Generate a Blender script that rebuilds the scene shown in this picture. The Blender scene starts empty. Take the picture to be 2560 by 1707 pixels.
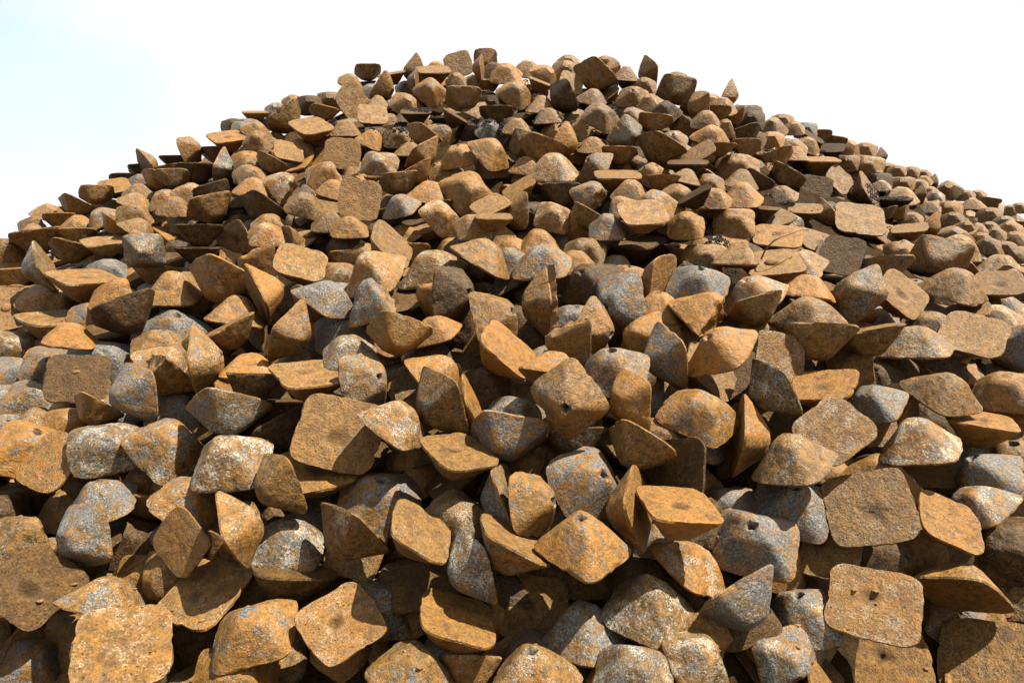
import bpy, math
import numpy as np
from mathutils import Matrix, Quaternion, Vector

# ------------------------------------------------------------------ camera, sky, sun, exposure
sc = bpy.context.scene
cam = bpy.data.objects.new("camera", bpy.data.cameras.new("camera"))
sc.collection.objects.link(cam); sc.camera = cam
cam.location = (0, 0, 1.3); cam.rotation_euler = (math.radians(90), 0, 0)
cam.data.lens = 24.0; cam.data.sensor_width = 36.0; cam.data.clip_start = .05; cam.data.clip_end = 5000
sc.view_settings.view_transform = 'Standard'; sc.view_settings.look = 'None'
sc.view_settings.exposure = 1.72; sc.view_settings.gamma = 1.0

TO_SUN = Vector((.44, -.21, .86)).normalized()
sun = bpy.data.objects.new("sun", bpy.data.lights.new("sun", 'SUN'))
sc.collection.objects.link(sun); sun.location = (3, -3, 9)
sun.data.energy = 5.0; sun.data.angle = math.radians(.5); sun.data.color = (1.0, .94, .82)
sun.rotation_euler = TO_SUN.to_track_quat('Z', 'Y').to_euler()

world = bpy.data.worlds.new("World"); sc.world = world; world.use_nodes = True
nt = world.node_tree; nt.nodes.clear()
def wn(t, **k):
    n = nt.nodes.new(t)
    for a, b in k.items(): setattr(n, a, b)
    return n
sky = wn('ShaderNodeTexSky', sky_type='NISHITA', sun_disc=False,
         sun_elevation=math.asin(TO_SUN.z), sun_rotation=math.atan2(TO_SUN.x, TO_SUN.y))
sky.air_density = 1.0; sky.dust_density = 2.0
tc = wn('ShaderNodeTexCoord'); mp = wn('ShaderNodeMapping')
mp.inputs['Scale'].default_value = (1.0, 1.0, 1.6)
cl = wn('ShaderNodeTexNoise'); cl.inputs['Scale'].default_value = 3.4; cl.inputs['Detail'].default_value = 7
sx = wn('ShaderNodeSeparateXYZ')
grad = wn('ShaderNodeMapRange'); grad.inputs['From Min'].default_value = -.70; grad.inputs['From Max'].default_value = -.22
add = wn('ShaderNodeMath', operation='MULTIPLY_ADD'); add.inputs[1].default_value = .8
cr = wn('ShaderNodeMapRange'); cr.inputs['From Min'].default_value = .55; cr.inputs['From Max'].default_value = .95
mix = wn('ShaderNodeMix', data_type='RGBA'); mix.inputs['B'].default_value = (3.15, 3.15, 3.15, 1)
bg = wn('ShaderNodeBackground'); bg.inputs['Strength'].default_value = .1
wo = wn('ShaderNodeOutputWorld')
tint = wn('ShaderNodeMix', data_type='RGBA', blend_type='ADD'); tint.inputs['Factor'].default_value = 1
tint.inputs['B'].default_value = (.58, .58, .25, 1)      # thin bright veil of high cloud
L = nt.links.new
L(tc.outputs['Generated'], mp.inputs['Vector']); L(mp.outputs['Vector'], cl.inputs['Vector'])
L(tc.outputs['Generated'], sx.inputs['Vector']); L(sx.outputs['X'], grad.inputs['Value'])
L(cl.outputs['Fac'], add.inputs[0]); L(grad.outputs['Result'], add.inputs[2]); L(add.outputs[0], cr.inputs['Value'])
L(sky.outputs['Color'], tint.inputs['A']); L(tint.outputs['Result'], mix.inputs['A'])
L(cr.outputs['Result'], mix.inputs['Factor']); L(mix.outputs['Result'], bg.inputs['Color']); L(bg.outputs['Background'], wo.inputs['Surface'])

# ------------------------------------------------------------------ shape of one ingot
def vnoise(p, seed=0):
    """smooth 3D value noise, p (n,3) -> (n,) in -1..1"""
    pi = np.floor(p).astype(np.int64); f = p - pi; f = f*f*(3-2*f)
    def h(ix, iy, iz):
        n = (ix*374761393 + iy*668265263 + iz*2147483647 + seed*144269504) & 0x7fffffff
        n = ((n ^ (n >> 13))*1274126177) & 0x7fffffff
        n = ((n ^ (n >> 16))*60493 + 19990303) & 0x7fffffff
        n = n ^ (n >> 11)
        return (n & 0xffff)/32767.5 - 1
    r = 0
    for dx in (0, 1):
        wx = f[:, 0] if dx else 1-f[:, 0]
        for dy in (0, 1):
            wy = f[:, 1] if dy else 1-f[:, 1]
            for dz in (0, 1):
                wz = f[:, 2] if dz else 1-f[:, 2]
                r = r + wx*wy*wz*h(pi[:, 0]+dx, pi[:, 1]+dy, pi[:, 2]+dz)
    return r

def ingot(kind_no, nseg=72, nd=15, nf=9, detail=1.0):
    """unit ingot, flat face down (-z), about 1 wide; kinds 0-4 have a sprue hole, 5-7 a shallow
    dimple, even kinds a shrinkage pit in the flat face"""
    seed = 100 + kind_no
    rs = np.random.RandomState(seed)
    H = rs.uniform(.43, .52); asp = rs.uniform(1.0, 1.12)
    ox, oy = rs.uniform(-.05, .05, 2); cap = rs.uniform(1.24, 1.5)
    e0 = rs.uniform(4.2, 6.0); dimple = kind_no < 8; pit = kind_no % 2 == 0; hd = .13 if kind_no < 5 else .05
    dpos = rs.uniform(-.06, .06, 2); ppos = rs.uniform(-.08, .08, 2)
    pr = rs.uniform(.07, .13); pdp = rs.uniform(.03, .07); conc = rs.uniform(-.012, .012)
    chips = [(rs.uniform(0, 6.28), rs.uniform(.08, .2), rs.uniform(.012, .045)) for _ in range(rs.randint(1, 5))]
    skew = rs.uniform(-.06, .06)
    a = np.linspace(0, 2*np.pi, nseg, endpoint=False) + np.pi/nseg
    rim = .03
    # rows: dome rho values from apex ring to rim, then flat rings
    rd = np.linspace(0, 1, nd+1)[1:]; rd = rd**.9
    rows = []
    for r in rd: rows.append(('d', r))
    rows.append(('e', 1.0))
    for r in np.linspace(1, 0, nf+1)[1:-1]: rows.append(('f', r*.985))
    V = []
    ca, sa = np.cos(a), np.sin(a)
    for kind, rho in rows:
        e = 3.3 + (e0-3.3)*min(1, rho*1.2) if kind == 'd' else e0
        rr = .5*(np.abs(ca)**e + np.abs(sa)**e)**(-1/e)*rho
        edge = np.clip((rho-.72)/.28, 0, 1)
        n1 = vnoise(np.stack([ca*2.2, sa*2.2, 0*ca+seed], 1), seed)
        n2 = vnoise(np.stack([ca*9, sa*9, 0*ca+seed], 1), seed+5)
        rr = rr*(1 + .028*n1) + edge*detail*.011*n2*rho
        for (ac, wd, dp) in chips:
            d = np.abs((a-ac+np.pi) % (2*np.pi)-np.pi)
            rr = rr - edge**2*dp*np.clip(1-(d/wd)**2, 0, 1)**1.3*(.75+.25*n2)
        x, y = rr*ca*asp, rr*sa/asp**.3
        x = x + skew*y
        if kind == 'd':
            L = cap*(1-rho**1.06); k = .2
            h = np.clip(.5+.5*(1-L)/k, 0, 1)
            z = L*h + 1*(1-h) - k*h*(1-h)
            z = np.full(nseg, rim + (H-rim)*z)
            x = x + ox*(1-rho); y = y + oy*(1-rho)
        elif kind == 'e':
            z = np.zeros(nseg); x = x*.985; y = y*.985
        else:
            z = np.full(nseg, -conc*(1-rho**2)*1.0)
        V.append(np.stack([x, y, z], 1))
    nr = len(V)
    V = np.concatenate(V)
    kinds = np.repeat([0 if r[0] == 'd' else (1 if r[0] == 'e' else 2) for r in rows], nseg)
    apex = np.array([[ox, oy, H]]); cen = np.array([[0, 0, -conc]])
    V = np.concatenate([V, apex, cen]); kinds = np.concatenate([kinds, [0, 2]])
    # surface noise
    lo = vnoise(V*4.0+seed*7.1, seed+1); hi = vnoise(V*13+3.3, seed+2); hh = vnoise(V*30+1.3, seed+3)
    dome = kinds == 0
    disp = .016*lo + .0055*hi + detail*.0025*hh
    c = np.array([0, 0, .1]); D = V-c; D /= np.linalg.norm(D, axis=1)[:, None]+1e-9
    V[dome] += (D*disp[:, None])[dome]
    mask = np.zeros((len(V), 4)); mask[:, 0] = (kinds == 2) + .5*(kinds == 1)
    f = kinds == 2
    V[f, 2] += (.007*lo+.007*hi+.006*detail*hh)[f]
    if dimple:
        d = d0 = np.hypot(V[:, 0]-ox-dpos[0], (V[:, 1]-oy-dpos[1])*1.25) + .02*vnoise(V*22, seed+8) + .012*lo
        V[dome, 2] += (-hd*np.exp(-(d/.042)**2) + .016*np.exp(-((d-.085)/.03)**2))[dome]
    if pit:
        d = np.hypot(V[:, 0]-ppos[0], (V[:, 1]-ppos[1])*1.3) + .02*lo
        V[f, 2] += (pdp*np.exp(-(d/pr)**2))[f]; mask[f, 2] = np.exp(-(d/pr/1.3)**2)[f]
    if dimple:
        mask[dome, 1] = np.exp(-((d0/.1)**2))[dome]*(1 if kind_no < 5 else .6)
    rr = np.concatenate([np.repeat([r[1] for r in rows], nseg), [0, 0]])
    mask[:, 3] = np.clip((rr-.86)/.14, 0, 1)
    if kind_no == 13:      # a piece that lost one side, with a rough break
        n = np.array([.90, .38, .21]); d = V@n - .2 - .05*vnoise(V*6, 77) - .02*vnoise(V*19, 78)
        b = d > 0; V[b] -= (n*d[:, None])[b]; mask[b, 0] = np.maximum(mask[b, 0], .45)
    V[:, 2] -= .4*H
    F = []
    ia, ic = nr*nseg, nr*nseg+1
    i = np.arange(nseg); j = (i+1) % nseg
    F3 = np.concatenate([np.stack([np.full(nseg, ia), i, j], 1),
                         np.stack([np.full(nseg, ic), (nr-1)*nseg+j, (nr-1)*nseg+i], 1)])
    F4 = np.concatenate([np.stack([r*nseg+i, (r+1)*nseg+i, (r+1)*nseg+j, r*nseg+j], 1) for r in range(nr-1)])
    return V, F3, F4, mask


# ------------------------------------------------------------------ materials
class NG:
    def __init__(s, name):
        s.m = bpy.data.materials.new(name); s.m.use_nodes = True; s.t = s.m.node_tree
        s.b = s.t.nodes['Principled BSDF']
    def n(s, t, ins=None, **k):
        n = s.t.nodes.new(t)
        for a, b in k.items(): setattr(n, a, b)
        for a, b in (ins or {}).items(): s.put(n.inputs[a], b)
        return n
    def put(s, sock, v):
        if isinstance(v, bpy.types.NodeSocket): s.t.links.new(v, sock)
        else: sock.default_value = v
    def math(s, op, a, b=0.0, c=0.0, clamp=False):
        n = s.n('ShaderNodeMath', operation=op, use_clamp=clamp)
        s.put(n.inputs[0], a); s.put(n.inputs[1], b); s.put(n.inputs[2], c); return n.outputs[0]
    def ramp(s, v, a, b, to0=0.0, to1=1.0):
        n = s.n('ShaderNodeMapRange', interpolation_type='SMOOTHSTEP')
        for q, x in zip(('Value', 'From Min', 'From Max', 'To Min', 'To Max'), (v, a, b, to0, to1)): s.put(n.inputs[q], x)
        return n.outputs[0]
    def noise(s, vec, scale, detail=3, rough=.55, dist=0.0):
        n = s.n('ShaderNodeTexNoise', {'Vector': vec, 'Scale': scale, 'Detail': detail, 'Roughness': rough, 'Distortion': dist})
        return n.outputs['Fac']
    def mix(s, f, a, b, bt='MIX'):
        n = s.n('ShaderNodeMix', data_type='RGBA', blend_type=bt)
        s.put(n.inputs['Factor'], f)
        for q, v in (('A', a), ('B', b)):
            s.put(n.inputs[q], (*v, 1) if isinstance(v, tuple) else v)
        return n.outputs['Result']

def iron_material(name, per_object):
    """cast iron skin: rust over grey metal, lime-white bloom, pores in the open flat face"""
    g = NG(name)
    lc = g.n('ShaderNodeAttribute', attribute_name='lc').outputs['Vector']
    mk = g.n('ShaderNodeAttribute', attribute_name='mask')
    ms = g.n('ShaderNodeSeparateColor', {'Color': mk.outputs['Color']})
    flat, hole, pit, edge = ms.outputs[0], ms.outputs[1], ms.outputs[2], mk.outputs['Alpha']
    if per_object:
        oi = g.n('ShaderNodeObjectInfo'); tone = oi.outputs['Color']; rnd = g.math('FRACT', g.math('MULTIPLY', oi.outputs['Object Index'], .61803)); dk = oi.outputs['Alpha']
    else:
        ta = g.n('ShaderNodeAttribute', attribute_name='tone'); tone = ta.outputs['Color']; dk = ta.outputs['Alpha']
        rnd = g.n('ShaderNodeAttribute', attribute_name='rnd').outputs['Fac']
    ts = g.n('ShaderNodeSeparateColor', {'Color': tone}); grey, white, orange = ts.outputs[0], ts.outputs[1], ts.outputs[2]
    off = g.n('ShaderNodeCombineXYZ', {'X': g.math('MULTIPLY', rnd, 57.), 'Y': g.math('MULTIPLY', rnd, 91.), 'Z': g.math('MULTIPLY', rnd, 23.)})
    p = g.n('ShaderNodeVectorMath', {0: lc, 1: off.outputs[0]}, operation='ADD').outputs[0]
    nb = g.noise(p, 3.2, 6, .62, .3)          # broad patches
    nm = g.noise(p, 9.0, 5, .65, .4)          # blotches
    nf = g.noise(p, 34., 4, .7)               # grain
    ng = g.noise(p, 120., 2, .6)               # fine grain
    # rust, from dark crust through olive ochre to orange
    rv = g.math('ADD', g.math('MULTIPLY', nm, .80), g.math('MULTIPLY', nf, .44))
    rv = g.math('ADD', rv, g.math('MULTIPLY_ADD', orange, .30, -.235))
    cr = g.n('ShaderNodeValToRGB', {'Fac': rv}); e = cr.color_ramp.elements
    e[0].position = .30; e[0].color = (0.021, 0.009, 0.003, 1)
    e[1].position = .84; e[1].color = (.292, .102, .007, 1)
    for q, c in ((.43, (.058, .029, .006, 1)), (.54, (.126, .061, .009, 1)), (.66, (.206, .084, .0075, 1))):
        x = e.new(q); x.color = c
    col = cr.outputs['Color']
    # open faces are duller, sandier
    sand = g.mix(g.ramp(nf, .32, .68), (0.067, 0.029, 0.006), (.236, .112, .013))
    col = g.mix(g.math('MULTIPLY', flat, g.ramp(nb, .35, .65, .15, .55)), col, sand)
    # olive-grey flecks everywhere between the rust
    n2 = g.noise(g.n('ShaderNodeVectorMath', {0: p, 1: (3.7, 9.1, 4.4)}, operation='ADD').outputs[0], 21., 5, .72, .5)
    col = g.mix(g.math('MULTIPLY', g.ramp(n2, .50, .60), g.math('MULTIPLY_ADD', grey, .6, .25)), col, (0.086, 0.068, 0.030))
    # grey metal patches on the moulded side
    n3 = g.noise(g.n('ShaderNodeVectorMath', {0: p, 1: (1.3, 6.2, 8.8)}, operation='ADD').outputs[0], 6.5, 7, .72, .6)
    gm = g.math('ADD', g.math('MULTIPLY', nb, .35), g.math('MULTIPLY', n3, .65))
    gm = g.math('ADD', gm, g.math('MULTIPLY', g.math('SUBTRACT', nf, .5), .3))
    gth = g.math('MULTIPLY_ADD', grey, -.22, .655)
    gm = g.math('SUBTRACT', gm, gth)
    gm = g.ramp(gm, -.025, .03)
    gm = g.math('MULTIPLY', gm, g.math('SUBTRACT', 1., g.math('MULTIPLY', flat, .8)))
    gm = g.math('MAXIMUM', gm, g.math('MULTIPLY', hole, .55))
    gm = g.math('MULTIPLY', gm, g.math('SUBTRACT', 1., g.math('MULTIPLY', edge, g.ramp(nm, .35, .6))))
    gcol = g.mix(g.ramp(nf, .35, .65), (0.034, 0.032, 0.028), (0.131, 0.125, 0.114))
    col = g.mix(gm, col, gcol)
    # white bloom as speckle inside patches
    wp = g.ramp(g.noise(g.n('ShaderNodeVectorMath', {0: p, 1: (7.1, 3.3, 1.7)}, operation='ADD').outputs[0], 3.4, 5, .65), .34, .66)
    wsp = g.math('ADD', g.math('MULTIPLY', nf, .50), g.math('MULTIPLY', ng, .50))
    wth = g.math('MULTIPLY_ADD', g.math('MULTIPLY', wp, white), -.19, .645)
    wm = g.ramp(g.math('SUBTRACT', wsp, wth), -.03, .085)
    wm = g.math('MULTIPLY', wm, g.math('MULTIPLY_ADD', flat, -.4, .8))
    col = g.mix(wm, col, (.36, .342, .275))
    # brown stains with a shape of their own on the open faces
    st = g.noise(g.n('ShaderNodeVectorMath', {0: p, 1: (2.2, 5.9, 3.1)}, operation='ADD').outputs[0], 4.6, 6, .68, .8)
    st = g.math('MULTIPLY', g.ramp(st, .50, .62), g.math('MULTIPLY_ADD', flat, .36, .16))
    col = g.mix(st, col, (0.052, 0.022, 0.006))
    # pores and the shrinkage pit of the flat face
    vo = g.n('ShaderNodeTexVoronoi', {'Vector': p, 'Scale': 11., 'Randomness': 1.})
    por = g.ramp(vo.outputs['Distance'], .10, .17, 1., 0.)
    por = g.math('MULTIPLY', por, g.math('MULTIPLY', flat, g.ramp(nb, .45, .56)))
    pm = g.math('MAXIMUM', por, g.math('MULTIPLY', pit, g.ramp(nf, .38, .58)))
    col = g.mix(g.math('MULTIPLY', pm, .8), col, (0.024, 0.012, 0.006))
    hd = g.math('MULTIPLY', g.ramp(hole, .62, .95), .75)
    col = g.mix(hd, col, (0.024, 0.024, 0.026))
    # whole-piece darkness (old black-brown scale; shade painted into buried pieces)
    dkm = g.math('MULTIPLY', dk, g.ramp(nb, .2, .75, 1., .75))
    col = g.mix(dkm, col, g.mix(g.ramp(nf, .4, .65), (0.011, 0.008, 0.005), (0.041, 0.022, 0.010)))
    g.put(g.b.inputs['Base Color'], col)
    g.put(g.b.inputs['Roughness'], g.math('MULTIPLY_ADD', nf, .40, .36))
    g.put(g.b.inputs['Specular IOR Level'], g.math('MULTIPLY_ADD', dk, -.24, .31))
    hgt = g.math('ADD', g.math('MULTIPLY', nf, .36), g.math('MULTIPLY', ng, .12))
    hgt = g.math('ADD', hgt, g.math('MULTIPLY', nm, 1.25))
    hgt = g.math('SUBTRACT', hgt, g.math('MULTIPLY', pm, 1.2))
    hgt = g.math('ADD', hgt, g.math('MULTIPLY', g.math('MULTIPLY', flat, nf), .5))
    bp = g.n('ShaderNodeBump', {'Height': hgt, 'Strength': .7, 'Distance': .008})
    g.put(g.b.inputs['Normal'], bp.outputs['Normal'])
    return g.m

def plain_material(name, c1, c2, scale, rough=.8, bump=.01, spec=.3):
    g = NG(name); tcn = g.n('ShaderNodeTexCoord').outputs['Object']
    n1 = g.noise(tcn, scale, 6, .65); n2 = g.noise(tcn, scale*7, 3, .6)
    g.put(g.b.inputs['Base Color'], g.mix(g.ramp(g.math('MULTIPLY_ADD', n2, .4, g.math('MULTIPLY', n1, .6)), .35, .65), c1, c2))
    g.put(g.b.inputs['Roughness'], rough); g.put(g.b.inputs['Specular IOR Level'], spec)
    g.put(g.b.inputs['Normal'], g.n('ShaderNodeBump', {'Height': g.math('ADD', n1, n2), 'Strength': .6, 'Distance': bump}).outputs['Normal'])
    return g.m

M_IRON = iron_material('rusty_cast_iron', True)
M_HEAP = iron_material('rusty_cast_iron_heap', False)
M_CORE = plain_material('dark_gap_core', (.010, .006, .003), (.034, .019, .008), 30, .95, .012, .05)  # gritty soil core, coloured near black so the gaps read as deep shade
M_YARD = plain_material('yard_soil', (.07, .05, .033), (.13, .095, .062), 2.5)
M_GRIT = plain_material('black_slag', (.006, .0055, .005), (.022, .019, .017), 40, .7, .004, .15)
M_NUB = plain_material('rusty_nub', (.075, .036, .012), (.20, .105, .035), 60, .8, .002)
M_WIRE = plain_material('rusty_wire', (.09, .045, .02), (.22, .11, .05), 50, .7, .001)

# (grey, white, orange, dark) of each kind of skin; d also paints gap shade
TONES = {'o': (.30, .45, .78, .0), 'r': (.28, .42, .50, .05), 't': (.40, .40, .56, .0), 'g': (.80, .50, .60, .0),
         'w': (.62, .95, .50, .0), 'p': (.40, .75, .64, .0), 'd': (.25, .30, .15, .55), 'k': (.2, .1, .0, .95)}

# ------------------------------------------------------------------ setting: yard and the packed inside of the heap
def tag(o, label=None, cat=None, group=None, kind=None):
    for k, v in (('label', label), ('category', cat), ('group', group), ('kind', kind)):
        if v: o[k] = v
    return o
def mesh_obj(name, verts, faces, mat, smooth=True, parent=None):
    me = bpy.data.meshes.new(name); me.from_pydata([tuple(v) for v in verts], [], [tuple(f) for f in faces])
    me.materials.append(mat)
    if smooth: me.polygons.foreach_set('use_smooth', [True]*len(me.polygons))
    o = bpy.data.objects.new(name, me); sc.collection.objects.link(o)
    if parent: o.parent = parent
    return o
tag(mesh_obj('ground', [(-900, -900, 0), (900, -900, 0), (900, 900, 0), (-900, 900, 0)], [(0, 1, 2, 3)], M_YARD, False), kind='structure')

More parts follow.
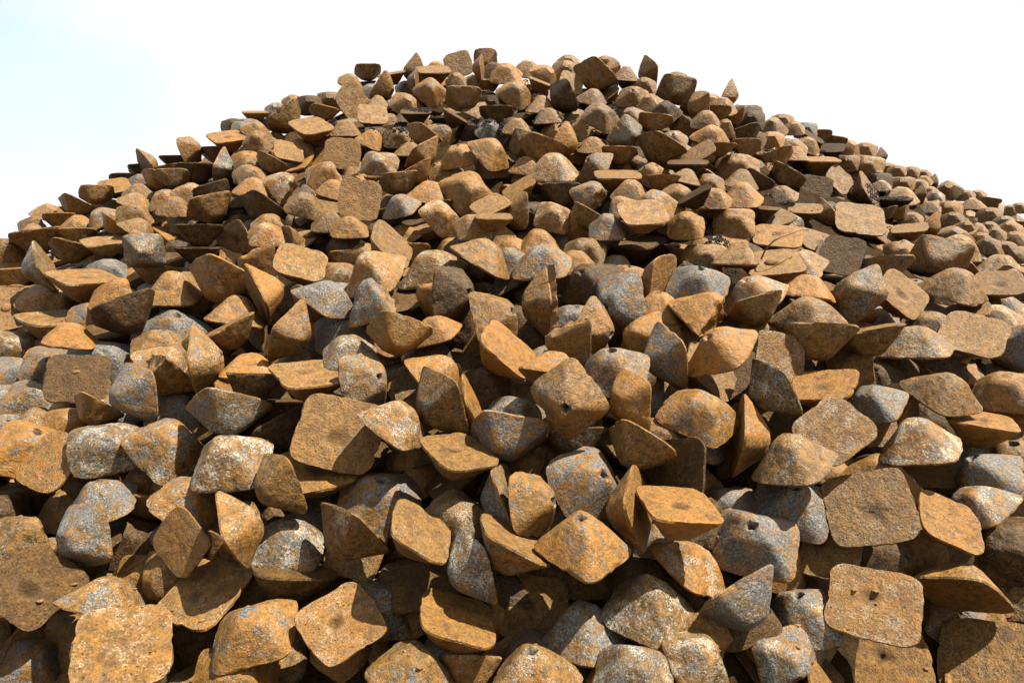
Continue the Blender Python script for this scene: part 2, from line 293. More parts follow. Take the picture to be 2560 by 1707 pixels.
GRID = np.array([   # height of the heap in cm, every 25 cm
-5,-5,-5,-5,-5,-5,-5,-5,-5,-4,3,9,14,19,22,25,26,26,25,25,25,25,25,27,28,27,26,24,21,17,12,6,-1,-5,-5,-5,-5,-5,-5,-5,-5,-5,-5,-5,-5,-5,-5,-5,-5,-5,-5,-5,-5,-5,-5,-5,-5,-5,-5,-5,-5,
-5,-5,-5,-5,-5,-5,-5,-5,3,11,18,24,29,32,31,28,21,11,3,-3,-4,-3,2,10,19,27,32,35,35,32,27,21,14,6,-2,-5,-5,-5,-5,-5,-5,-5,-5,-5,-5,-5,-5,-5,-5,-5,-5,-5,-5,-5,-5,-5,-5,-5,-5,-5,-5,
-5,-5,-5,-5,-5,-5,-1,8,17,25,31,34,29,12,-5,-5,-2,-1,1,3,4,4,4,3,2,0,-2,1,28,39,40,36,29,21,12,3,-5,-5,-5,-5,-5,-5,-5,-5,-5,-5,-5,-5,-5,-5,-5,-5,-5,-5,-5,-5,-5,-5,-5,-5,-5,
-5,-5,-5,-5,-5,1,12,22,30,35,32,10,0,5,9,13,16,18,20,21,22,23,23,22,21,19,17,13,9,5,36,45,42,35,26,16,5,-5,-5,-5,-5,-5,-5,-5,-5,-5,-5,-5,-5,-5,-5,-5,-5,-5,-5,-5,-5,-5,-5,-5,-5,
-5,-5,-5,-5,2,14,24,33,36,26,7,13,19,24,28,32,35,36,37,38,39,40,40,40,40,38,36,32,28,23,18,33,48,46,38,29,18,6,-5,-5,-5,-5,-5,-5,-5,-5,-5,-5,-5,-5,-5,-5,-5,-5,-5,-5,-5,-5,-5,-5,-5,
-5,-5,-5,2,14,25,34,36,20,19,26,32,37,42,45,45,46,47,48,51,53,54,53,51,50,48,50,50,47,41,35,29,33,50,49,40,30,18,6,-5,-5,-5,-5,-5,-5,-5,-5,-5,-5,-5,-5,-5,-5,-5,-5,-5,-5,-5,-5,-5,-5,
-5,-5,-1,12,24,33,35,23,30,37,44,50,56,58,56,57,61,64,66,70,73,74,72,69,65,62,61,64,64,59,52,45,37,37,52,50,40,29,18,9,-1,-5,-5,-5,-5,-5,-5,-5,-5,-5,-5,-5,-5,-5,-5,-5,-5,-5,-5,-5,-5,
-5,-5,9,21,31,35,31,39,48,55,62,69,73,74,75,78,82,86,89,94,97,97,96,92,88,84,82,83,82,77,69,61,52,43,41,52,48,39,31,22,12,2,-5,-5,-5,-5,-5,-5,-5,-5,-5,-5,-5,-5,-5,-5,-5,-5,-5,-5,-5,
-5,4,17,28,34,35,45,55,64,73,80,86,90,93,96,100,105,110,114,118,120,120,119,116,113,109,107,105,102,94,86,77,67,58,47,41,49,49,44,35,25,14,2,-5,-5,-5,-5,-5,-5,-5,-5,-5,-5,-5,-5,-5,-5,-5,-5,-5,-5,
-3,11,24,32,35,47,58,69,79,89,97,104,108,113,117,123,128,133,136,139,140,141,140,138,135,132,129,125,120,112,102,92,82,72,61,50,44,53,53,46,37,26,14,1,-5,-5,-5,-5,-5,-5,-5,-5,-5,-5,-5,-5,-5,-5,-5,-5,-5,
4,18,28,33,46,58,70,82,93,105,115,123,128,133,138,144,149,153,155,158,159,160,160,158,155,151,146,141,135,126,117,107,96,85,74,67,61,54,55,54,46,36,24,11,-2,-5,-5,-5,-5,-5,-5,-5,-5,-5,-5,-5,-5,-5,-5,-5,-5,
10,22,30,41,55,68,81,94,107,122,134,143,149,154,159,164,169,173,175,177,178,179,180,178,174,168,162,155,148,140,131,121,110,99,90,84,77,69,61,55,53,45,33,20,7,-5,-5,-5,-5,-5,-5,-5,-5,-5,-5,-5,-5,-5,-5,-5,-5,
14,25,34,48,63,77,90,104,121,138,151,161,169,175,181,185,189,193,194,196,197,199,199,197,194,187,178,169,161,153,144,134,125,115,107,101,93,85,75,65,55,51,41,29,15,1,-5,-5,-5,-5,-5,-5,-5,-5,-5,-5,-5,-5,-5,-5,-5,
17,27,40,55,70,84,98,114,132,150,164,176,187,195,201,206,210,213,214,215,217,218,218,216,213,206,195,184,175,165,156,149,140,131,125,117,109,99,89,78,67,55,48,36,22,11,-2,-5,-5,-5,-5,-5,-5,-5,-5,-5,-5,-5,-5,-5,-5,
20,30,45,60,75,90,105,121,140,159,175,189,201,211,219,225,230,233,234,235,236,237,237,236,233,226,214,200,188,179,171,163,155,147,140,132,123,112,101,90,78,65,53,43,33,22,9,-3,-5,-5,-5,-5,-5,-5,-5,-5,-5,-5,-5,-5,-5,
21,33,49,64,80,95,110,126,145,164,182,198,212,224,235,243,250,253,254,255,256,257,257,256,253,245,232,216,204,195,186,178,169,162,155,146,136,125,113,100,88,74,64,54,44,32,21,9,-3,-5,-5,-5,-5,-5,-5,-5,-5,-5,-5,-5,-5,
22,36,52,67,83,99,114,130,147,166,186,203,219,234,247,258,267,273,274,274,275,276,275,274,270,262,247,234,222,211,202,193,185,178,169,159,148,135,122,109,96,87,77,66,55,45,33,21,9,-2,-5,-5,-5,-5,-5,-5,-5,-5,-5,-5,-5,
22,37,53,69,85,101,117,133,149,167,186,205,223,240,255,268,280,289,290,290,290,290,289,286,281,272,261,250,239,228,218,209,202,193,183,173,160,146,131,119,110,99,88,78,68,57,45,33,21,10,-2,-5,-5,-5,-5,-5,-5,-5,-5,-5,-5,
22,38,54,70,86,102,118,134,150,166,184,203,222,240,256,271,284,295,297,295,294,292,289,285,279,274,269,263,255,245,235,227,219,209,198,187,174,159,146,134,122,111,101,91,81,70,58,46,34,22,10,-2,-5,-5,-5,-5,-5,-5,-5,-5,-5,
21,37,53,69,85,101,117,133,149,165,181,199,217,235,252,267,279,288,289,287,285,282,278,273,268,266,267,267,264,258,251,244,233,222,210,200,189,178,165,149,135,124,113,103,93,83,71,58,46,34,22,10,-2,-5,-5,-5,-5,-5,-5,-5,-5,
20,36,52,68,84,99,115,131,146,162,178,194,210,227,242,256,267,274,275,272,269,266,261,257,252,253,257,260,263,263,261,254,244,234,224,214,203,195,181,165,149,137,126,115,105,95,84,71,58,46,34,22,10,-2,-5,-5,-5,-5,-5,-5,-5,
17,33,49,65,81,96,112,127,142,158,173,187,202,216,230,242,251,257,257,254,251,247,242,238,234,237,243,248,253,257,260,257,252,245,236,226,217,207,194,179,162,149,138,127,117,107,96,84,71,58,46,34,22,10,-1,-5,-5,-5,-5,-5,-5,
14,30,45,61,77,92,107,122,137,152,166,180,193,205,217,227,234,238,239,236,232,228,224,221,218,220,226,233,239,246,250,250,250,248,242,235,228,218,206,190,175,161,150,139,129,118,108,96,83,70,58,46,34,22,10,-1,-5,-5,-5,-5,-5,
10,25,41,56,71,86,101,116,130,144,158,171,183,194,204,212,218,221,221,218,215,211,208,205,202,204,209,216,223,232,236,236,239,240,240,239,235,226,214,200,185,173,162,151,141,130,120,109,95,82,70,58,46,34,22,11,0,-5,-5,-5,-5,
5,20,35,50,65,80,94,108,122,135,148,160,171,182,190,197,202,205,205,202,199,195,192,189,186,188,193,198,206,214,218,219,222,225,229,234,235,230,220,208,195,184,173,163,152,142,131,121,107,94,82,70,58,46,34,23,13,1,-5,-5,-5,
0,14,29,44,58,72,86,100,113,125,138,149,159,168,176,183,187,189,189,186,183,180,177,174,171,172,177,182,189,196,199,199,203,206,213,220,225,226,222,214,204,194,184,174,164,153,143,132,119,106,94,82,70,58,46,36,24,12,0,-5,-5,
-5,7,22,36,50,64,77,90,103,115,126,137,146,155,162,167,171,173,173,171,167,164,161,158,155,157,161,167,173,178,180,180,182,187,195,203,210,215,218,217,212,204,195,185,175,165,154,144,131,118,106,93,81,69,59,48,35,23,9,-4,-5,
-5,0,14,28,41,55,67,80,92,103,114,124,133,140,147,152,155,157,157,155,152,148,145,142,139,141,145,152,157,161,162,162,162,170,178,187,194,201,207,212,213,210,204,195,186,176,165,155,143,130,117,105,93,82,71,59,46,32,18,4,-5,
-5,-5,5,19,32,45,57,69,80,91,101,110,119,126,132,136,139,141,141,139,136,133,130,127,124,125,130,137,142,145,146,145,147,155,163,171,180,187,195,202,207,210,209,204,195,186,176,166,154,141,129,117,106,94,82,68,55,40,26,11,-4,
-5,-5,-4,9,22,34,46,57,68,78,88,97,104,111,116,121,123,125,125,123,120,117,114,111,108,109,116,122,126,129,130,129,132,140,149,157,165,174,182,189,196,203,207,207,203,195,186,177,165,153,140,129,117,105,91,77,62,47,32,17,1,
-5,-5,-5,-1,11,23,34,45,56,65,74,82,90,96,101,105,107,109,109,107,104,101,98,95,92,94,101,106,110,113,114,113,117,126,134,143,151,160,168,176,184,191,198,202,204,202,195,186,175,163,152,141,128,114,99,84,69,53,37,21,6,
-5,-5,-5,-5,0,11,22,33,43,52,60,68,75,80,85,89,91,92,92,91,88,85,82,79,76,80,86,91,95,97,98,97,103,112,120,129,137,145,154,162,170,178,185,192,198,201,200,194,184,174,163,150,136,120,105,89,73,57,41,25,9,
-5,-5,-5,-5,-5,-1,10,20,29,38,46,53,59,65,69,73,75,76,76,75,72,69,66,63,61,65,71,75,79,81,82,81,89,97,106,114,123,131,139,148,156,164,172,179,187,193,197,197,191,183,171,156,140,124,108,92,76,59,43,27,10,
-5,-5,-5,-5,-5,-5,-3,7,16,24,32,39,45,50,54,57,59,60,60,59,56,53,51,48,45,50,56,60,63,65,66,67,75,84,92,101,109,117,126,134,142,151,159,167,174,181,187,191,192,186,172,157,141,125,109,93,76,60,44,27,11,
-5,-5,-5,-5,-5,-5,-5,-5,2,10,18,24,30,35,38,41,43,45,45,44,41,38,35,32,30,35,41,45,48,50,51,53,61,70,78,87,95,104,112,120,129,137,145,153,161,168,174,180,184,179,168,154,139,123,107,91,75,59,42,26,10,
-5,-5,-5,-5,-5,-5,-5,-5,-5,-4,3,9,15,19,23,26,28,29,29,28,25,22,20,17,15,20,25,29,32,34,35,39,47,56,64,73,81,90,98,107,115,123,131,140,147,154,160,167,170,166,158,146,132,118,103,87,72,56,40,24,8,
-5,-5,-5,-5,-5,-5,-5,-5,-5,-5,-5,-5,0,4,7,10,12,13,13,12,10,7,4,1,0,5,10,14,17,18,19,25,34,42,51,59,67,76,84,93,101,109,117,124,132,139,146,152,154,152,145,135,123,110,96,81,66,51,35,20,4,
-5,-5,-5,-5,-5,-5,-5,-5,-5,-5,-5,-5,-5,-5,-5,-5,-4,-3,-3,-4,-5,-5,-5,-5,-5,-5,-5,-2,1,3,4,11,20,28,37,45,53,62,70,79,87,94,102,109,117,124,132,137,138,136,131,123,112,100,87,74,59,45,30,15,-1,
-5,-5,-5,-5,-5,-5,-5,-5,-5,-5,-5,-5,-5,-5,-5,-5,-5,-5,-5,-5,-5,-5,-5,-5,-5,-5,-5,-5,-5,-5,-5,-3,6,14,23,31,39,48,56,64,71,79,87,94,101,110,117,121,122,121,116,109,100,89,77,65,51,37,23,8,-5,
-5,-5,-5,-5,-5,-5,-5,-5,-5,-5,-5,-5,-5,-5,-5,-5,-5,-5,-5,-5,-5,-5,-5,-5,-5,-5,-5,-5,-5,-5,-5,-5,-5,0,8,17,25,33,41,48,56,64,71,79,87,95,101,105,106,105,101,95,87,77,66,54,42,28,15,1,-5,
-5,-5,-5,-5,-5,-5,-5,-5,-5,-5,-5,-5,-5,-5,-5,-5,-5,-5,-5,-5,-5,-5,-5,-5,-5,-5,-5,-5,-5,-5,-5,-5,-5,-5,-5,2,10,18,26,33,41,49,56,65,73,80,85,89,90,88,85,80,72,64,54,43,31,19,6,-5,-5,
-5,-5,-5,-5,-5,-5,-5,-5,-5,-5,-5,-5,-5,-5,-5,-5,-5,-5,-5,-5,-5,-5,-5,-5,-5,-5,-5,-5,-5,-5,-5,-5,-5,-5,-5,-5,-5,3,11,18,26,34,42,51,58,65,69,72,73,72,69,64,58,50,41,31,20,8,-4,-5,-5,
-5,-5,-5,-5,-5,-5,-5,-5,-5,-5,-5,-5,-5,-5,-5,-5,-5,-5,-5,-5,-5,-5,-5,-5,-5,-5,-5,-5,-5,-5,-5,-5,-5,-5,-5,-5,-5,-5,-4,3,11,19,28,36,43,49,53,56,57,56,53,49,43,36,27,18,8,-3,-5,-5,-5,
-5,-5,-5,-5,-5,-5,-5,-5,-5,-5,-5,-5,-5,-5,-5,-5,-5,-5,-5,-5,-5,-5,-5,-5,-5,-5,-5,-5,-5,-5,-5,-5,-5,-5,-5,-5,-5,-5,-5,-5,-4,5,14,21,28,33,37,40,40,40,37,33,28,21,14,5,-5,-5,-5,-5,-5,
-5,-5,-5,-5,-5,-5,-5,-5,-5,-5,-5,-5,-5,-5,-5,-5,-5,-5,-5,-5,-5,-5,-5,-5,-5,-5,-5,-5,-5,-5,-5,-5,-5,-5,-5,-5,-5,-5,-5,-5,-5,-5,-1,7,13,18,21,23,24,23,21,17,13,6,-1,-5,-5,-5,-5,-5,-5,
-5,-5,-5,-5,-5,-5,-5,-5,-5,-5,-5,-5,-5,-5,-5,-5,-5,-5,-5,-5,-5,-5,-5,-5,-5,-5,-5,-5,-5,-5,-5,-5,-5,-5,-5,-5,-5,-5,-5,-5,-5,-5,-5,-5,-3,2,5,7,8,7,5,2,-3,-5,-5,-5,-5,-5,-5,-5,-5,
-5,-5,-5,-5,-5,-5,-5,-5,-5,-5,-5,-5,-5,-5,-5,-5,-5,-5,-5,-5,-5,-5,-5,-5,-5,-5,-5,-5,-5,-5,-5,-5,-5,-5,-5,-5,-5,-5,-5,-5,-5,-5,-5,-5,-5,-5,-5,-5,-5,-5,-5,-5,-5,-5,-5,-5,-5,-5,-5,-5,-5,
-5,-5,-5,-5,-5,-5,-5,-5,-5,-5,-5,-5,-5,-5,-5,-5,-5,-5,-5,-5,-5,-5,-5,-5,-5,-5,-5,-5,-5,-5,-5,-5,-5,-5,-5,-5,-5,-5,-5,-5,-5,-5,-5,-5,-5,-5,-5,-5,-5,-5,-5,-5,-5,-5,-5,-5,-5,-5,-5,-5,-5,
-5,-5,-5,-5,-5,-5,-5,-5,-5,-5,-5,-5,-5,-5,-5,-5,-5,-5,-5,-5,-5,-5,-5,-5,-5,-5,-5,-5,-5,-5,-5,-5,-5,-5,-5,-5,-5,-5,-5,-5,-5,-5,-5,-5,-5,-5,-5,-5,-5,-5,-5,-5,-5,-5,-5,-5,-5,-5,-5,-5,-5,
-5,-5,-5,-5,-5,-5,-5,-5,-5,-5,-5,-5,-5,-5,-5,-5,-5,-5,-5,-5,-5,-5,-5,-5,-5,-5,-5,-5,-5,-5,-5,-5,-5,-5,-5,-5,-5,-5,-5,-5,-5,-5,-5,-5,-5,-5,-5,-5,-5,-5,-5,-5,-5,-5,-5,-5,-5,-5,-5,-5,-5,
-5,-5,-5,-5,-5,-5,-5,-5,-5,-5,-5,-5,-5,-5,-5,-5,-5,-5,-5,-5,-5,-5,-5,-5,-5,-5,-5,-5,-5,-5,-5,-5,-5,-5,-5,-5,-5,-5,-5,-5,-5,-5,-5,-5,-5,-5,-5,-5,-5,-5,-5,-5,-5,-5,-5,-5,-5,-5,-5,-5,-5,
-5,-5,-5,-5,-5,-5,-5,-5,-5,-5,-5,-5,-5,-5,-5,-5,-5,-5,-5,-5,-5,-5,-5,-5,-5,-5,-5,-5,-5,-5,-5,-5,-5,-5,-5,-5,-5,-5,-5,-5,-5,-5,-5,-5,-5,-5,-5,-5,-5,-5,-5,-5,-5,-5,-5,-5,-5,-5,-5,-5,-5,
-5,-5,-5,-5,-5,-5,-5,-5,-5,-5,-5,-5,-5,-5,-5,-5,-5,-5,-5,-5,-5,-5,-5,-5,-5,-5,-5,-5,-5,-5,-5,-5,-5,-5,-5,-5,-5,-5,-5,-5,-5,-5,-5,-5,-5,-5,-5,-5,-5,-5,-5,-5,-5,-5,-5,-5,-5,-5,-5,-5,-5,
]).reshape(53, 61)/100.
GX0, GY0, GS = -5.0, 0.0, .25
def heap_height(x, y):
    fx = np.clip((np.asarray(x)-GX0)/GS, 0, GRID.shape[1]-1.001); fy = np.clip((np.asarray(y)-GY0)/GS, 0, GRID.shape[0]-1.001)
    i, j = fx.astype(int), fy.astype(int); u, v = fx-i, fy-j
    return (GRID[j, i]*(1-u)+GRID[j, i+1]*u)*(1-v)+(GRID[j+1, i]*(1-u)+GRID[j+1, i+1]*u)*v
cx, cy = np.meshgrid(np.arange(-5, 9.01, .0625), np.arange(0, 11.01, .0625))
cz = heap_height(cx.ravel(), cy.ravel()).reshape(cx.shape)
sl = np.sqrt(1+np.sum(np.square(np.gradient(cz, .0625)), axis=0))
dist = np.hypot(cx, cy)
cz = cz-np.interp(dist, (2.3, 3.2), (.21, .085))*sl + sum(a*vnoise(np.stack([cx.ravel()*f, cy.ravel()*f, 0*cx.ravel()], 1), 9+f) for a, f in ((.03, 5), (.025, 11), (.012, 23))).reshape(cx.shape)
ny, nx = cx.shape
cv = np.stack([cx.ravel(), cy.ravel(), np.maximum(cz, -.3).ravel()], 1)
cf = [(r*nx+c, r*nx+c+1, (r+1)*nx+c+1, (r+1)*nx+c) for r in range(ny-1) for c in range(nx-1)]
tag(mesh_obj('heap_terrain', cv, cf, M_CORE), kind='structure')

# ------------------------------------------------------------------ ingots
def mesh_from(name, V, F3, F4, mat, attrs, crisp=False):
    me = bpy.data.meshes.new(name)
    n3, n4 = len(F3), len(F4)
    me.vertices.add(len(V)); me.vertices.foreach_set('co', V.astype(np.float32).ravel())
    me.loops.add(n3*3+n4*4); me.loops.foreach_set('vertex_index', np.concatenate([F3.ravel(), F4.ravel()]).astype(np.int32))
    me.polygons.add(n3+n4)
    me.polygons.foreach_set('loop_start', np.concatenate([np.arange(n3)*3, n3*3+np.arange(n4)*4]).astype(np.int32))
    me.update(calc_edges=True); me.validate()
    for nm, (tp, arr) in attrs.items():
        at = me.attributes.new(nm, tp, 'POINT')
        at.data.foreach_set('vector' if tp == 'FLOAT_VECTOR' else ('color' if tp == 'FLOAT_COLOR' else 'value'), arr.astype(np.float32).ravel())
    me.materials.append(mat)
    me.set_sharp_from_angle(angle=math.radians(29 if crisp else 40))
    return me
KINDS = 14
def split(V, F3, F4, mask, flat):
    """the faces of the moulded dome or of the open flat face, with their own vertices"""
    half = len(F3)//2
    A3 = F3[half:] if flat else F3[:half]
    q = mask[F4, 0].mean(1); A4 = F4[q > .6] if flat else F4[q <= .6]
    used = np.unique(np.concatenate([A3.ravel(), A4.ravel()]))
    new = np.full(len(V), -1); new[used] = np.arange(len(used))
    return V[used], new[A3], new[A4], mask[used]
BODY, FACE = [], []
for k in range(KINDS):
    V, F3, F4, mask = ingot(k)
    for lst, nm, fl in ((BODY, 'domed_body', False), (FACE, 'flat_face', True)):
        v, a3, a4, m = split(V, F3, F4, mask, fl)
        lst.append(mesh_from(nm, v, a3, a4, M_IRON, {'lc': ('FLOAT_VECTOR', v), 'mask': ('FLOAT_COLOR', m)}))

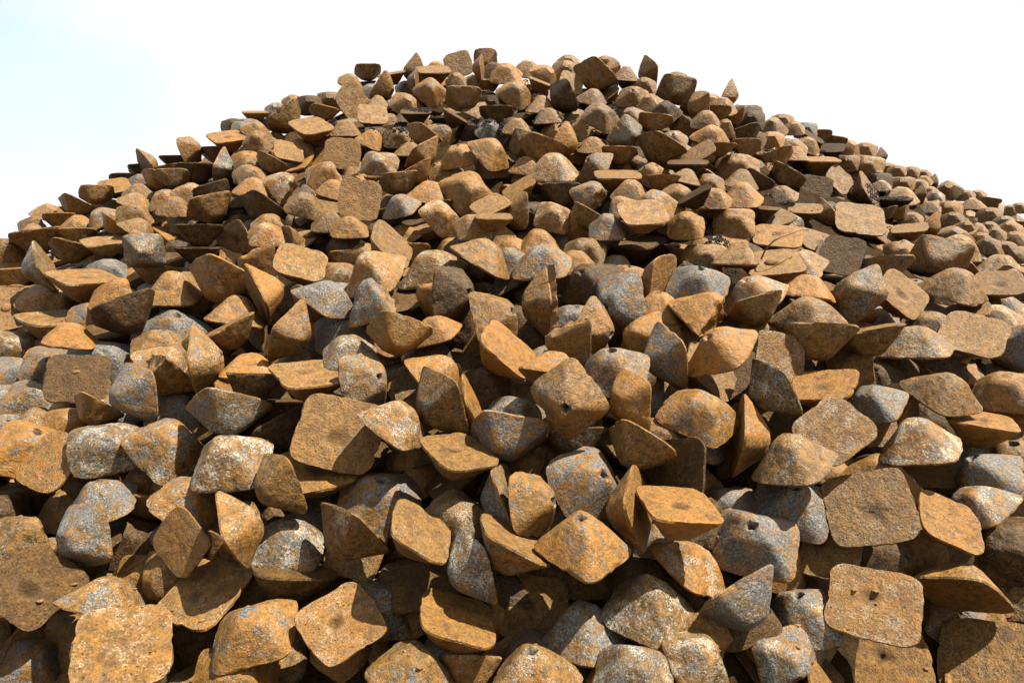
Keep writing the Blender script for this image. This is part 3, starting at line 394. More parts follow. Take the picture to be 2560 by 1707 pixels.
# x, y, z (mm), quaternion (x1000), size (mm), kind, skin, label
INGOTS = [
(-864,1508,613,144,232,-897,-347,183,9,'p','big flat-faced orange ingot at the lower left, white speckled, shadow down its right side'),
(-745,1666,668,-155,591,-771,-183,180,6,'p','pinkish rhombus-shaped flat ingot face with white pitted centre, resting above the bottom edge'),
(-1164,1661,696,-315,67,889,325,177,8,'d','dark brown flat diamond face cut off by the left edge, mottled and pitted'),
(-391,1563,647,-35,333,-850,-406,156,12,'p','flat orange face tilted like a diamond, upper half in shadow, rust hole in its middle'),
(-1172,1664,519,-911,-304,-193,-203,160,8,'g','smooth grey and orange dome in the bottom left corner of the heap'),
(-613,1523,552,937,303,120,124,172,10,'r','brown dome cut by the bottom edge, pale patch on top, below the pink rhombus'),
(-586,1541,656,-954,-267,69,-116,168,12,'o','orange and grey humped ingot tucked under the right corner of the pink pitted rhombus'),
(-982,1656,683,-987,98,-119,39,161,12,'p','bright orange mound with a sharp lower rim, just above the big speckled flat face'),
(-805,1698,804,653,-662,360,74,143,7,'t','narrow brown diamond face standing upright on its point above the pink rhombus'),
(-645,1639,858,788,-278,486,-256,160,5,'p','pale wedge pointing down like a tooth, lit left half and grey shaded right half'),
(-1102,1734,801,554,352,-629,416,164,8,'g','olive-grey dome with a chipped sharp right edge, beside the dark mottled diamond'),
(-1114,1843,878,951,242,-93,167,163,0,'g','blue-grey dome with a small hole at its top and a lit orange left flank'),
(-1285,1934,952,310,-441,749,384,165,5,'t','oblong tan flat face leaning to the right, with two small dark holes'),
(-1394,1983,999,914,302,250,105,202,4,'o','bright orange dome with a dark round hole near its top, at the left edge'),
(-1140,1916,1011,856,438,78,264,172,7,'w','round-topped dome with a thin raised seam line down its front'),
(-960,1925,1010,903,211,336,-167,191,9,'w','large brown dome with lit orange crown and white streaks, right of the seamed dome'),
(-739,1786,1001,953,302,-13,3,192,8,'w','long brown dome with white flecks sloping down left, under the long olive bowl'),
(-584,1686,940,530,311,-756,225,150,9,'r','brown wedge with a lit tip, left of the big tan pitted face'),
(-521,1838,936,31,-200,945,256,193,10,'r','reddish flat ingot half covered by the big tan pitted face lying on it'),
(-467,1844,1043,138,5,-832,-537,207,10,'t','big tan flat face, rough and finely pitted with chipped corners, facing the viewer squarely'),
(-1038,1966,836,122,461,-878,30,170,5,'o','orange boat-shaped ingot whose right end is hidden by a pale orange dome'),
(-841,1790,890,-938,-183,-286,62,167,11,'p','pale orange dome with a broken lower left rim, left of the pale tooth wedge'),
(-1307,1842,779,-913,-281,-160,-248,174,13,'r','brown dome at the left edge with a triangular light patch on its right'),
(-1434,1907,825,-875,-371,-187,-248,147,9,'d','half-hidden dark brown ingot, domed side outward, below and left of the orange dome with hole'),
(-1061,1912,750,-919,-332,-210,-32,186,10,'d','half-hidden dark brown ingot, domed side outward, just left of the narrow upright diamond'),
(-962,1806,688,950,250,153,109,154,8,'r','half-hidden rust-brown ingot, domed side outward, below and left of the narrow upright diamond'),
(-882,1722,693,-505,-299,697,-412,148,10,'r','small smooth brown ingot wedged between the narrow upright diamond and the pink rhombus'),
(-748,1788,730,-266,-165,909,-274,155,8,'r','half-hidden rust-brown ingot, seen edge-on, below and left of the pale tooth wedge'),
(-559,1715,803,-975,-197,-89,-49,163,9,'w','dark dome flecked rust and white, right of the pale tooth wedge'),
(-393,1631,831,374,403,-823,143,168,11,'r','red-brown triangular wedge with its long sharp edge falling to the right'),
(-547,1688,709,80,216,-973,27,193,5,'d','dark boat-shaped ingot with white crust along its rim, below the white-flecked dark dome'),
(-348,1792,893,938,334,50,79,213,4,'g','big blue-grey dome with orange streaks and a hole, below the big tan pitted face'),
(-1439,2080,828,-34,382,-922,42,189,7,'d','half-hidden dark brown ingot, seen edge-on, below and left of the leaning oblong face'),
(-800,1703,536,-755,-217,559,-265,164,9,'d','half-hidden dark brown ingot, domed side outward, just below the pink pitted rhombus'),
(-542,1662,502,434,-287,780,-348,152,12,'r','half-hidden rust-brown ingot, domed side outward, below and left of the half-shaded flat diamond'),
(-466,1710,467,-949,-291,-82,-88,158,13,'d','half-hidden dark brown ingot, domed side outward, just below the half-shaded flat diamond'),
(-139,1723,1000,70,327,-920,-204,165,5,'r','brown flat-topped ingot with a curled metal nub on its half-lit face'),
(-10,1783,1041,-83,-63,954,-282,183,12,'g','grey bowl-shaped dome hanging below a thin nearly level rim'),
(-138,1700,870,-882,-342,-149,287,149,12,'w','round dome mixing grey, rust and white, right of the dark blue-grey big dome'),
(-29,1721,902,551,-89,-827,-69,161,8,'g','upright stone with a dark hollow face, squeezed left of a trapezoid dome'),
(62,1635,914,-713,-138,-582,364,147,0,'t','tan trapezoid dome with a chipped hole on its right shoulder'),
(193,1674,956,-760,-348,-383,392,180,0,'g','square grey dome with a shiny dark hole at upper right'),
(175,1796,1023,29,9,972,-234,152,5,'d','half-hidden dark brown ingot, domed side outward, just above the grey dome with shiny hole'),
(276,1630,901,-563,-40,765,310,169,8,'t','tall narrow ingot on its corner, bright ridge between grey side and brown face'),
(377,1567,900,-56,-91,987,124,175,8,'o','orange flat-topped ingot tipped toward the viewer, dotted with pores, grey-brown underside'),
(158,1523,862,-907,-168,-76,380,172,2,'o','orange and grey dome with a small hole at its crown and a broken lower edge'),
(-227,1594,840,308,73,-930,-187,158,11,'t','golden brown flat face with a bright strip along its left side'),
(-104,1574,773,593,261,-756,87,159,8,'w','triangular white-flecked orange wedge pointing up, sharp edge on its right'),
(-9,1561,822,248,64,-966,-25,173,11,'p','pale-topped slab sloping down to the right below the tan trapezoid dome'),
(51,1688,635,21,-72,-890,-450,162,12,'r','rusty red flat face, rough and pitted, with a dark shadow band down its right half'),
(-130,1539,656,161,35,-980,-113,169,5,'t','long olive-brown flat face tipped up, bright strip at its right end'),
(162,1562,648,-939,-94,33,329,176,11,'g','tall conical grey-blue dome with rusty skirts and a bright crown'),
(311,1551,708,939,182,70,-283,185,11,'w','broad white-frosted dome with a straight left side, tapering to lower right'),
(50,1448,598,978,97,9,-186,170,2,'p','orange and white dome at the bottom edge with small holes at its top'),
(-210,1471,597,944,71,200,-251,168,8,'t','smooth brown dome at the bottom edge, right of the half-shaded flat diamond'),
(-97,1562,539,-31,-110,945,-307,147,8,'p','small bright orange block peeking up at the bottom edge between two domes'),
(250,1403,626,962,231,-30,-146,151,9,'w','grey and white dome at the bottom edge, below the frosted broad dome'),
(399,1431,632,-780,-163,-370,478,141,8,'w','white-streaked wedge-like dome at the bottom edge with a slanting left side'),
(-314,1653,662,-907,-412,-62,-61,152,8,'g','small grey dome deep in a dark gap, orange stain on its nose'),
(-210,1654,691,-12,-132,957,259,152,7,'d','half-hidden dark brown ingot, flat top showing, above and left of the olive flat face'),
(197,1743,701,34,41,935,350,160,5,'d','half-hidden dark brown ingot, flat face outward, just below the crowned orange dome'),
(435,1640,766,825,-65,235,-510,166,6,'p','bright orange triangular mound with a ragged edge falling to lower right'),
(584,1635,830,902,380,-34,-203,179,2,'g','big grey ridged dome with orange ring around a dimple in its front'),
(514,1521,716,-223,49,-925,305,170,9,'g','grey boat-shaped ingot rising to the right, its long sharp rim on top'),
(785,1731,771,-81,-264,-857,-436,162,6,'t','tan flat face half in the shadow of the big rust-pitted face beside it'),
(883,1685,882,-206,-93,-849,-478,185,10,'t','large tan flat face with a rusty pit in the middle and a jagged right side'),
(838,1581,684,111,269,868,403,174,6,'p','brightest big flat orange face, chipped left corner and shallow dimple, lower right'),
(989,1844,931,-862,-231,-101,440,201,11,'o','orange ridged dome partly hidden behind the rust-pitted face'),
(1068,1795,1043,934,112,-108,-323,182,11,'w','white-frosted rusty mound with a rounded top and broad base'),
(1276,1852,942,-875,-192,313,315,172,0,'g','blue-grey dome with a white-ringed hole near the upper right edge'),
(1068,1685,844,155,-162,-907,-356,147,5,'o','smooth golden-orange face with a folded left edge, pointing down at the right'),
(1183,1751,883,-839,-91,244,479,159,12,'w','orange mound frosted grey-white with its point toward the right edge'),
(1293,1790,761,-853,-428,205,217,194,10,'d','very dark blue-black dome with a few white specks at the right edge'),
(1083,1647,716,-824,344,-40,449,175,5,'o','orange roof-shaped ingot, lit on top, its shaded flat face turned down to the viewer'),
(950,1701,754,725,354,351,-475,146,0,'d','dark dome with a gaping hole on its right, under the rust-pitted face'),
(1070,1766,781,-702,-273,-413,513,148,12,'r','smooth brown dome squeezed below the left edge of the smooth golden face'),
(1076,1737,548,-541,72,783,-299,169,0,'r','brown dome shoulder rising right of the bright dimpled face'),
(1129,1603,541,-197,-300,-868,-343,195,7,'r','huge rust-brown flat face filling the bottom right corner'),
(902,1634,526,193,191,918,288,172,12,'r','tan flat face with jagged right edge, shadowed by the bright dimpled face above'),
(627,1525,578,674,363,397,-507,150,13,'w','squarish orange and white ingot at the bottom edge with a cracked left side'),
(692,1632,655,928,289,-159,-173,164,0,'w','orange dome with white frosting, behind the left side of the bright dimpled face'),
(564,1621,540,687,-106,-719,19,149,13,'r','brown slanting ingot with a crumbly ragged edge at the bottom'),
(707,1730,894,-908,-341,14,244,184,4,'g','grey-brown dome with a dark hole, under the tan grey-specked mound'),
(688,1683,1018,-887,-159,115,418,175,11,'p','tan grey-specked mound with a broad skirt, tip pointing right'),
(437,1721,971,-605,275,-731,-155,161,5,'d','dark brown flat face with rounded right rim, right of the square grey dome'),
(630,1810,1045,-575,235,-720,308,180,5,'o','orange wedge standing on its tip, dark left face and lit right flank'),
(565,1784,867,909,389,-89,-119,156,11,'g','half-hidden blue-grey ingot, domed side outward, above and left of the ridged grey dome'),
(828,1757,1063,-301,127,-843,-428,158,5,'w','grey-white frosted flat face tilted like a diamond, brown spots on it'),
(1450,1970,961,-893,-327,154,268,180,3,'r','orange-brown dome at the right edge above the ringed-hole dome'),
(1326,1770,644,-939,-163,152,261,146,6,'r','half-hidden rust-brown ingot, domed side outward, just right of the orange roof ingot'),
(1230,2008,885,95,249,951,153,160,7,'r','half-hidden rust-brown ingot, flat top showing, just below the frosted mound'),
(-1888,2717,1588,-536,-474,675,179,176,11,'w','thin upright wedge pointing up near the left edge, white-flecked with a pale right side'),
(-1696,2702,1520,2,494,-854,-165,222,8,'p','pale flat-topped boat-shaped ingot with a grey stain at its right end'),
(-1492,2600,1485,-949,-273,-94,-128,197,13,'o','orange and grey dome right below the pale boat ingot, lit on its front'),
(-1291,2601,1505,-974,-215,-26,-63,200,11,'r','brown-grey mound with a straight lower rim, right of an orange and grey dome'),
(-1092,2557,1514,-181,-363,894,-189,225,11,'o','orange triangular bowl with a dusty white patch and a sharp upper rim'),
(-860,2391,1473,828,-275,489,-6,194,11,'o','orange shell-like ingot with a lit curved edge, right of the dusty triangle bowl'),
(-798,2570,1575,-152,-53,917,364,185,5,'p','pale tan slab with a flat lit top and a thick front side'),
(-1005,2654,1605,-579,-390,683,-216,197,13,'o',"smooth orange dome leaning against the pale tan slab's left side"),
(-1183,2951,1730,-689,519,-401,-310,157,10,'r','brown pitted flat face turned left, above the smooth orange dome'),
(-1432,2663,1642,-143,196,-850,468,147,8,'w','square-fronted brown-grey block with a white dusting, beside a black gap'),
(-1766,2961,1711,-52,386,-900,-198,160,7,'p','bowl-like ingot with a bright flaky top, left of the square dusted block'),
(-1935,2999,1690,73,380,-916,110,160,10,'r','brown bowl with a sharp upper rim falling right, near the left edge'),
(-1696,2872,1598,888,376,77,251,157,9,'g','half-hidden blue-grey ingot, domed side outward, above and right of the pale boat ingot'),
(-1871,2786,1470,-910,-279,-273,-141,202,12,'o',"orange dome with a bright left flank under the pale boat ingot's left end"),
(-1356,2406,1390,-244,284,-920,114,197,9,'d','dark brown bowl with its rim rising to the right, below the brown-grey mound'),
(-1238,2504,1349,-914,-329,-210,108,228,4,'g','grey-brown dome with a dark hole at its crown, in the shade'),
(-1261,2672,1415,-24,217,-974,64,188,12,'d','half-hidden dark brown ingot, seen edge-on, above and right of the shaded holed dome'),
(-945,2349,1401,-990,-52,-79,-101,190,11,'r','brown curved mound with a dark arched lower edge, under the dusty triangle bowl'),
(-901,2195,1326,-255,276,-924,-67,158,9,'r','brown slab rising right with a white-dusted belly, under a curved mound'),
(-675,2120,1323,-466,298,-804,219,167,12,'r','red-brown triangle with a vertical right edge and grainy face'),
(-599,2219,1448,948,111,265,-137,171,12,'g','lit grey and orange mound sloping down right below the pale tan slab'),
(-446,2196,1444,-937,-278,175,115,199,13,'g','wide grey mound with its rim slanting up to the right'),
(-562,2247,1337,896,427,51,111,171,11,'g','half-hidden blue-grey ingot, domed side outward, just above the white mound'),
(-485,2032,1276,-971,-223,5,-81,158,8,'w','whitest mound of the heap, almost all pale grey-white, flat-bottomed'),
(-404,1927,1182,733,197,619,-203,165,2,'p','orange and white dome with a hole at its right shoulder, just under the white mound'),
(-1733,2603,1354,7,-450,883,132,231,5,'p','long ingot with a bright nearly level top, tip at the left'),
(-1493,2308,1322,-968,-134,-96,-190,144,10,'o','small bright orange mound sitting against the long bright-topped ingot'),
(-1841,2507,1279,825,472,157,269,178,7,'w','pale striated grey dome at the left edge'),
(-2018,2731,1412,-54,-373,809,452,220,5,'r','reddish flat face with a round nub at the left edge'),
(-1463,2525,1321,39,-269,943,193,177,5,'d','half-hidden dark brown ingot, flat top showing, below and left of the dark rising bowl'),
(-1419,2376,1243,-888,-391,-132,-201,214,7,'g','grey and rust dome behind the flat face with a round nub'),
(-1630,2403,1223,-854,-450,-191,-178,159,5,'g','blue-grey dome with orange streaks under the small orange mound'),
(-1419,2233,1166,131,205,-830,-501,174,9,'d','upright dark brown flat face with a small round nub and a rusty crust'),
(-1755,2435,1187,896,219,337,187,162,9,'g','grey-orange dome flank at the left, left of the nubbed dark face'),
(-1609,2297,1116,-913,-339,-199,-110,169,5,'g','tan and orange dome with its right side hidden by the nubbed dark face'),
(-1378,2138,1047,-892,-354,-133,-247,147,9,'o','half-hidden orange ingot, domed side outward, just below the nubbed dark face'),
(-1282,2098,1082,256,348,-885,176,144,8,'r',"small brown wedge poking out right of the nubbed dark face's foot"),
(-1128,2017,1141,-594,-423,637,-250,174,11,'g','grey-orange upright bowl with a thin curved edge down its right side'),
(-1082,2084,1189,-318,-508,795,-93,196,13,'r','brown wedge with a long bright edge falling right, left of the pale blade'),
(-1141,2256,1230,-926,-97,-364,29,164,9,'p','orange-topped dome, right half shaded, lying behind the brown falling wedge'),
(-1223,2368,1296,-939,-251,-61,-228,158,6,'t','half-hidden tan ingot, domed side outward, below and left of the shaded holed dome'),
(-933,2086,1240,710,-318,600,-187,182,5,'p','pale bright blade-like wedge standing upright on its edge'),
(-801,2084,1224,-987,-75,-24,-138,148,6,'o','orange mound lying rim to rim on a dark boat-shaped ingot'),
(-748,1967,1162,1,223,-971,86,178,13,'d','dark boat-shaped ingot in shade beneath the orange lid mound'),
(-578,1932,1184,-35,-345,918,192,172,6,'p','orange boat ingot with a dark pit in its half-shaded flat top'),
(-794,1910,1087,-63,-375,886,-266,191,7,'g','long olive and orange bowl with a wavy upper rim and a pointed right tip'),
(-706,2080,1082,16,161,-987,8,187,9,'d','half-hidden dark brown ingot, seen edge-on, below and left of the pit-topped boat'),
(-658,1964,1022,295,-346,853,-257,178,7,'d','dark speckled wedge in shadow just left of the big tan pitted face'),
(-1044,2122,1092,-902,-368,-105,-200,159,9,'g','half-hidden blue-grey ingot, domed side outward, below and right of the brown falling wedge'),
(-496,2418,1556,-898,-396,100,165,206,11,'p','peaked orange and white dome above the slanting grey mound'),
(-475,2579,1648,-392,-112,859,309,185,11,'t','tan slab with a sunlit flat face tilted right, high on the left of centre'),
(-295,2478,1571,-965,-232,76,98,210,12,'p','pale tan mound with sharp tips both ends, dark split stone below it'),
(-174,2619,1583,-400,-268,842,-243,226,11,'d','dark brown shaded dome right of the sharp-tipped pale mound'),
(-95,2396,1602,-946,-55,-274,162,203,7,'r','thick brown slab with a dark broken rim running down to the right'),
(104,2398,1586,964,258,-35,-57,188,12,'g','neat grey-orange mound with a flat bottom, perched above a dark gap'),
(111,2757,1691,970,242,-2,-20,206,11,'o','half-hidden orange ingot, domed side outward, just above the perched grey mound'),
(-178,2197,1447,-666,-184,-695,198,176,2,'d','dark smooth dome with lit right edge and a hole at its far right'),
(-418,2400,1409,80,-142,959,232,205,8,'d','dark flat ingot hidden under the slanting grey mound'),
(-35,2181,1379,748,168,513,-386,192,4,'t','tan dome with a nipple-like hole at upper right and a pointed left corner'),
(82,2226,1421,-655,-291,659,226,180,12,'r','upright rust wedge with a thin splintered metal fin on its right edge'),
(262,2345,1517,-851,-426,124,282,188,7,'d','dark brown peaked dome whose top alone catches light'),
(278,2612,1653,-913,-404,15,50,153,12,'r','half-hidden rust-brown ingot, domed side outward, just above the dark peaked dome'),
(333,2201,1422,-614,-244,679,-321,184,1,'g','blue-grey orange-patched dome with a dimple on its left side'),
(503,2378,1520,-704,176,603,332,163,5,'p','pale block with a bright left face, between the tan and blue-grey holed domes'),
(477,2217,1413,950,161,57,-262,161,2,'o','orange-tan mound with a shaded right end, right of the dimpled blue dome'),
(386,2105,1315,830,271,-448,-192,155,12,'o','leaf-shaped orange and grey ingot rising to the right'),
(268,2097,1334,503,55,757,-414,165,4,'t','tan dome with a dark hole at its right end, below the dimpled blue dome'),
(201,2215,1376,933,358,-15,-43,147,6,'g','half-hidden blue-grey ingot, domed side outward, just right of the finned wedge'),
(152,2027,1306,-621,-298,723,-56,186,13,'t','tan triangular dome with a straight sharp right edge, right of the finned wedge'),
(281,1890,1229,923,344,-80,-151,179,3,'g','shiny grey dome with a blue hole on top and bright shoulder'),
(426,1953,1249,587,309,-745,-71,172,0,'g','streaky grey upright wedge with a vertical right edge and a hole'),
(118,1852,1222,-957,161,-93,223,172,8,'o','orange mound, lit crest over a shaded front face, above the smooth brown dome'),
(137,1697,1153,387,243,-714,531,162,2,'t','smooth round brown dome with a dimple low on its left'),
(295,1768,1142,663,236,-703,105,142,12,'o','orange leaf-like ingot with a crusty right edge, right of the smooth brown dome'),
(496,1794,1120,-906,-299,-134,268,177,12,'t',"large tan-grey dome with a clean lower edge lying on another ingot's rim"),
(311,1706,1024,-285,-25,934,-212,161,0,'r','dark brown plate with a thin rim sloping right, behind the grey dome with shiny hole'),
(6,1932,1093,923,344,60,-164,163,9,'w','white and blue-grey dome behind the grey bowl'),
(-81,2045,1168,-917,-391,-43,63,168,11,'d','dark rusty dome with white specks, in shade right of the orange fin'),
(-129,1880,1116,533,233,-787,-207,153,8,'o','narrow orange wedge with a lit right face, left of the white and blue-grey dome'),
(-202,1832,1124,539,380,-746,92,179,10,'r','tall brown triangle wedge, its sharp edge falling to the right'),
(-212,1989,1207,-878,10,-346,329,176,11,'o','orange fin-like ingot, sunlit left part and shaded right, above the tall brown triangle'),
(-298,1784,1095,940,31,283,-190,172,8,'p','pale mound with lit left half, its rim sloping down beside the big tan pitted face'),
(-30,2025,1260,349,-18,-900,-259,176,9,'o','slab with bright orange lower face and shaded upper face, tipped right'),
(-335,1990,1310,107,268,-925,247,162,9,'o','orange-brown bowl with a level rim under the dark flat ingot'),
(-246,2126,1337,970,181,-135,-91,144,12,'o','small bright orange mound with a slanted base, right of an orange-brown bowl'),
(-172,2350,1322,342,27,928,-146,182,11,'d','half-hidden dark brown ingot, domed side outward, just below the dark smooth dome'),
(-15,2495,1503,-965,44,257,30,179,7,'d','half-hidden dark brown ingot, seen edge-on, just above the nippled tan dome'),
(624,2296,1502,-890,-399,-34,217,193,4,'g','blue-grey smooth dome with an orange-ringed hole on top'),
(817,2324,1471,902,212,-150,-344,196,7,'p','pale orange-white mound with a dark notch at its right rim'),
(609,2124,1399,831,159,291,-446,195,13,'o','orange-brown triangular mound with a long straight lower edge'),
(783,2171,1396,-119,-116,-968,188,147,12,'r','brown bowl with its straight rim rising right, under the notched pale mound'),
(1012,2336,1477,-943,-6,-84,322,181,8,'o','bright orange-topped mound over a dark front, below the slab with a nub'),
(941,2171,1391,-868,-206,-63,447,181,12,'r','reddish roof-like slab with a chipped right corner, above a black gap'),
(969,2552,1562,-59,-13,-964,-258,216,8,'t','flat tan slab carrying a loose rusty nub on its middle'),
(1115,2676,1607,-898,-274,71,338,188,6,'p','pale dome with an orange right flank, just behind the nub-topped slab'),
(821,2469,1606,969,26,35,-242,180,13,'r','brown mound with a dark cracked underside and a flat dark base'),
(733,2611,1629,870,474,-49,-126,151,12,'t','half-hidden tan ingot, domed side outward, just above the orange-ringed dome'),
(1319,2732,1632,-72,-301,-754,-579,164,11,'d','dark brown upright flat face with a purple-black stain'),
(1100,2831,1715,5,-187,-919,-346,171,6,'o','orange flat top with a black pit, a thin wire bending over it'),
(1368,2428,1454,278,-225,-829,-431,177,8,'t','tan slab leaning right, its pitted flat face beside a rounded left side'),
(1158,2318,1465,-788,-310,458,270,189,10,'t','olive-tan dome rising to a peak just left of the leaning pitted slab'),
(894,1990,1301,41,-164,-982,88,184,9,'r','wide brown boat ingot with a level rim and flat keel'),
(1090,2084,1306,-94,-106,-990,-2,172,9,'r','gold-brown boat ingot tipped up to the right, beside the wide brown boat'),
(1288,2182,1296,928,91,-33,-360,192,10,'p','pale triangular tent-like mound with a level base'),
(1510,2240,1304,0,-376,-841,-390,184,5,'p','light pinkish-tan flat slab top facing up near the right edge'),
(1641,2271,1271,-707,28,707,19,159,8,'g','grey-brown dome flank on the right of the light flat slab'),
(1667,2570,1512,871,153,136,-446,207,9,'t','arched tan shell of an ingot over a dark hollow near the right edge'),
(1934,2711,1513,-85,-225,-899,-367,151,10,'r','small reddish flat top with a dark pit near the right edge'),
(2209,3096,1635,-915,-110,-52,384,212,8,'p','curved pale-topped ingot at the right edge with a wavy ridge'),
(1823,2921,1636,237,-144,-874,400,208,12,'t','rough tan-grey dome with a dark hollow at its foot'),
(1488,2739,1587,-1,-206,-977,62,204,7,'t','block with a lit pale left end and dark right side, by the stained dark face'),
(1446,2361,1360,926,261,-67,-263,150,10,'r','half-hidden rust-brown ingot, domed side outward, above and right of the tent mound'),
(574,1907,1288,871,276,-210,-349,180,5,'o','orange-grey dome with a beak-like right tip and curved lower edge'),
(755,1965,1235,-543,501,561,374,164,7,'w','whitish rust-spotted upright face with a dark hole at its left side'),
(569,2026,1197,315,-84,-888,-326,179,8,'r','slab with a bright edge and dark flat face behind the lid-like tan dome'),
(663,2094,1189,-85,-126,-847,-509,178,5,'d','dark red-brown flat face deep in shade, left of the white spotted face'),
(689,1832,1163,-484,-183,855,41,160,11,'w','white-dusted triangular bowl with a sharp right edge, below the white spotted face'),
(768,1933,1080,193,43,922,332,150,9,'d',"dark brown rounded flat face behind the frosted diamond's left corner"),
(854,1865,1159,117,300,922,215,161,10,'o','bright orange pitted slab top slanting up to the right'),
(1060,2176,1199,611,151,-773,79,179,12,'r','dark rust dome behind the slanting orange slab'),
(1022,1938,1132,-866,-213,181,415,159,8,'g','grey-green dome with a sharp right tip, in half shade'),
(1237,1954,1165,796,196,188,-540,175,5,'r','brown pointed mound over a black gap near the right edge, wide skirt to the left'),
(1486,2051,1159,-886,-271,82,368,170,10,'t','tan white-flecked dome at the right edge beside the wide brown mound'),
(1334,1956,1049,56,-183,-976,-102,181,8,'o','orange boat ingot with ragged rim and pale flat top, right of the frosted mound'),
(1412,2297,1229,909,315,-97,-254,187,10,'d','half-hidden dark brown ingot, domed side outward, below and right of the tent mound'),
(1168,2196,1188,920,309,-88,-225,156,5,'d','half-hidden dark brown ingot, domed side outward, below and left of the tent mound'),
(-854,3439,2239,89,71,-704,-701,165,7,'t','small tan square face with a dark centre, high on the heap left of centre'),
(-654,2935,1901,104,41,-728,-676,178,11,'t','tan square face with rounded corners, the largest flat face high on the slope'),
(-648,3322,2172,841,539,40,-32,167,12,'p','pale orange ingot, domed side outward, just right of the small tan square'),
(-779,3806,2542,40,124,-867,-481,157,9,'p','rough pale slab with a lit flat top, left below the peak'),
(-960,4037,2709,-520,-88,667,527,211,5,'p','tall pale leaning flat face near the left skyline below the peak'),
(-1036,3135,2022,-857,-286,-388,180,172,13,'p','pale orange pointed dome high on the left slope'),
(-878,3262,2097,-885,-448,-29,-124,208,13,'p','broad pale orange dome right under the small tan square'),
(-899,2965,1900,-918,-366,-146,-43,146,9,'t','tan rounded dome touching the left side of the rounded square face'),
(-466,2849,1869,929,300,-82,-200,142,9,'g','small blue-grey mound pointing right beside the rounded square face'),
(-508,3086,2005,99,-133,980,-107,161,12,'r','rust-brown ingot, domed side outward, just above the blue-grey pointed mound'),
(-362,3013,1952,-984,-132,-101,66,180,9,'o','bright orange mound between the blue-grey pointed mound and the big orange peak'),
(-183,2976,1964,-784,-417,-337,315,209,12,'o','big orange peaked dome high on the slope, right of the rounded square face'),
(-94,3298,2106,247,192,-942,119,192,9,'t','half-hidden tan ingot, domed side outward, above and right of the big orange peak'),
(-283,2811,1820,-830,-391,-375,130,153,12,'p','pale orange dome just under the big orange peak'),
(-423,3330,2203,-321,236,-909,121,168,12,'r','small rust-brown ingot, domed side outward, above and right of the blue-grey pointed mound'),
(-256,3234,2186,-902,-408,98,99,157,6,'o','orange ingot, domed side outward, just above the big orange peak'),
(-594,3573,2375,877,474,16,77,144,6,'t','small tan ingot, domed side outward, below and right of the rough pale slab'),
(-96,3176,2187,845,275,384,-251,180,10,'t','tan ingot, domed side outward, above and right of the big orange peak'),
(-1066,3629,2417,-66,370,-859,-349,190,5,'r','rust-brown ingot, flat top showing, above and left of the small tan square'),
(-1155,3523,2265,-139,-158,871,444,144,5,'p','small pale orange ingot, flat top showing, just above the pointed pale dome'),
(-1285,3912,2563,-365,89,-926,38,206,9,'r','rust-brown ingot, domed side outward, just above the pointed pale dome'),
(-348,4404,3075,-79,124,-684,-714,166,7,'r','brown flat face standing on the skyline at the very top of the heap'),
(-467,3978,2765,-778,-500,-287,251,176,9,'t','tan diamond-shaped dome just below the skyline near the peak'),
(-39,4219,2960,-916,-393,-35,76,187,10,'o','small orange ingot, domed side outward, just right of the skyline face'),
(-272,3868,2656,-9,72,-981,180,191,10,'r','rust-brown ingot, domed side outward, just right of the tan diamond dome'),
(-83,3699,2520,-3,10,-1000,15,172,10,'d','small dark brown ingot, domed side outward, below and right of the skyline face'),
(-1111,3027,1878,217,396,-883,126,177,10,'d','dark brown ingot, domed side outward, below and left of the pointed pale dome'),
(-86,2786,1837,171,-270,893,316,142,7,'t','small tan ingot, flat top showing, below and right of the big orange peak'),
(-666,2789,1772,-948,-295,-15,-114,143,7,'o','orange ingot, domed side outward, below and left of the rounded square face'),
(-145,2567,1739,925,380,6,27,136,8,'p','small pale orange ingot, domed side outward, just right of the pale dome under the peak'),
(-67,2510,1738,0,-13,985,173,132,5,'r','small rust-brown ingot, seen edge-on, just above the dark-rimmed slab'),
(25,3963,2748,855,419,248,-177,188,9,'t','tan ingot, domed side outward, below and right of the skyline face'),
(483,4029,2846,215,331,-914,92,221,10,'r','big brown stone with two faces near the top, right of the peak'),
(939,3895,2710,-97,-35,963,-248,204,8,'r','big brown bowl-like dome on the right skyline'),
(677,3836,2685,-853,-497,-29,156,165,5,'t','small tan ingot, domed side outward, just right of the two-faced stone'),
(734,3514,2419,-73,35,997,-13,162,7,'r','small rust-brown ingot, domed side outward, just above the raised-rim shell'),
(563,3319,2296,-369,-242,-852,283,167,8,'g','blue-grey ingot, domed side outward, above and left of the raised-rim shell'),
(458,3494,2461,-833,-464,-221,203,167,10,'t','tan ingot, domed side outward, just below the two-faced stone'),
(265,3732,2628,458,297,-832,97,171,9,'d','dark brown dome left below the two-faced stone near the top'),
(141,3213,2188,135,191,-972,13,216,8,'r','rust-brown ingot, domed side outward, above and left of the wide pale mound'),
(179,3000,2062,-963,-218,-12,156,208,9,'p','pale triangular mound with a wide level base, upper middle of the slope'),
(376,3160,2121,820,435,-209,-306,159,5,'t','tan pyramid-like dome just right of the wide pale mound'),
(505,3212,2171,-37,68,997,-6,155,10,'r','small rust-brown ingot, domed side outward, just left of the raised-rim shell'),
(699,3251,2205,-199,-215,956,15,212,11,'r','brown shell-like ingot with a raised left rim, upper right slope'),
(1107,3354,2160,879,452,-34,-150,201,10,'t','large tan dome on the upper right slope, right of the raised-rim shell'),
(467,3038,2010,-1,11,-976,-219,192,7,'r','small rust-brown ingot, flat top showing, above and right of the down-tapering dome'),
(342,2857,1915,-759,-383,-343,399,166,13,'p','pale orange dome tapering downward, upper middle of the slope'),
(577,2764,1852,847,338,61,-407,191,9,'t','tan speckled pyramid with a pointed top and wide skirt'),
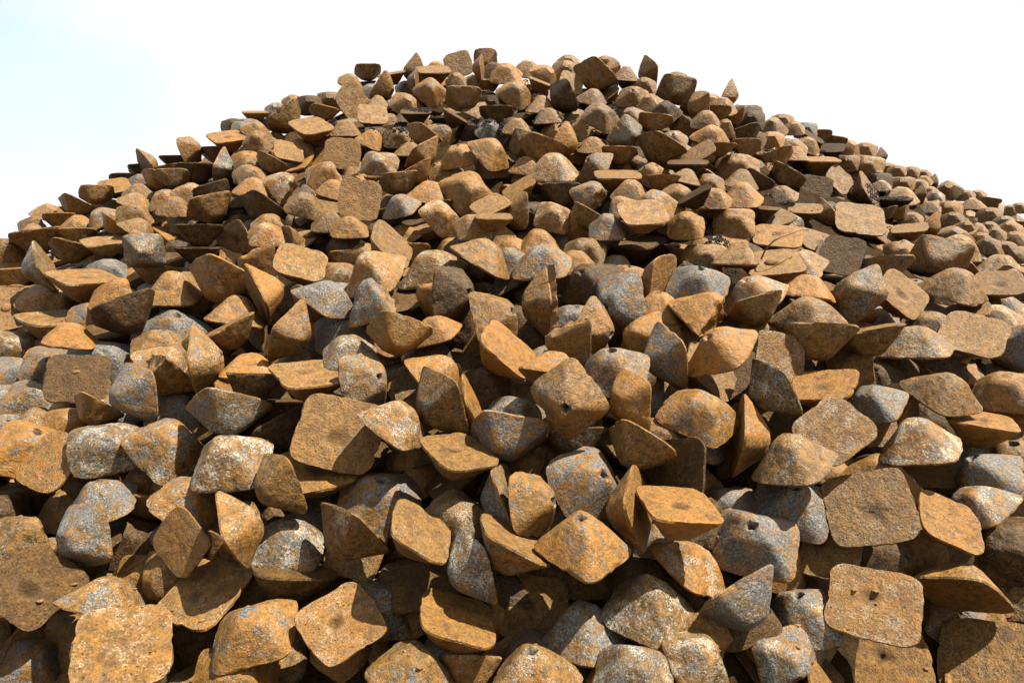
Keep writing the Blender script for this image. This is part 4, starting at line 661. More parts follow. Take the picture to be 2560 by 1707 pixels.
(740,2742,1872,-255,-128,-947,-148,138,5,'k','black slag-crusted slab leaning between orange ingots on the upper right slope'),
(851,2893,1908,952,272,-10,-139,143,12,'o','small orange ingot, domed side outward, just right of the black leaning slab'),
(996,2964,1936,-941,-238,2,240,177,11,'o','wide orange mound with a flat base on the upper right slope'),
(923,2842,1806,847,510,-55,-144,158,10,'o','square-fronted orange dome below the wide orange mound'),
(498,2615,1765,-33,65,-936,-344,182,11,'p','long pale slab with its open flat top up, under the speckled pyramid'),
(673,2639,1758,900,418,-32,-119,141,11,'o','orange ingot, domed side outward, below and left of the black leaning slab'),
(170,2766,1816,872,458,115,-131,151,8,'p','pale orange dome alone above a dark gap in the middle of the slope'),
(10,2798,1834,663,245,-697,117,144,10,'r','rust-brown ingot, domed side outward, just left of the lone pale dome'),
(217,2956,1916,-14,33,979,-201,169,10,'d','half-hidden dark brown ingot, domed side outward, above and right of the lone pale dome'),
(368,2633,1748,-939,-338,12,67,142,11,'g','blue-grey ingot, domed side outward, below and right of the down-tapering dome'),
(-1727,3690,2340,766,216,606,-16,144,11,'r','small rust-brown ingot, domed side outward, just left of the orange skyline boat'),
(-1544,3706,2380,-65,349,-890,-285,185,8,'o','orange flat-topped boat-shaped ingot on the left skyline'),
(-1360,3664,2384,-882,-441,-154,64,143,10,'r','small rust-brown ingot, domed side outward, just right of the orange skyline boat'),
(-1473,3498,2195,-585,284,-753,101,157,7,'w','white-flecked upright triangle on the left slope'),
(-1621,3509,2158,-58,243,-967,56,178,10,'d','small dark brown ingot, domed side outward, just left of the flecked triangle'),
(-1691,3410,2107,-82,207,-965,142,142,7,'p','small pale orange ingot, domed side outward, above and left of the left slope bowl'),
(-2047,3369,2015,-95,247,-952,151,141,12,'r','small rust-brown ingot, domed side outward, above and right of the long level boat'),
(-1545,3126,1919,-955,-260,-40,-140,140,9,'t','small tan ingot, domed side outward, just left of the left slope bowl'),
(-1764,3192,1902,-869,-430,-66,-237,143,7,'t','small tan ingot, domed side outward, just above the square dusted block'),
(-2164,3382,1961,180,403,-888,129,144,10,'t','small tan ingot, domed side outward, above and right of the long level boat'),
(-2130,3069,1753,134,-317,939,-10,193,10,'r','long brown boat-shaped ingot with a level rim near the left skyline'),
(-2282,3079,1725,832,460,112,291,140,5,'r','small rust-brown ingot, domed side outward, just left of the long level boat'),
(-1361,3098,1892,-205,302,-923,122,195,8,'r','large brown bowl with its rim rising right, on the left slope'),
(-1290,2825,1741,-28,251,-967,-23,187,8,'d','dark boat-shaped ingot in shade under the left slope bowl'),
(-1012,2820,1746,-929,-329,-31,-167,143,10,'p','pale orange ingot, domed side outward, above and left of the pale tan slab'),
(1480,3826,2312,-111,-218,-967,75,181,12,'r','small rust-brown ingot, domed side outward, just right of the large tan dome'),
(1834,4094,2354,-11,118,974,196,220,5,'r','small rust-brown ingot, seen edge-on, just above the dark upright square'),
(2383,4579,2483,801,523,-25,-291,211,8,'r','small rust-brown ingot, domed side outward, just above the ragged light slab'),
(1453,3624,2163,-297,93,950,-23,175,10,'r','small rust-brown ingot, domed side outward, above and left of the dark upright square'),
(1892,3982,2231,-319,212,781,494,161,5,'p','small pale orange ingot, flat top showing, above and right of the dark upright square'),
(2080,4044,2172,395,15,-824,-405,220,11,'t','small tan ingot, flat top showing, just above the ragged light slab'),
(1617,3682,2103,-41,-240,-719,-651,178,7,'d','dark brown square face standing upright on the right slope'),
(1312,3339,2020,-931,-247,74,259,152,7,'t','small tan ingot, domed side outward, just left of the dark upright square'),
(1671,3311,1866,26,-109,-886,-450,216,9,'p','light ragged slab face catching the sun on the right slope'),
(2030,3486,1854,62,254,941,215,153,7,'r','small rust-brown ingot, flat top showing, above and left of the rough tan dome'),
]
GROUP = 'rusty iron ingots in the heap'
def tone_of(t, i):
    r = np.random.RandomState(i*7+3)
    v = np.array(TONES[t])+r.uniform(-1, 1, 4)*np.array((.16, .18, .16, .06))
    return tuple(np.clip(v, 0, 1))
made = []
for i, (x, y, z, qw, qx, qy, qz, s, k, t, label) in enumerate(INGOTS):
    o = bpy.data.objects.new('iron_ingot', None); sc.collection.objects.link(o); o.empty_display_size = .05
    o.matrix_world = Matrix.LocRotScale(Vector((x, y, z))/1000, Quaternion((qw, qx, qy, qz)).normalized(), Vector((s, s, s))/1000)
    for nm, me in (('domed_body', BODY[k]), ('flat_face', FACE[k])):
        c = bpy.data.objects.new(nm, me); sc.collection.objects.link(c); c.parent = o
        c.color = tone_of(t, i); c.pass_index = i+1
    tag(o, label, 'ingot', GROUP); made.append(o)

# parts on single ingots
def find(text):
    return next((o for o in made if text in o['label']), None)
def nub(text, x, y, r, seed):
    o = find(text)
    if not o: return
    n, m = 14, 6; v, f = [], []
    rs = np.random.RandomState(seed)
    zf = min(w.co.z for w in o.children[1].data.vertices)+.03
    for a in range(m+1):
        q = a/m*math.pi*.5
        for b in range(n):
            w = b/n*6.283; rr = r*math.cos(q)*(1+.22*math.sin(2*w+seed)+.1*rs.uniform(-1, 1))
            v.append((x+rr*math.cos(w)*1.25, y+rr*math.sin(w), zf-r*.95*math.sin(q)))
    for a in range(m):
        for b in range(n): f.append((a*n+b, a*n+(b+1) % n, (a+1)*n+(b+1) % n, (a+1)*n+b))
    c = mesh_obj('nub', v, [tuple(reversed(q)) for q in f], M_NUB); c.parent = o
nub('curled metal nub', .06, .04, .085, 1)
nub('small round nub', .02, .12, .05, 2)
nub('loose rusty nub', .02, -.02, .095, 3)
nub('round nub at the left', .0, .0, .085, 4)
o = find('splintered metal fin')
if o:
    rs = np.random.RandomState(4); v, f = [], []
    for a in range(15):
        u = -.62+a*.09; w = .035+.03*rs.rand()
        for dz in (-.008, .008): v += [(u*.71+.30, u*.71-.30+dz, -.16), (u*.71+.30+w, u*.71-.30-w+dz, -.26-.05*rs.rand())]
    for a in range(14):
        b = a*4; f += [(b, b+1, b+5, b+4), (b+2, b+6, b+7, b+3), (b+1, b+3, b+7, b+5), (b, b+4, b+6, b+2)]
    c = mesh_obj('fin', v, f, M_NUB, False); c.parent = o

# the rest of the heap: small far pieces and the ones deep in the gaps, many coloured dark as shade, as one mass
LOWH = [ingot(k, 28, 8, 4) for k in range(KINDS)]; FARH = [ingot(k, 20, 4, 2) for k in range(KINDS)]
RAW = np.array([   # x, y, z (mm), quaternion (x1000), size (x10000), kind, skin
166,1899,1039,27,6,965,-260,1585,1,1,
1160,1788,594,927,166,-123,-312,1530,9,3,
1388,1874,866,895,167,-340,-235,1463,10,0,
1308,1778,570,-905,-309,194,222,1482,6,3,
-1454,2802,1572,57,328,-941,53,1655,12,1,
-1325,2891,1600,900,381,62,203,1559,10,5,
-1587,2579,1405,-897,-348,-88,-258,1489,12,3,
-931,2508,1335,706,130,-696,-3,1629,5,1,
-854,2620,1366,-890,-429,-65,-143,1658,10,3,
-685,2340,1417,-247,-247,934,-75,1758,8,1,
-685,2667,1565,-877,-463,-47,-115,1533,8,1,
-2085,2840,1486,-24,310,-950,10,2066,7,1,
-2166,2951,1560,-87,301,-949,44,1987,12,1,
-2261,3137,1660,875,376,88,293,1791,10,0,
-2046,2930,1433,-855,-423,-121,-275,1586,10,3,
-1858,2636,1272,-25,301,-949,88,1558,9,6,
-1707,2319,1088,844,437,168,262,1934,8,3,
-1495,2154,1048,-948,-111,-69,-289,1457,11,2,
-1608,2177,1023,885,346,149,273,1477,11,3,
-694,2219,1232,975,174,134,42,1545,10,0,
-933,2197,1129,-400,-179,895,82,1550,5,0,
-658,2779,1613,-26,112,-986,117,1635,9,1,
-400,2723,1646,-14,71,-995,67,1529,8,1,
-9,2642,1615,-918,-397,-1,-2,1561,11,3,
-270,2293,1458,-734,-312,590,-125,1772,13,0,
-386,2513,1476,-888,-453,-30,-70,1544,10,6,
227,2511,1594,981,188,-3,-45,1473,12,2,
408,2417,1529,917,388,17,-92,1569,4,2,
109,2172,1238,-985,-66,-108,122,1713,12,2,
254,1976,1133,-580,-55,812,-33,1617,13,5,
406,2006,1103,885,455,-54,-84,1559,9,3,
509,1880,1048,949,102,180,-237,1839,11,3,
396,1812,1053,928,358,-51,-93,1512,10,1,
21,2122,1154,-920,-391,2,4,1595,11,3,
-259,2193,1272,994,78,49,54,1851,13,6,
-632,2480,1460,-897,-425,-46,-115,1784,9,3,
-651,2580,1544,-916,-383,-37,-117,1496,7,1,
63,2280,1311,939,344,-5,-13,1569,5,6,
212,2463,1417,5,-43,-997,63,1892,8,6,
505,2160,1308,-892,-437,50,103,1782,8,1,
631,2358,1386,-185,109,976,-45,1912,10,1,
1308,2942,1704,-135,-7,924,357,1823,8,1,
1212,2465,1401,297,-153,-934,127,1607,6,1,
1348,2860,1558,-19,-217,-961,-171,1949,8,2,
1880,2869,1469,-303,215,925,-77,2405,9,6,
1826,3216,1720,886,389,-71,-243,1803,8,2,
2148,3533,1769,910,271,138,-280,1886,8,1,
2213,3389,1765,-840,-247,-182,448,2092,9,5,
2913,3970,1796,835,455,-113,-288,2035,5,1,
2872,4129,1885,835,463,-106,-277,1726,5,1,
2227,3008,1511,839,446,-127,-286,2110,9,6,
2054,2860,1449,-924,-230,58,300,1696,7,4,
1805,2545,1381,916,261,-74,-294,1798,11,5,
1708,2571,1388,-230,-236,-920,-211,1600,7,2,
1593,2708,1502,-894,-364,80,249,1492,11,3,
1339,2518,1380,906,346,-79,-229,1613,9,3,
820,2241,1331,923,343,-59,-164,1511,9,5,
1162,2055,1080,-530,15,-848,-3,1635,9,1,
1032,1982,1048,131,197,871,432,1521,5,1,
1524,2102,1070,-119,294,929,-189,1644,11,1,
1246,2276,1215,-940,-233,69,238,1836,10,6,
972,2279,1194,104,171,860,470,1640,11,1,
1931,2592,1371,-887,-337,104,297,1575,10,5,
1876,2511,1307,-891,-326,107,296,1573,6,3,
-1168,3094,1996,960,240,141,2,1486,11,0,
-813,3120,1997,958,247,139,-49,1438,10,0,
-362,3588,2389,798,329,444,-239,1647,11,2,
-458,3484,2339,232,313,-920,47,1535,12,1,
-514,3412,2255,-984,-176,-26,13,1441,5,2,
-732,3578,2364,-937,-257,-224,74,1513,11,0,
-912,3724,2460,965,234,-7,114,1561,12,2,
-1037,3754,2394,29,-126,990,54,1502,5,1,
-1128,3625,2334,-911,-386,-18,-144,1454,8,1,
-1379,3860,2411,-827,-538,-48,-157,1518,12,3,
-1086,3933,2607,-42,-234,971,-22,1554,5,1,
-1406,4084,2682,-861,-484,-29,-154,1445,11,4,
-1211,4088,2727,-815,-563,-36,-131,1460,9,6,
-1337,4181,2763,860,489,26,144,1453,11,5,
-1112,4170,2777,815,566,32,118,1495,9,1,
-1401,3764,2462,-897,-275,-301,170,1521,10,1,
-1517,3920,2534,819,547,49,169,1440,9,3,
-1510,4019,2625,20,-169,965,199,1434,5,0,
-630,4334,3007,617,518,-563,-184,1950,11,1,
-174,4476,3134,12,-14,946,-323,1550,11,1,
-498,4442,3078,933,356,-1,52,1451,12,0,
-482,4196,2929,-29,136,-949,-284,2098,11,2,
-208,4218,2989,598,318,-613,-407,1395,7,0,
-124,4352,3031,934,356,0,13,1621,12,6,
-238,4290,2913,820,472,177,-271,1855,6,2,
-339,4197,2904,-902,-430,-3,-38,1440,11,1,
-607,3961,2685,-860,-457,-224,37,1764,7,2,
-772,4143,2829,496,26,868,2,1832,10,1,
-782,3993,2693,982,162,28,97,1482,11,2,
-932,4420,3031,-42,87,-993,75,1562,12,1,
-1004,4253,2921,-924,-324,-172,-108,1466,10,1,
-747,4267,2945,97,-68,966,231,1615,7,1,
-895,4300,2879,901,422,8,96,1483,5,3,
-678,4400,2935,-903,-425,-6,-71,1523,8,3,
-585,4049,2833,638,289,-640,-317,1382,5,2,
-512,4174,2720,24,-53,994,-98,2032,13,7,
-528,3771,2540,-5,66,-968,-243,1707,8,6,
-311,3621,2478,-252,-68,948,182,1408,5,6,
-119,3954,2680,823,568,4,14,1475,10,7,
-116,3629,2430,865,470,173,-19,1467,11,3,
-217,3676,2445,877,479,6,28,1480,10,7,
4,3591,2434,947,322,0,-1,1445,10,6,
-373,3731,2491,7,-47,987,154,1466,11,7,
-1142,3300,1953,-62,-173,982,39,1559,11,1,
-1311,3395,2135,-913,-367,-25,-177,1442,10,1,
-1228,3486,2200,-216,-209,954,-5,1461,11,1,
-1383,3574,2254,-873,-454,-39,-174,1454,6,0,
-433,3169,2077,-266,82,-961,16,1440,9,2,
-313,3273,2105,891,452,10,45,1496,6,5,
-512,2983,1836,-98,144,-981,87,1523,5,6,
-829,3069,1894,21,127,-929,-347,1493,5,1,
-768,2881,1805,-968,-214,-6,-128,1450,9,1,
-1039,2929,1801,-927,-335,-29,-165,1476,9,5,
92,4348,3030,957,268,68,-89,1957,12,1,
209,4177,2932,-836,-383,-374,121,1644,9,0,
340,4264,2993,-830,-550,-78,54,1857,11,2,
362,4399,3100,897,440,-3,-38,1452,10,1,
615,4291,2977,-657,-325,659,172,1782,8,5,
595,4389,3092,896,439,-4,-62,1457,12,1,
677,4054,2888,-958,-273,-51,72,1432,11,2,
703,4188,2882,104,-52,-988,-99,1522,7,6,
820,4171,2938,-517,-450,706,178,1638,10,1,
923,4065,2839,799,454,-116,-376,1449,13,4,
991,4141,2893,856,505,-18,-108,1456,5,1,
778,4011,2804,-860,-502,15,88,1440,11,2,
751,3723,2599,911,372,-59,-169,1562,11,2,
810,3594,2519,-779,-465,-149,393,1420,10,6,
1012,3752,2593,-654,-269,706,-41,1562,11,1,
1194,4105,2740,901,414,-12,-133,1533,10,5,
1295,4031,2749,493,43,822,-281,1413,12,1,
1202,3921,2648,-918,-240,-97,301,1704,9,2,
1140,3796,2565,46,-131,-990,14,1440,10,1,
1458,4238,2712,-817,-555,43,151,1790,5,6,
1322,4026,2624,230,184,949,113,1448,8,1,
1007,3548,2454,-937,-323,2,131,1418,9,2,
1168,3735,2473,-906,-398,16,144,1440,13,5,
1004,3443,2342,-894,-324,-167,259,1649,12,0,
912,3676,2432,-290,-166,942,-28,1749,7,1,
784,3336,2289,-889,-432,-1,148,1416,5,5,
637,3644,2492,900,349,-117,-235,1775,11,2,
621,3883,2624,908,412,-7,-75,1500,10,2,
350,3814,2551,873,486,-8,-43,1517,9,2,
455,3880,2691,933,287,128,-174,1613,5,2,
340,4000,2800,-197,22,811,550,1427,5,5,
163,4047,2814,-175,-5,960,221,1489,5,1,
167,3795,2611,-978,-209,-20,18,1795,11,2,
193,3661,2507,963,245,-20,-112,1527,10,2,
25,3478,2395,-955,-275,-68,86,1473,8,1,
248,3633,2412,833,552,-9,-31,1776,12,2,
267,3311,2259,486,109,842,-208,1592,9,0,
340,3566,2392,680,194,-707,-14,1478,10,2,
68,3350,2244,151,86,-942,288,1701,8,1,
70,3171,2113,-972,-207,-62,94,1483,9,1,
316,3441,2188,-70,-68,-994,52,1571,11,0,
394,3341,2262,-962,-268,-18,56,1440,7,0,
542,3448,2277,-961,-266,-18,75,1502,10,0,
815,3379,2246,912,305,-38,-272,1483,8,0,
951,3469,2277,877,464,-27,-126,1615,8,3,
890,3226,2170,271,91,897,336,1444,9,1,
801,3118,2089,-7,122,974,191,1693,7,6,
1014,3326,2237,26,-140,-986,-93,1399,7,1,
1251,3664,2329,-61,146,980,-123,1440,9,1,
1096,3485,2230,-914,-378,19,146,1487,8,2,
1304,3820,2443,-105,-206,-968,98,1683,5,6,
643,3131,2073,-818,-393,-124,401,1467,6,0,
528,3300,2143,-861,-451,-62,228,1519,9,1,
505,2921,1947,-945,-278,-36,168,1435,9,5,
434,2731,1838,939,187,-243,-157,1402,11,5,
773,3051,2032,-979,-128,-117,107,1448,5,2,
652,2961,1989,17,-104,-992,-70,1424,9,1,
892,3113,2017,887,442,-32,-132,1498,9,2,
1027,3421,2106,-843,-519,45,135,1595,6,3,
699,2856,1910,853,434,178,-229,1423,9,0,
1061,3156,2046,-971,-167,-80,152,1626,11,1,
877,3006,1872,-854,-501,47,131,1547,8,1,
306,2758,1791,-264,-5,964,-27,1463,6,1,
76,2859,1839,840,542,-5,-12,1479,7,6,
39,2928,1943,-259,11,-928,-268,1428,5,1,
-1916,3603,2240,-861,324,-387,-59,1407,5,1,
-1492,3822,2484,-831,-538,-97,-98,1418,6,3,
-1623,3998,2566,862,473,36,180,1453,7,6,
-1637,3787,2331,-59,187,-980,41,1500,6,1,
-1831,3738,2279,-41,216,-973,-65,1655,10,6,
-1787,3559,2188,-121,207,-966,-96,1440,9,1,
-1997,3706,2212,-69,228,-970,52,1488,8,6,
-1811,3475,2110,195,445,-870,84,1443,11,0,
-1929,3546,2126,903,357,35,239,1459,13,3,
-1871,3424,2053,942,230,5,243,1445,7,2,
-2026,3490,2074,45,-264,890,370,1447,5,0,
-2045,3614,2142,-71,239,-967,58,1474,5,6,
-1821,3311,1982,-954,-171,-193,-152,1455,7,5,
-1664,3263,1983,-938,-323,98,-76,1426,6,5,
-1534,3283,2016,915,308,255,-57,1538,12,5,
-1403,3213,1987,-214,226,-949,51,1718,8,6,
-1223,3204,2021,960,240,141,4,1526,8,0,
-1263,3310,2109,-897,-406,-33,-174,1413,8,2,
-1346,3486,2200,894,412,32,175,1444,8,1,
-1425,3658,2277,873,454,39,175,1487,13,0,
-1200,3385,2172,-197,-227,950,-89,1419,10,1,
-1918,3189,1882,911,298,-212,188,1415,10,5,
-2316,3419,1947,-959,-186,-183,-111,1448,10,5,
-2317,3322,1868,-883,-363,-65,-289,1445,13,1,
-2207,3339,1883,-61,278,-958,43,1467,11,1,
-2092,3296,1872,-947,-166,0,-276,1467,7,0,
-2029,3201,1834,-905,-325,-49,-271,1444,11,5,
-2263,3233,1815,951,79,23,300,1435,11,1,
-2356,3202,1677,-837,-452,-114,-288,1509,12,2,
-1776,3054,1812,309,347,-885,-15,1406,5,0,
-1649,3022,1801,-960,-50,-265,-69,1416,9,1,
-1704,3184,1792,-247,239,-939,-31,1605,7,1,
-1522,3186,1870,-877,-429,-60,-210,1494,10,3,
-1296,2817,1659,-10,212,-974,-79,1667,7,6,
-1970,3100,1768,-68,268,-956,96,1439,7,1,
1448,4134,2646,-818,-552,44,154,1640,11,6,
1657,4343,2664,-847,-391,-136,334,1853,11,2,
1852,4681,2816,861,477,-34,-176,1464,6,2,
1888,4571,2732,916,355,-12,-186,1418,8,2,
2054,4772,2787,-817,-544,55,186,1432,6,3,
1553,4107,2519,867,466,-35,-169,1502,12,0,
1380,3921,2470,852,469,8,-234,1561,11,6,
1745,4243,2507,-920,-343,15,187,1717,5,2,
1938,4483,2595,908,332,164,-198,1624,12,2,
2012,4607,2659,264,-176,-910,-266,1639,5,7,
2177,4821,2747,64,-192,-979,28,1434,10,1,
2311,4910,2723,146,-173,-974,14,1618,12,1,
2458,4982,2709,840,360,267,-306,1808,9,2,
2700,5214,2770,838,458,-8,-298,1579,10,1,
2852,5252,2721,499,114,764,-393,1224,8,6,
2105,4574,2557,1,-207,-944,-256,2270,8,7,
1674,4053,2411,-966,-176,-34,186,1717,8,0,
2247,4572,2505,824,522,-67,-210,1421,12,1,
2276,4688,2466,905,365,-30,-216,1551,12,1,
1932,4215,2275,-303,33,953,6,2016,10,1,
2480,4370,2231,920,199,62,-331,2065,12,5,
2308,4125,2124,14,-248,-959,-137,1971,11,7,
2407,4468,2353,-804,-545,85,223,1507,8,6,
2718,4752,2403,825,506,-80,-238,1469,12,2,
2372,4389,2304,931,275,-15,-240,1208,7,5,
2798,5095,2598,863,443,-54,-236,1248,8,2,
2820,5000,2557,863,441,-55,-241,1209,7,1,
3047,5217,2602,-862,-439,57,248,1255,5,2,
3169,5268,2587,-896,-359,37,259,1224,9,1,
3033,5043,2488,-925,-276,15,261,1252,12,1,
2922,4915,2432,899,354,-38,-257,1227,12,5,
3129,5098,2474,-614,-249,646,379,1232,9,1,
3285,5134,2447,-683,-499,-88,526,1658,9,1,
2932,4812,2358,899,349,-41,-262,1225,12,5,
2921,4720,2305,899,345,-42,-266,1220,10,4,
2717,4564,2272,-618,-248,648,370,1224,10,1,
2867,4487,2169,-806,-523,104,256,1695,11,2,
2680,4380,2164,928,259,-21,-266,1224,6,1,
3271,4867,2277,940,182,20,-287,1400,12,2,
3411,5134,2402,-895,-345,44,281,1224,6,2,
3601,5282,2434,-893,-344,45,286,1224,10,1,
3596,5130,2339,160,-262,-951,45,1224,12,2,
3311,4736,2185,863,408,-75,-287,1520,10,1,
3327,4615,2110,-864,-402,79,294,1264,9,4,
1160,3239,2052,291,-82,-953,14,1391,12,6,
1321,3323,1932,888,421,-47,-179,1500,11,3,
1093,3007,1862,50,-169,-973,-149,1540,8,6,
1173,3032,1821,-188,82,-943,-262,1452,11,4,
1394,3251,1910,1,-199,-944,-262,1420,7,2,
1513,3345,1910,553,322,-744,-192,1462,5,2,
1962,3573,1855,-89,191,906,367,1421,5,2,
1719,3485,1820,310,-53,-948,51,2259,7,1,
2389,3881,1950,-331,-32,-889,314,1419,11,0,
2035,3723,1992,123,267,955,-38,1245,7,1,
2144,3784,2003,203,284,935,-61,1180,8,1,
2052,3847,1968,74,-242,-940,-229,1592,5,7,
2217,3796,1986,907,332,-44,-254,1181,6,2,
2207,3882,1957,10,-252,-960,-123,1458,9,7,
1658,3420,1954,928,300,-27,-219,1374,9,4,
2754,4268,2071,-886,-369,60,273,1264,10,1,
2490,3834,1896,-773,-414,-160,453,1670,12,2,
2685,4030,1972,-870,-401,75,276,1375,13,2,
2766,4057,1966,903,305,43,-299,1214,11,5,
2966,4248,2008,899,322,-53,-292,1212,9,2,
3078,4222,2000,-881,-360,68,299,1434,11,2,
2956,4021,1907,898,314,-57,-304,1397,10,1,
2658,3810,1842,-872,-389,82,286,1224,11,2,
2765,3840,1833,870,387,-84,-293,1224,7,1,
2684,3917,1891,902,316,-55,-288,1224,8,1,
3941,5305,2342,890,334,-51,-306,1237,8,2,
3718,5100,2284,-892,-333,51,301,1224,13,1,
2863,4044,1939,899,318,-55,-295,1190,11,2,
-4122,3429,629,284,408,-789,-361,1799,4,1,
-4170,3568,627,-196,-428,878,91,1626,13,5,
-4011,3339,675,558,-826,81,15,1796,11,5,
-4072,3346,641,-275,781,423,-368,1428,10,1,
-4097,3504,659,433,-749,393,-311,1734,4,0,
-3891,3120,688,190,-196,-683,677,1694,0,0,
-3940,3319,712,52,-652,-693,-304,1457,10,0,
-3885,3372,757,-705,322,-627,-76,1767,5,3,
-3972,3481,730,-729,-20,-541,420,1444,13,1,
-3835,3061,702,-156,610,239,-739,1532,8,5,
-3759,3184,781,-201,413,-817,348,1717,6,2,
-3814,3222,760,288,-582,760,5,1533,0,0,
-3773,3441,840,139,795,516,289,1736,1,1,
-3775,3514,855,55,796,206,566,1668,12,5,
-3641,2961,777,303,-786,-465,274,1811,13,2,
-3679,3093,799,-509,273,392,-716,1628,13,3,
-3613,3326,905,-175,-536,-826,13,1456,7,3,
-3642,3437,916,-729,109,-172,653,1758,11,1,
-3695,3537,908,15,-833,457,-310,1790,9,1,
-3462,2753,794,-183,-387,327,842,1572,9,1,
-3523,2900,819,545,-499,285,-611,1688,8,1,
-3542,3037,857,465,179,841,-212,1753,9,2,
-3553,3182,898,525,360,771,27,1736,6,5,
-3523,3247,934,-269,921,-219,-178,1602,13,2,
-3527,3370,967,349,201,-811,-424,1773,5,1,
-3496,3589,1039,-230,99,-966,-66,1785,4,0,
-3398,2776,836,370,542,564,-501,1627,8,2,
-3361,2909,908,-179,-429,-877,-122,1775,10,0,
-3392,2970,915,-174,-702,-568,-392,1539,8,1,
-3330,3085,992,-186,907,-81,369,1633,9,2,
-3418,3256,998,-927,-190,-287,-151,1585,10,1,
-3312,3380,1099,-966,191,167,55,1740,7,1,
-3313,3550,1144,-284,-157,-863,-388,1518,3,5,
-3178,2665,896,916,250,192,248,1416,11,0,
-3273,2791,906,532,721,40,-441,1713,0,0,
-3242,2868,955,945,216,-229,92,1497,8,0,
-3197,3019,1044,817,-510,-207,174,1640,9,5,
-3213,3158,1089,-521,148,-561,-626,1409,0,3,
-3181,3340,1174,-512,318,63,-795,1504,7,2,
-3046,2651,955,632,-373,-494,-467,1644,1,2,
-3165,2771,952,470,-571,-539,-402,1707,9,2,
-3123,2889,1032,-294,-120,203,-926,1560,7,2,
-3055,3061,1157,543,28,202,-814,1784,12,1,
-3065,3151,1189,-185,-574,-608,516,1521,5,2,
-3111,3291,1208,309,-118,938,100,1758,10,0,
-3024,2518,906,-274,427,-861,-48,1731,6,1,
-3010,2539,924,-16,889,15,-457,1500,8,1,
-2960,2808,1088,397,814,-334,261,1509,12,3,
-2935,2822,1112,-744,-226,529,340,1575,5,5,
-2933,3057,1243,805,365,-467,-28,1812,5,3,
-3004,3103,1213,-456,403,794,-21,1475,7,0,
-3021,3294,1278,232,390,139,-880,1652,0,1,
-2836,2298,859,-880,-320,139,-323,1477,8,5,
-2887,2430,918,597,540,131,579,1764,1,3,
-2800,2548,1029,-104,553,782,268,1507,5,3,
-2813,2736,1146,-282,-267,-781,-489,1751,5,0,
-2771,2878,1251,-505,174,760,-371,1566,12,1,
-2899,3069,1273,-201,-365,909,23,1590,9,2,
-2830,3087,1331,-851,-226,36,474,1777,11,0,
-2857,3332,1417,312,92,946,-3,1465,9,1,
-2670,2208,864,-774,516,151,-333,1615,11,2,
-2766,2268,868,551,-307,-186,753,1446,1,2,
-2680,2477,1037,33,513,-42,-857,1704,9,1,
-2642,2644,1174,-324,789,89,514,1543,11,2,
-2700,2750,1221,-842,28,421,-338,1568,9,1,
-2683,2887,1322,-314,-500,130,797,1550,11,2,
-2703,2993,1362,-259,-397,-801,365,1676,9,3,
-2707,3112,1423,162,-469,265,-827,1603,2,3,
-2653,3234,1514,-195,488,192,-829,1779,3,0,
-2704,3443,1562,-837,388,123,365,1408,11,0,
-2599,2063,792,-270,-279,152,909,1808,3,0,
-2590,2176,870,-601,-676,-369,212,1817,1,2,
-2621,2385,998,-49,149,-145,977,1535,12,5,
-2590,2480,1077,-244,551,402,-690,1423,3,2,
-2517,2623,1214,-840,410,-7,355,1619,8,1,
-2578,2782,1305,48,-751,-431,498,1632,11,1,
-2567,2854,1359,11,-19,-122,992,1445,6,0,
-2615,3066,1452,136,-920,-139,-341,1624,8,0,
-2608,3102,1475,348,845,-403,57,1639,4,2,
-2593,3338,1594,-804,-21,305,-510,1724,0,5,
-2515,3457,1686,-148,949,-270,65,1653,7,0,
-2409,2057,843,108,702,-500,-495,1453,1,0,
-2441,2153,900,181,-578,-5,796,1550,3,1,
-2488,2348,1020,-299,766,315,474,1742,8,2,
-2409,2535,1184,-374,-600,-237,666,1738,4,0,
-2502,2653,1243,-715,-665,196,-91,1701,2,3,
-2480,2766,1336,891,136,-252,352,1447,9,0,
-2492,2908,1429,-341,665,-589,308,1774,4,0,
-2484,2967,1471,872,409,-164,211,1620,10,2,
-2474,3105,1558,655,191,-306,664,1497,4,0,
-2408,3305,1620,232,854,388,258,1583,5,3,
-2464,3457,1715,-649,689,-146,-287,1539,7,3,
-2482,3548,1737,-36,-118,-992,-10,1409,3,5,
-2373,3644,1834,-609,-163,161,760,1485,8,2,
-2263,1820,712,-849,-259,415,-200,1509,0,1,
-2293,1970,810,-859,-317,360,-180,1771,1,2,
-2253,2008,844,-201,-92,-48,974,1510,7,2,
-2323,2153,929,197,413,-864,-207,1775,9,0,
-2369,2378,1077,5,-246,590,-769,1494,10,0,
-2285,2410,1122,-46,741,175,-646,1502,13,0,
-2293,2581,1254,-552,378,278,689,1799,0,2,
-2336,2721,1352,459,276,-668,-516,1788,10,1,
-2238,2962,1456,-982,-145,14,121,1951,8,6,
-2296,3033,1485,794,18,-7,607,1628,10,6,
-2228,3244,1643,-924,-144,263,-236,1628,5,6,
-2239,3277,1656,136,251,175,-942,1924,1,3,
-2213,3405,1765,57,-262,-99,958,1879,12,6,
-2326,3592,1844,303,-909,-285,-21,1552,1,3,
-2333,3635,1854,742,-53,-640,-192,1415,9,2,
-2237,1805,706,-9,266,904,334,1551,5,1,
-2189,1929,802,-755,-295,-173,560,1587,3,0,
-2155,2008,860,161,110,-885,423,1470,6,0,
-2123,2224,1015,-134,-875,-186,426,1593,3,2,
-2184,2308,1065,90,195,395,-893,1775,6,5,
-2129,2540,1258,115,902,-68,-410,1413,6,5,
-2145,2593,1298,776,479,-410,14,1433,0,0,
-2208,2752,1413,740,-16,615,-271,1552,10,5,
-2093,2914,1463,848,212,-219,435,1546,2,3,
-2125,3046,1554,29,174,283,-943,1845,3,6,
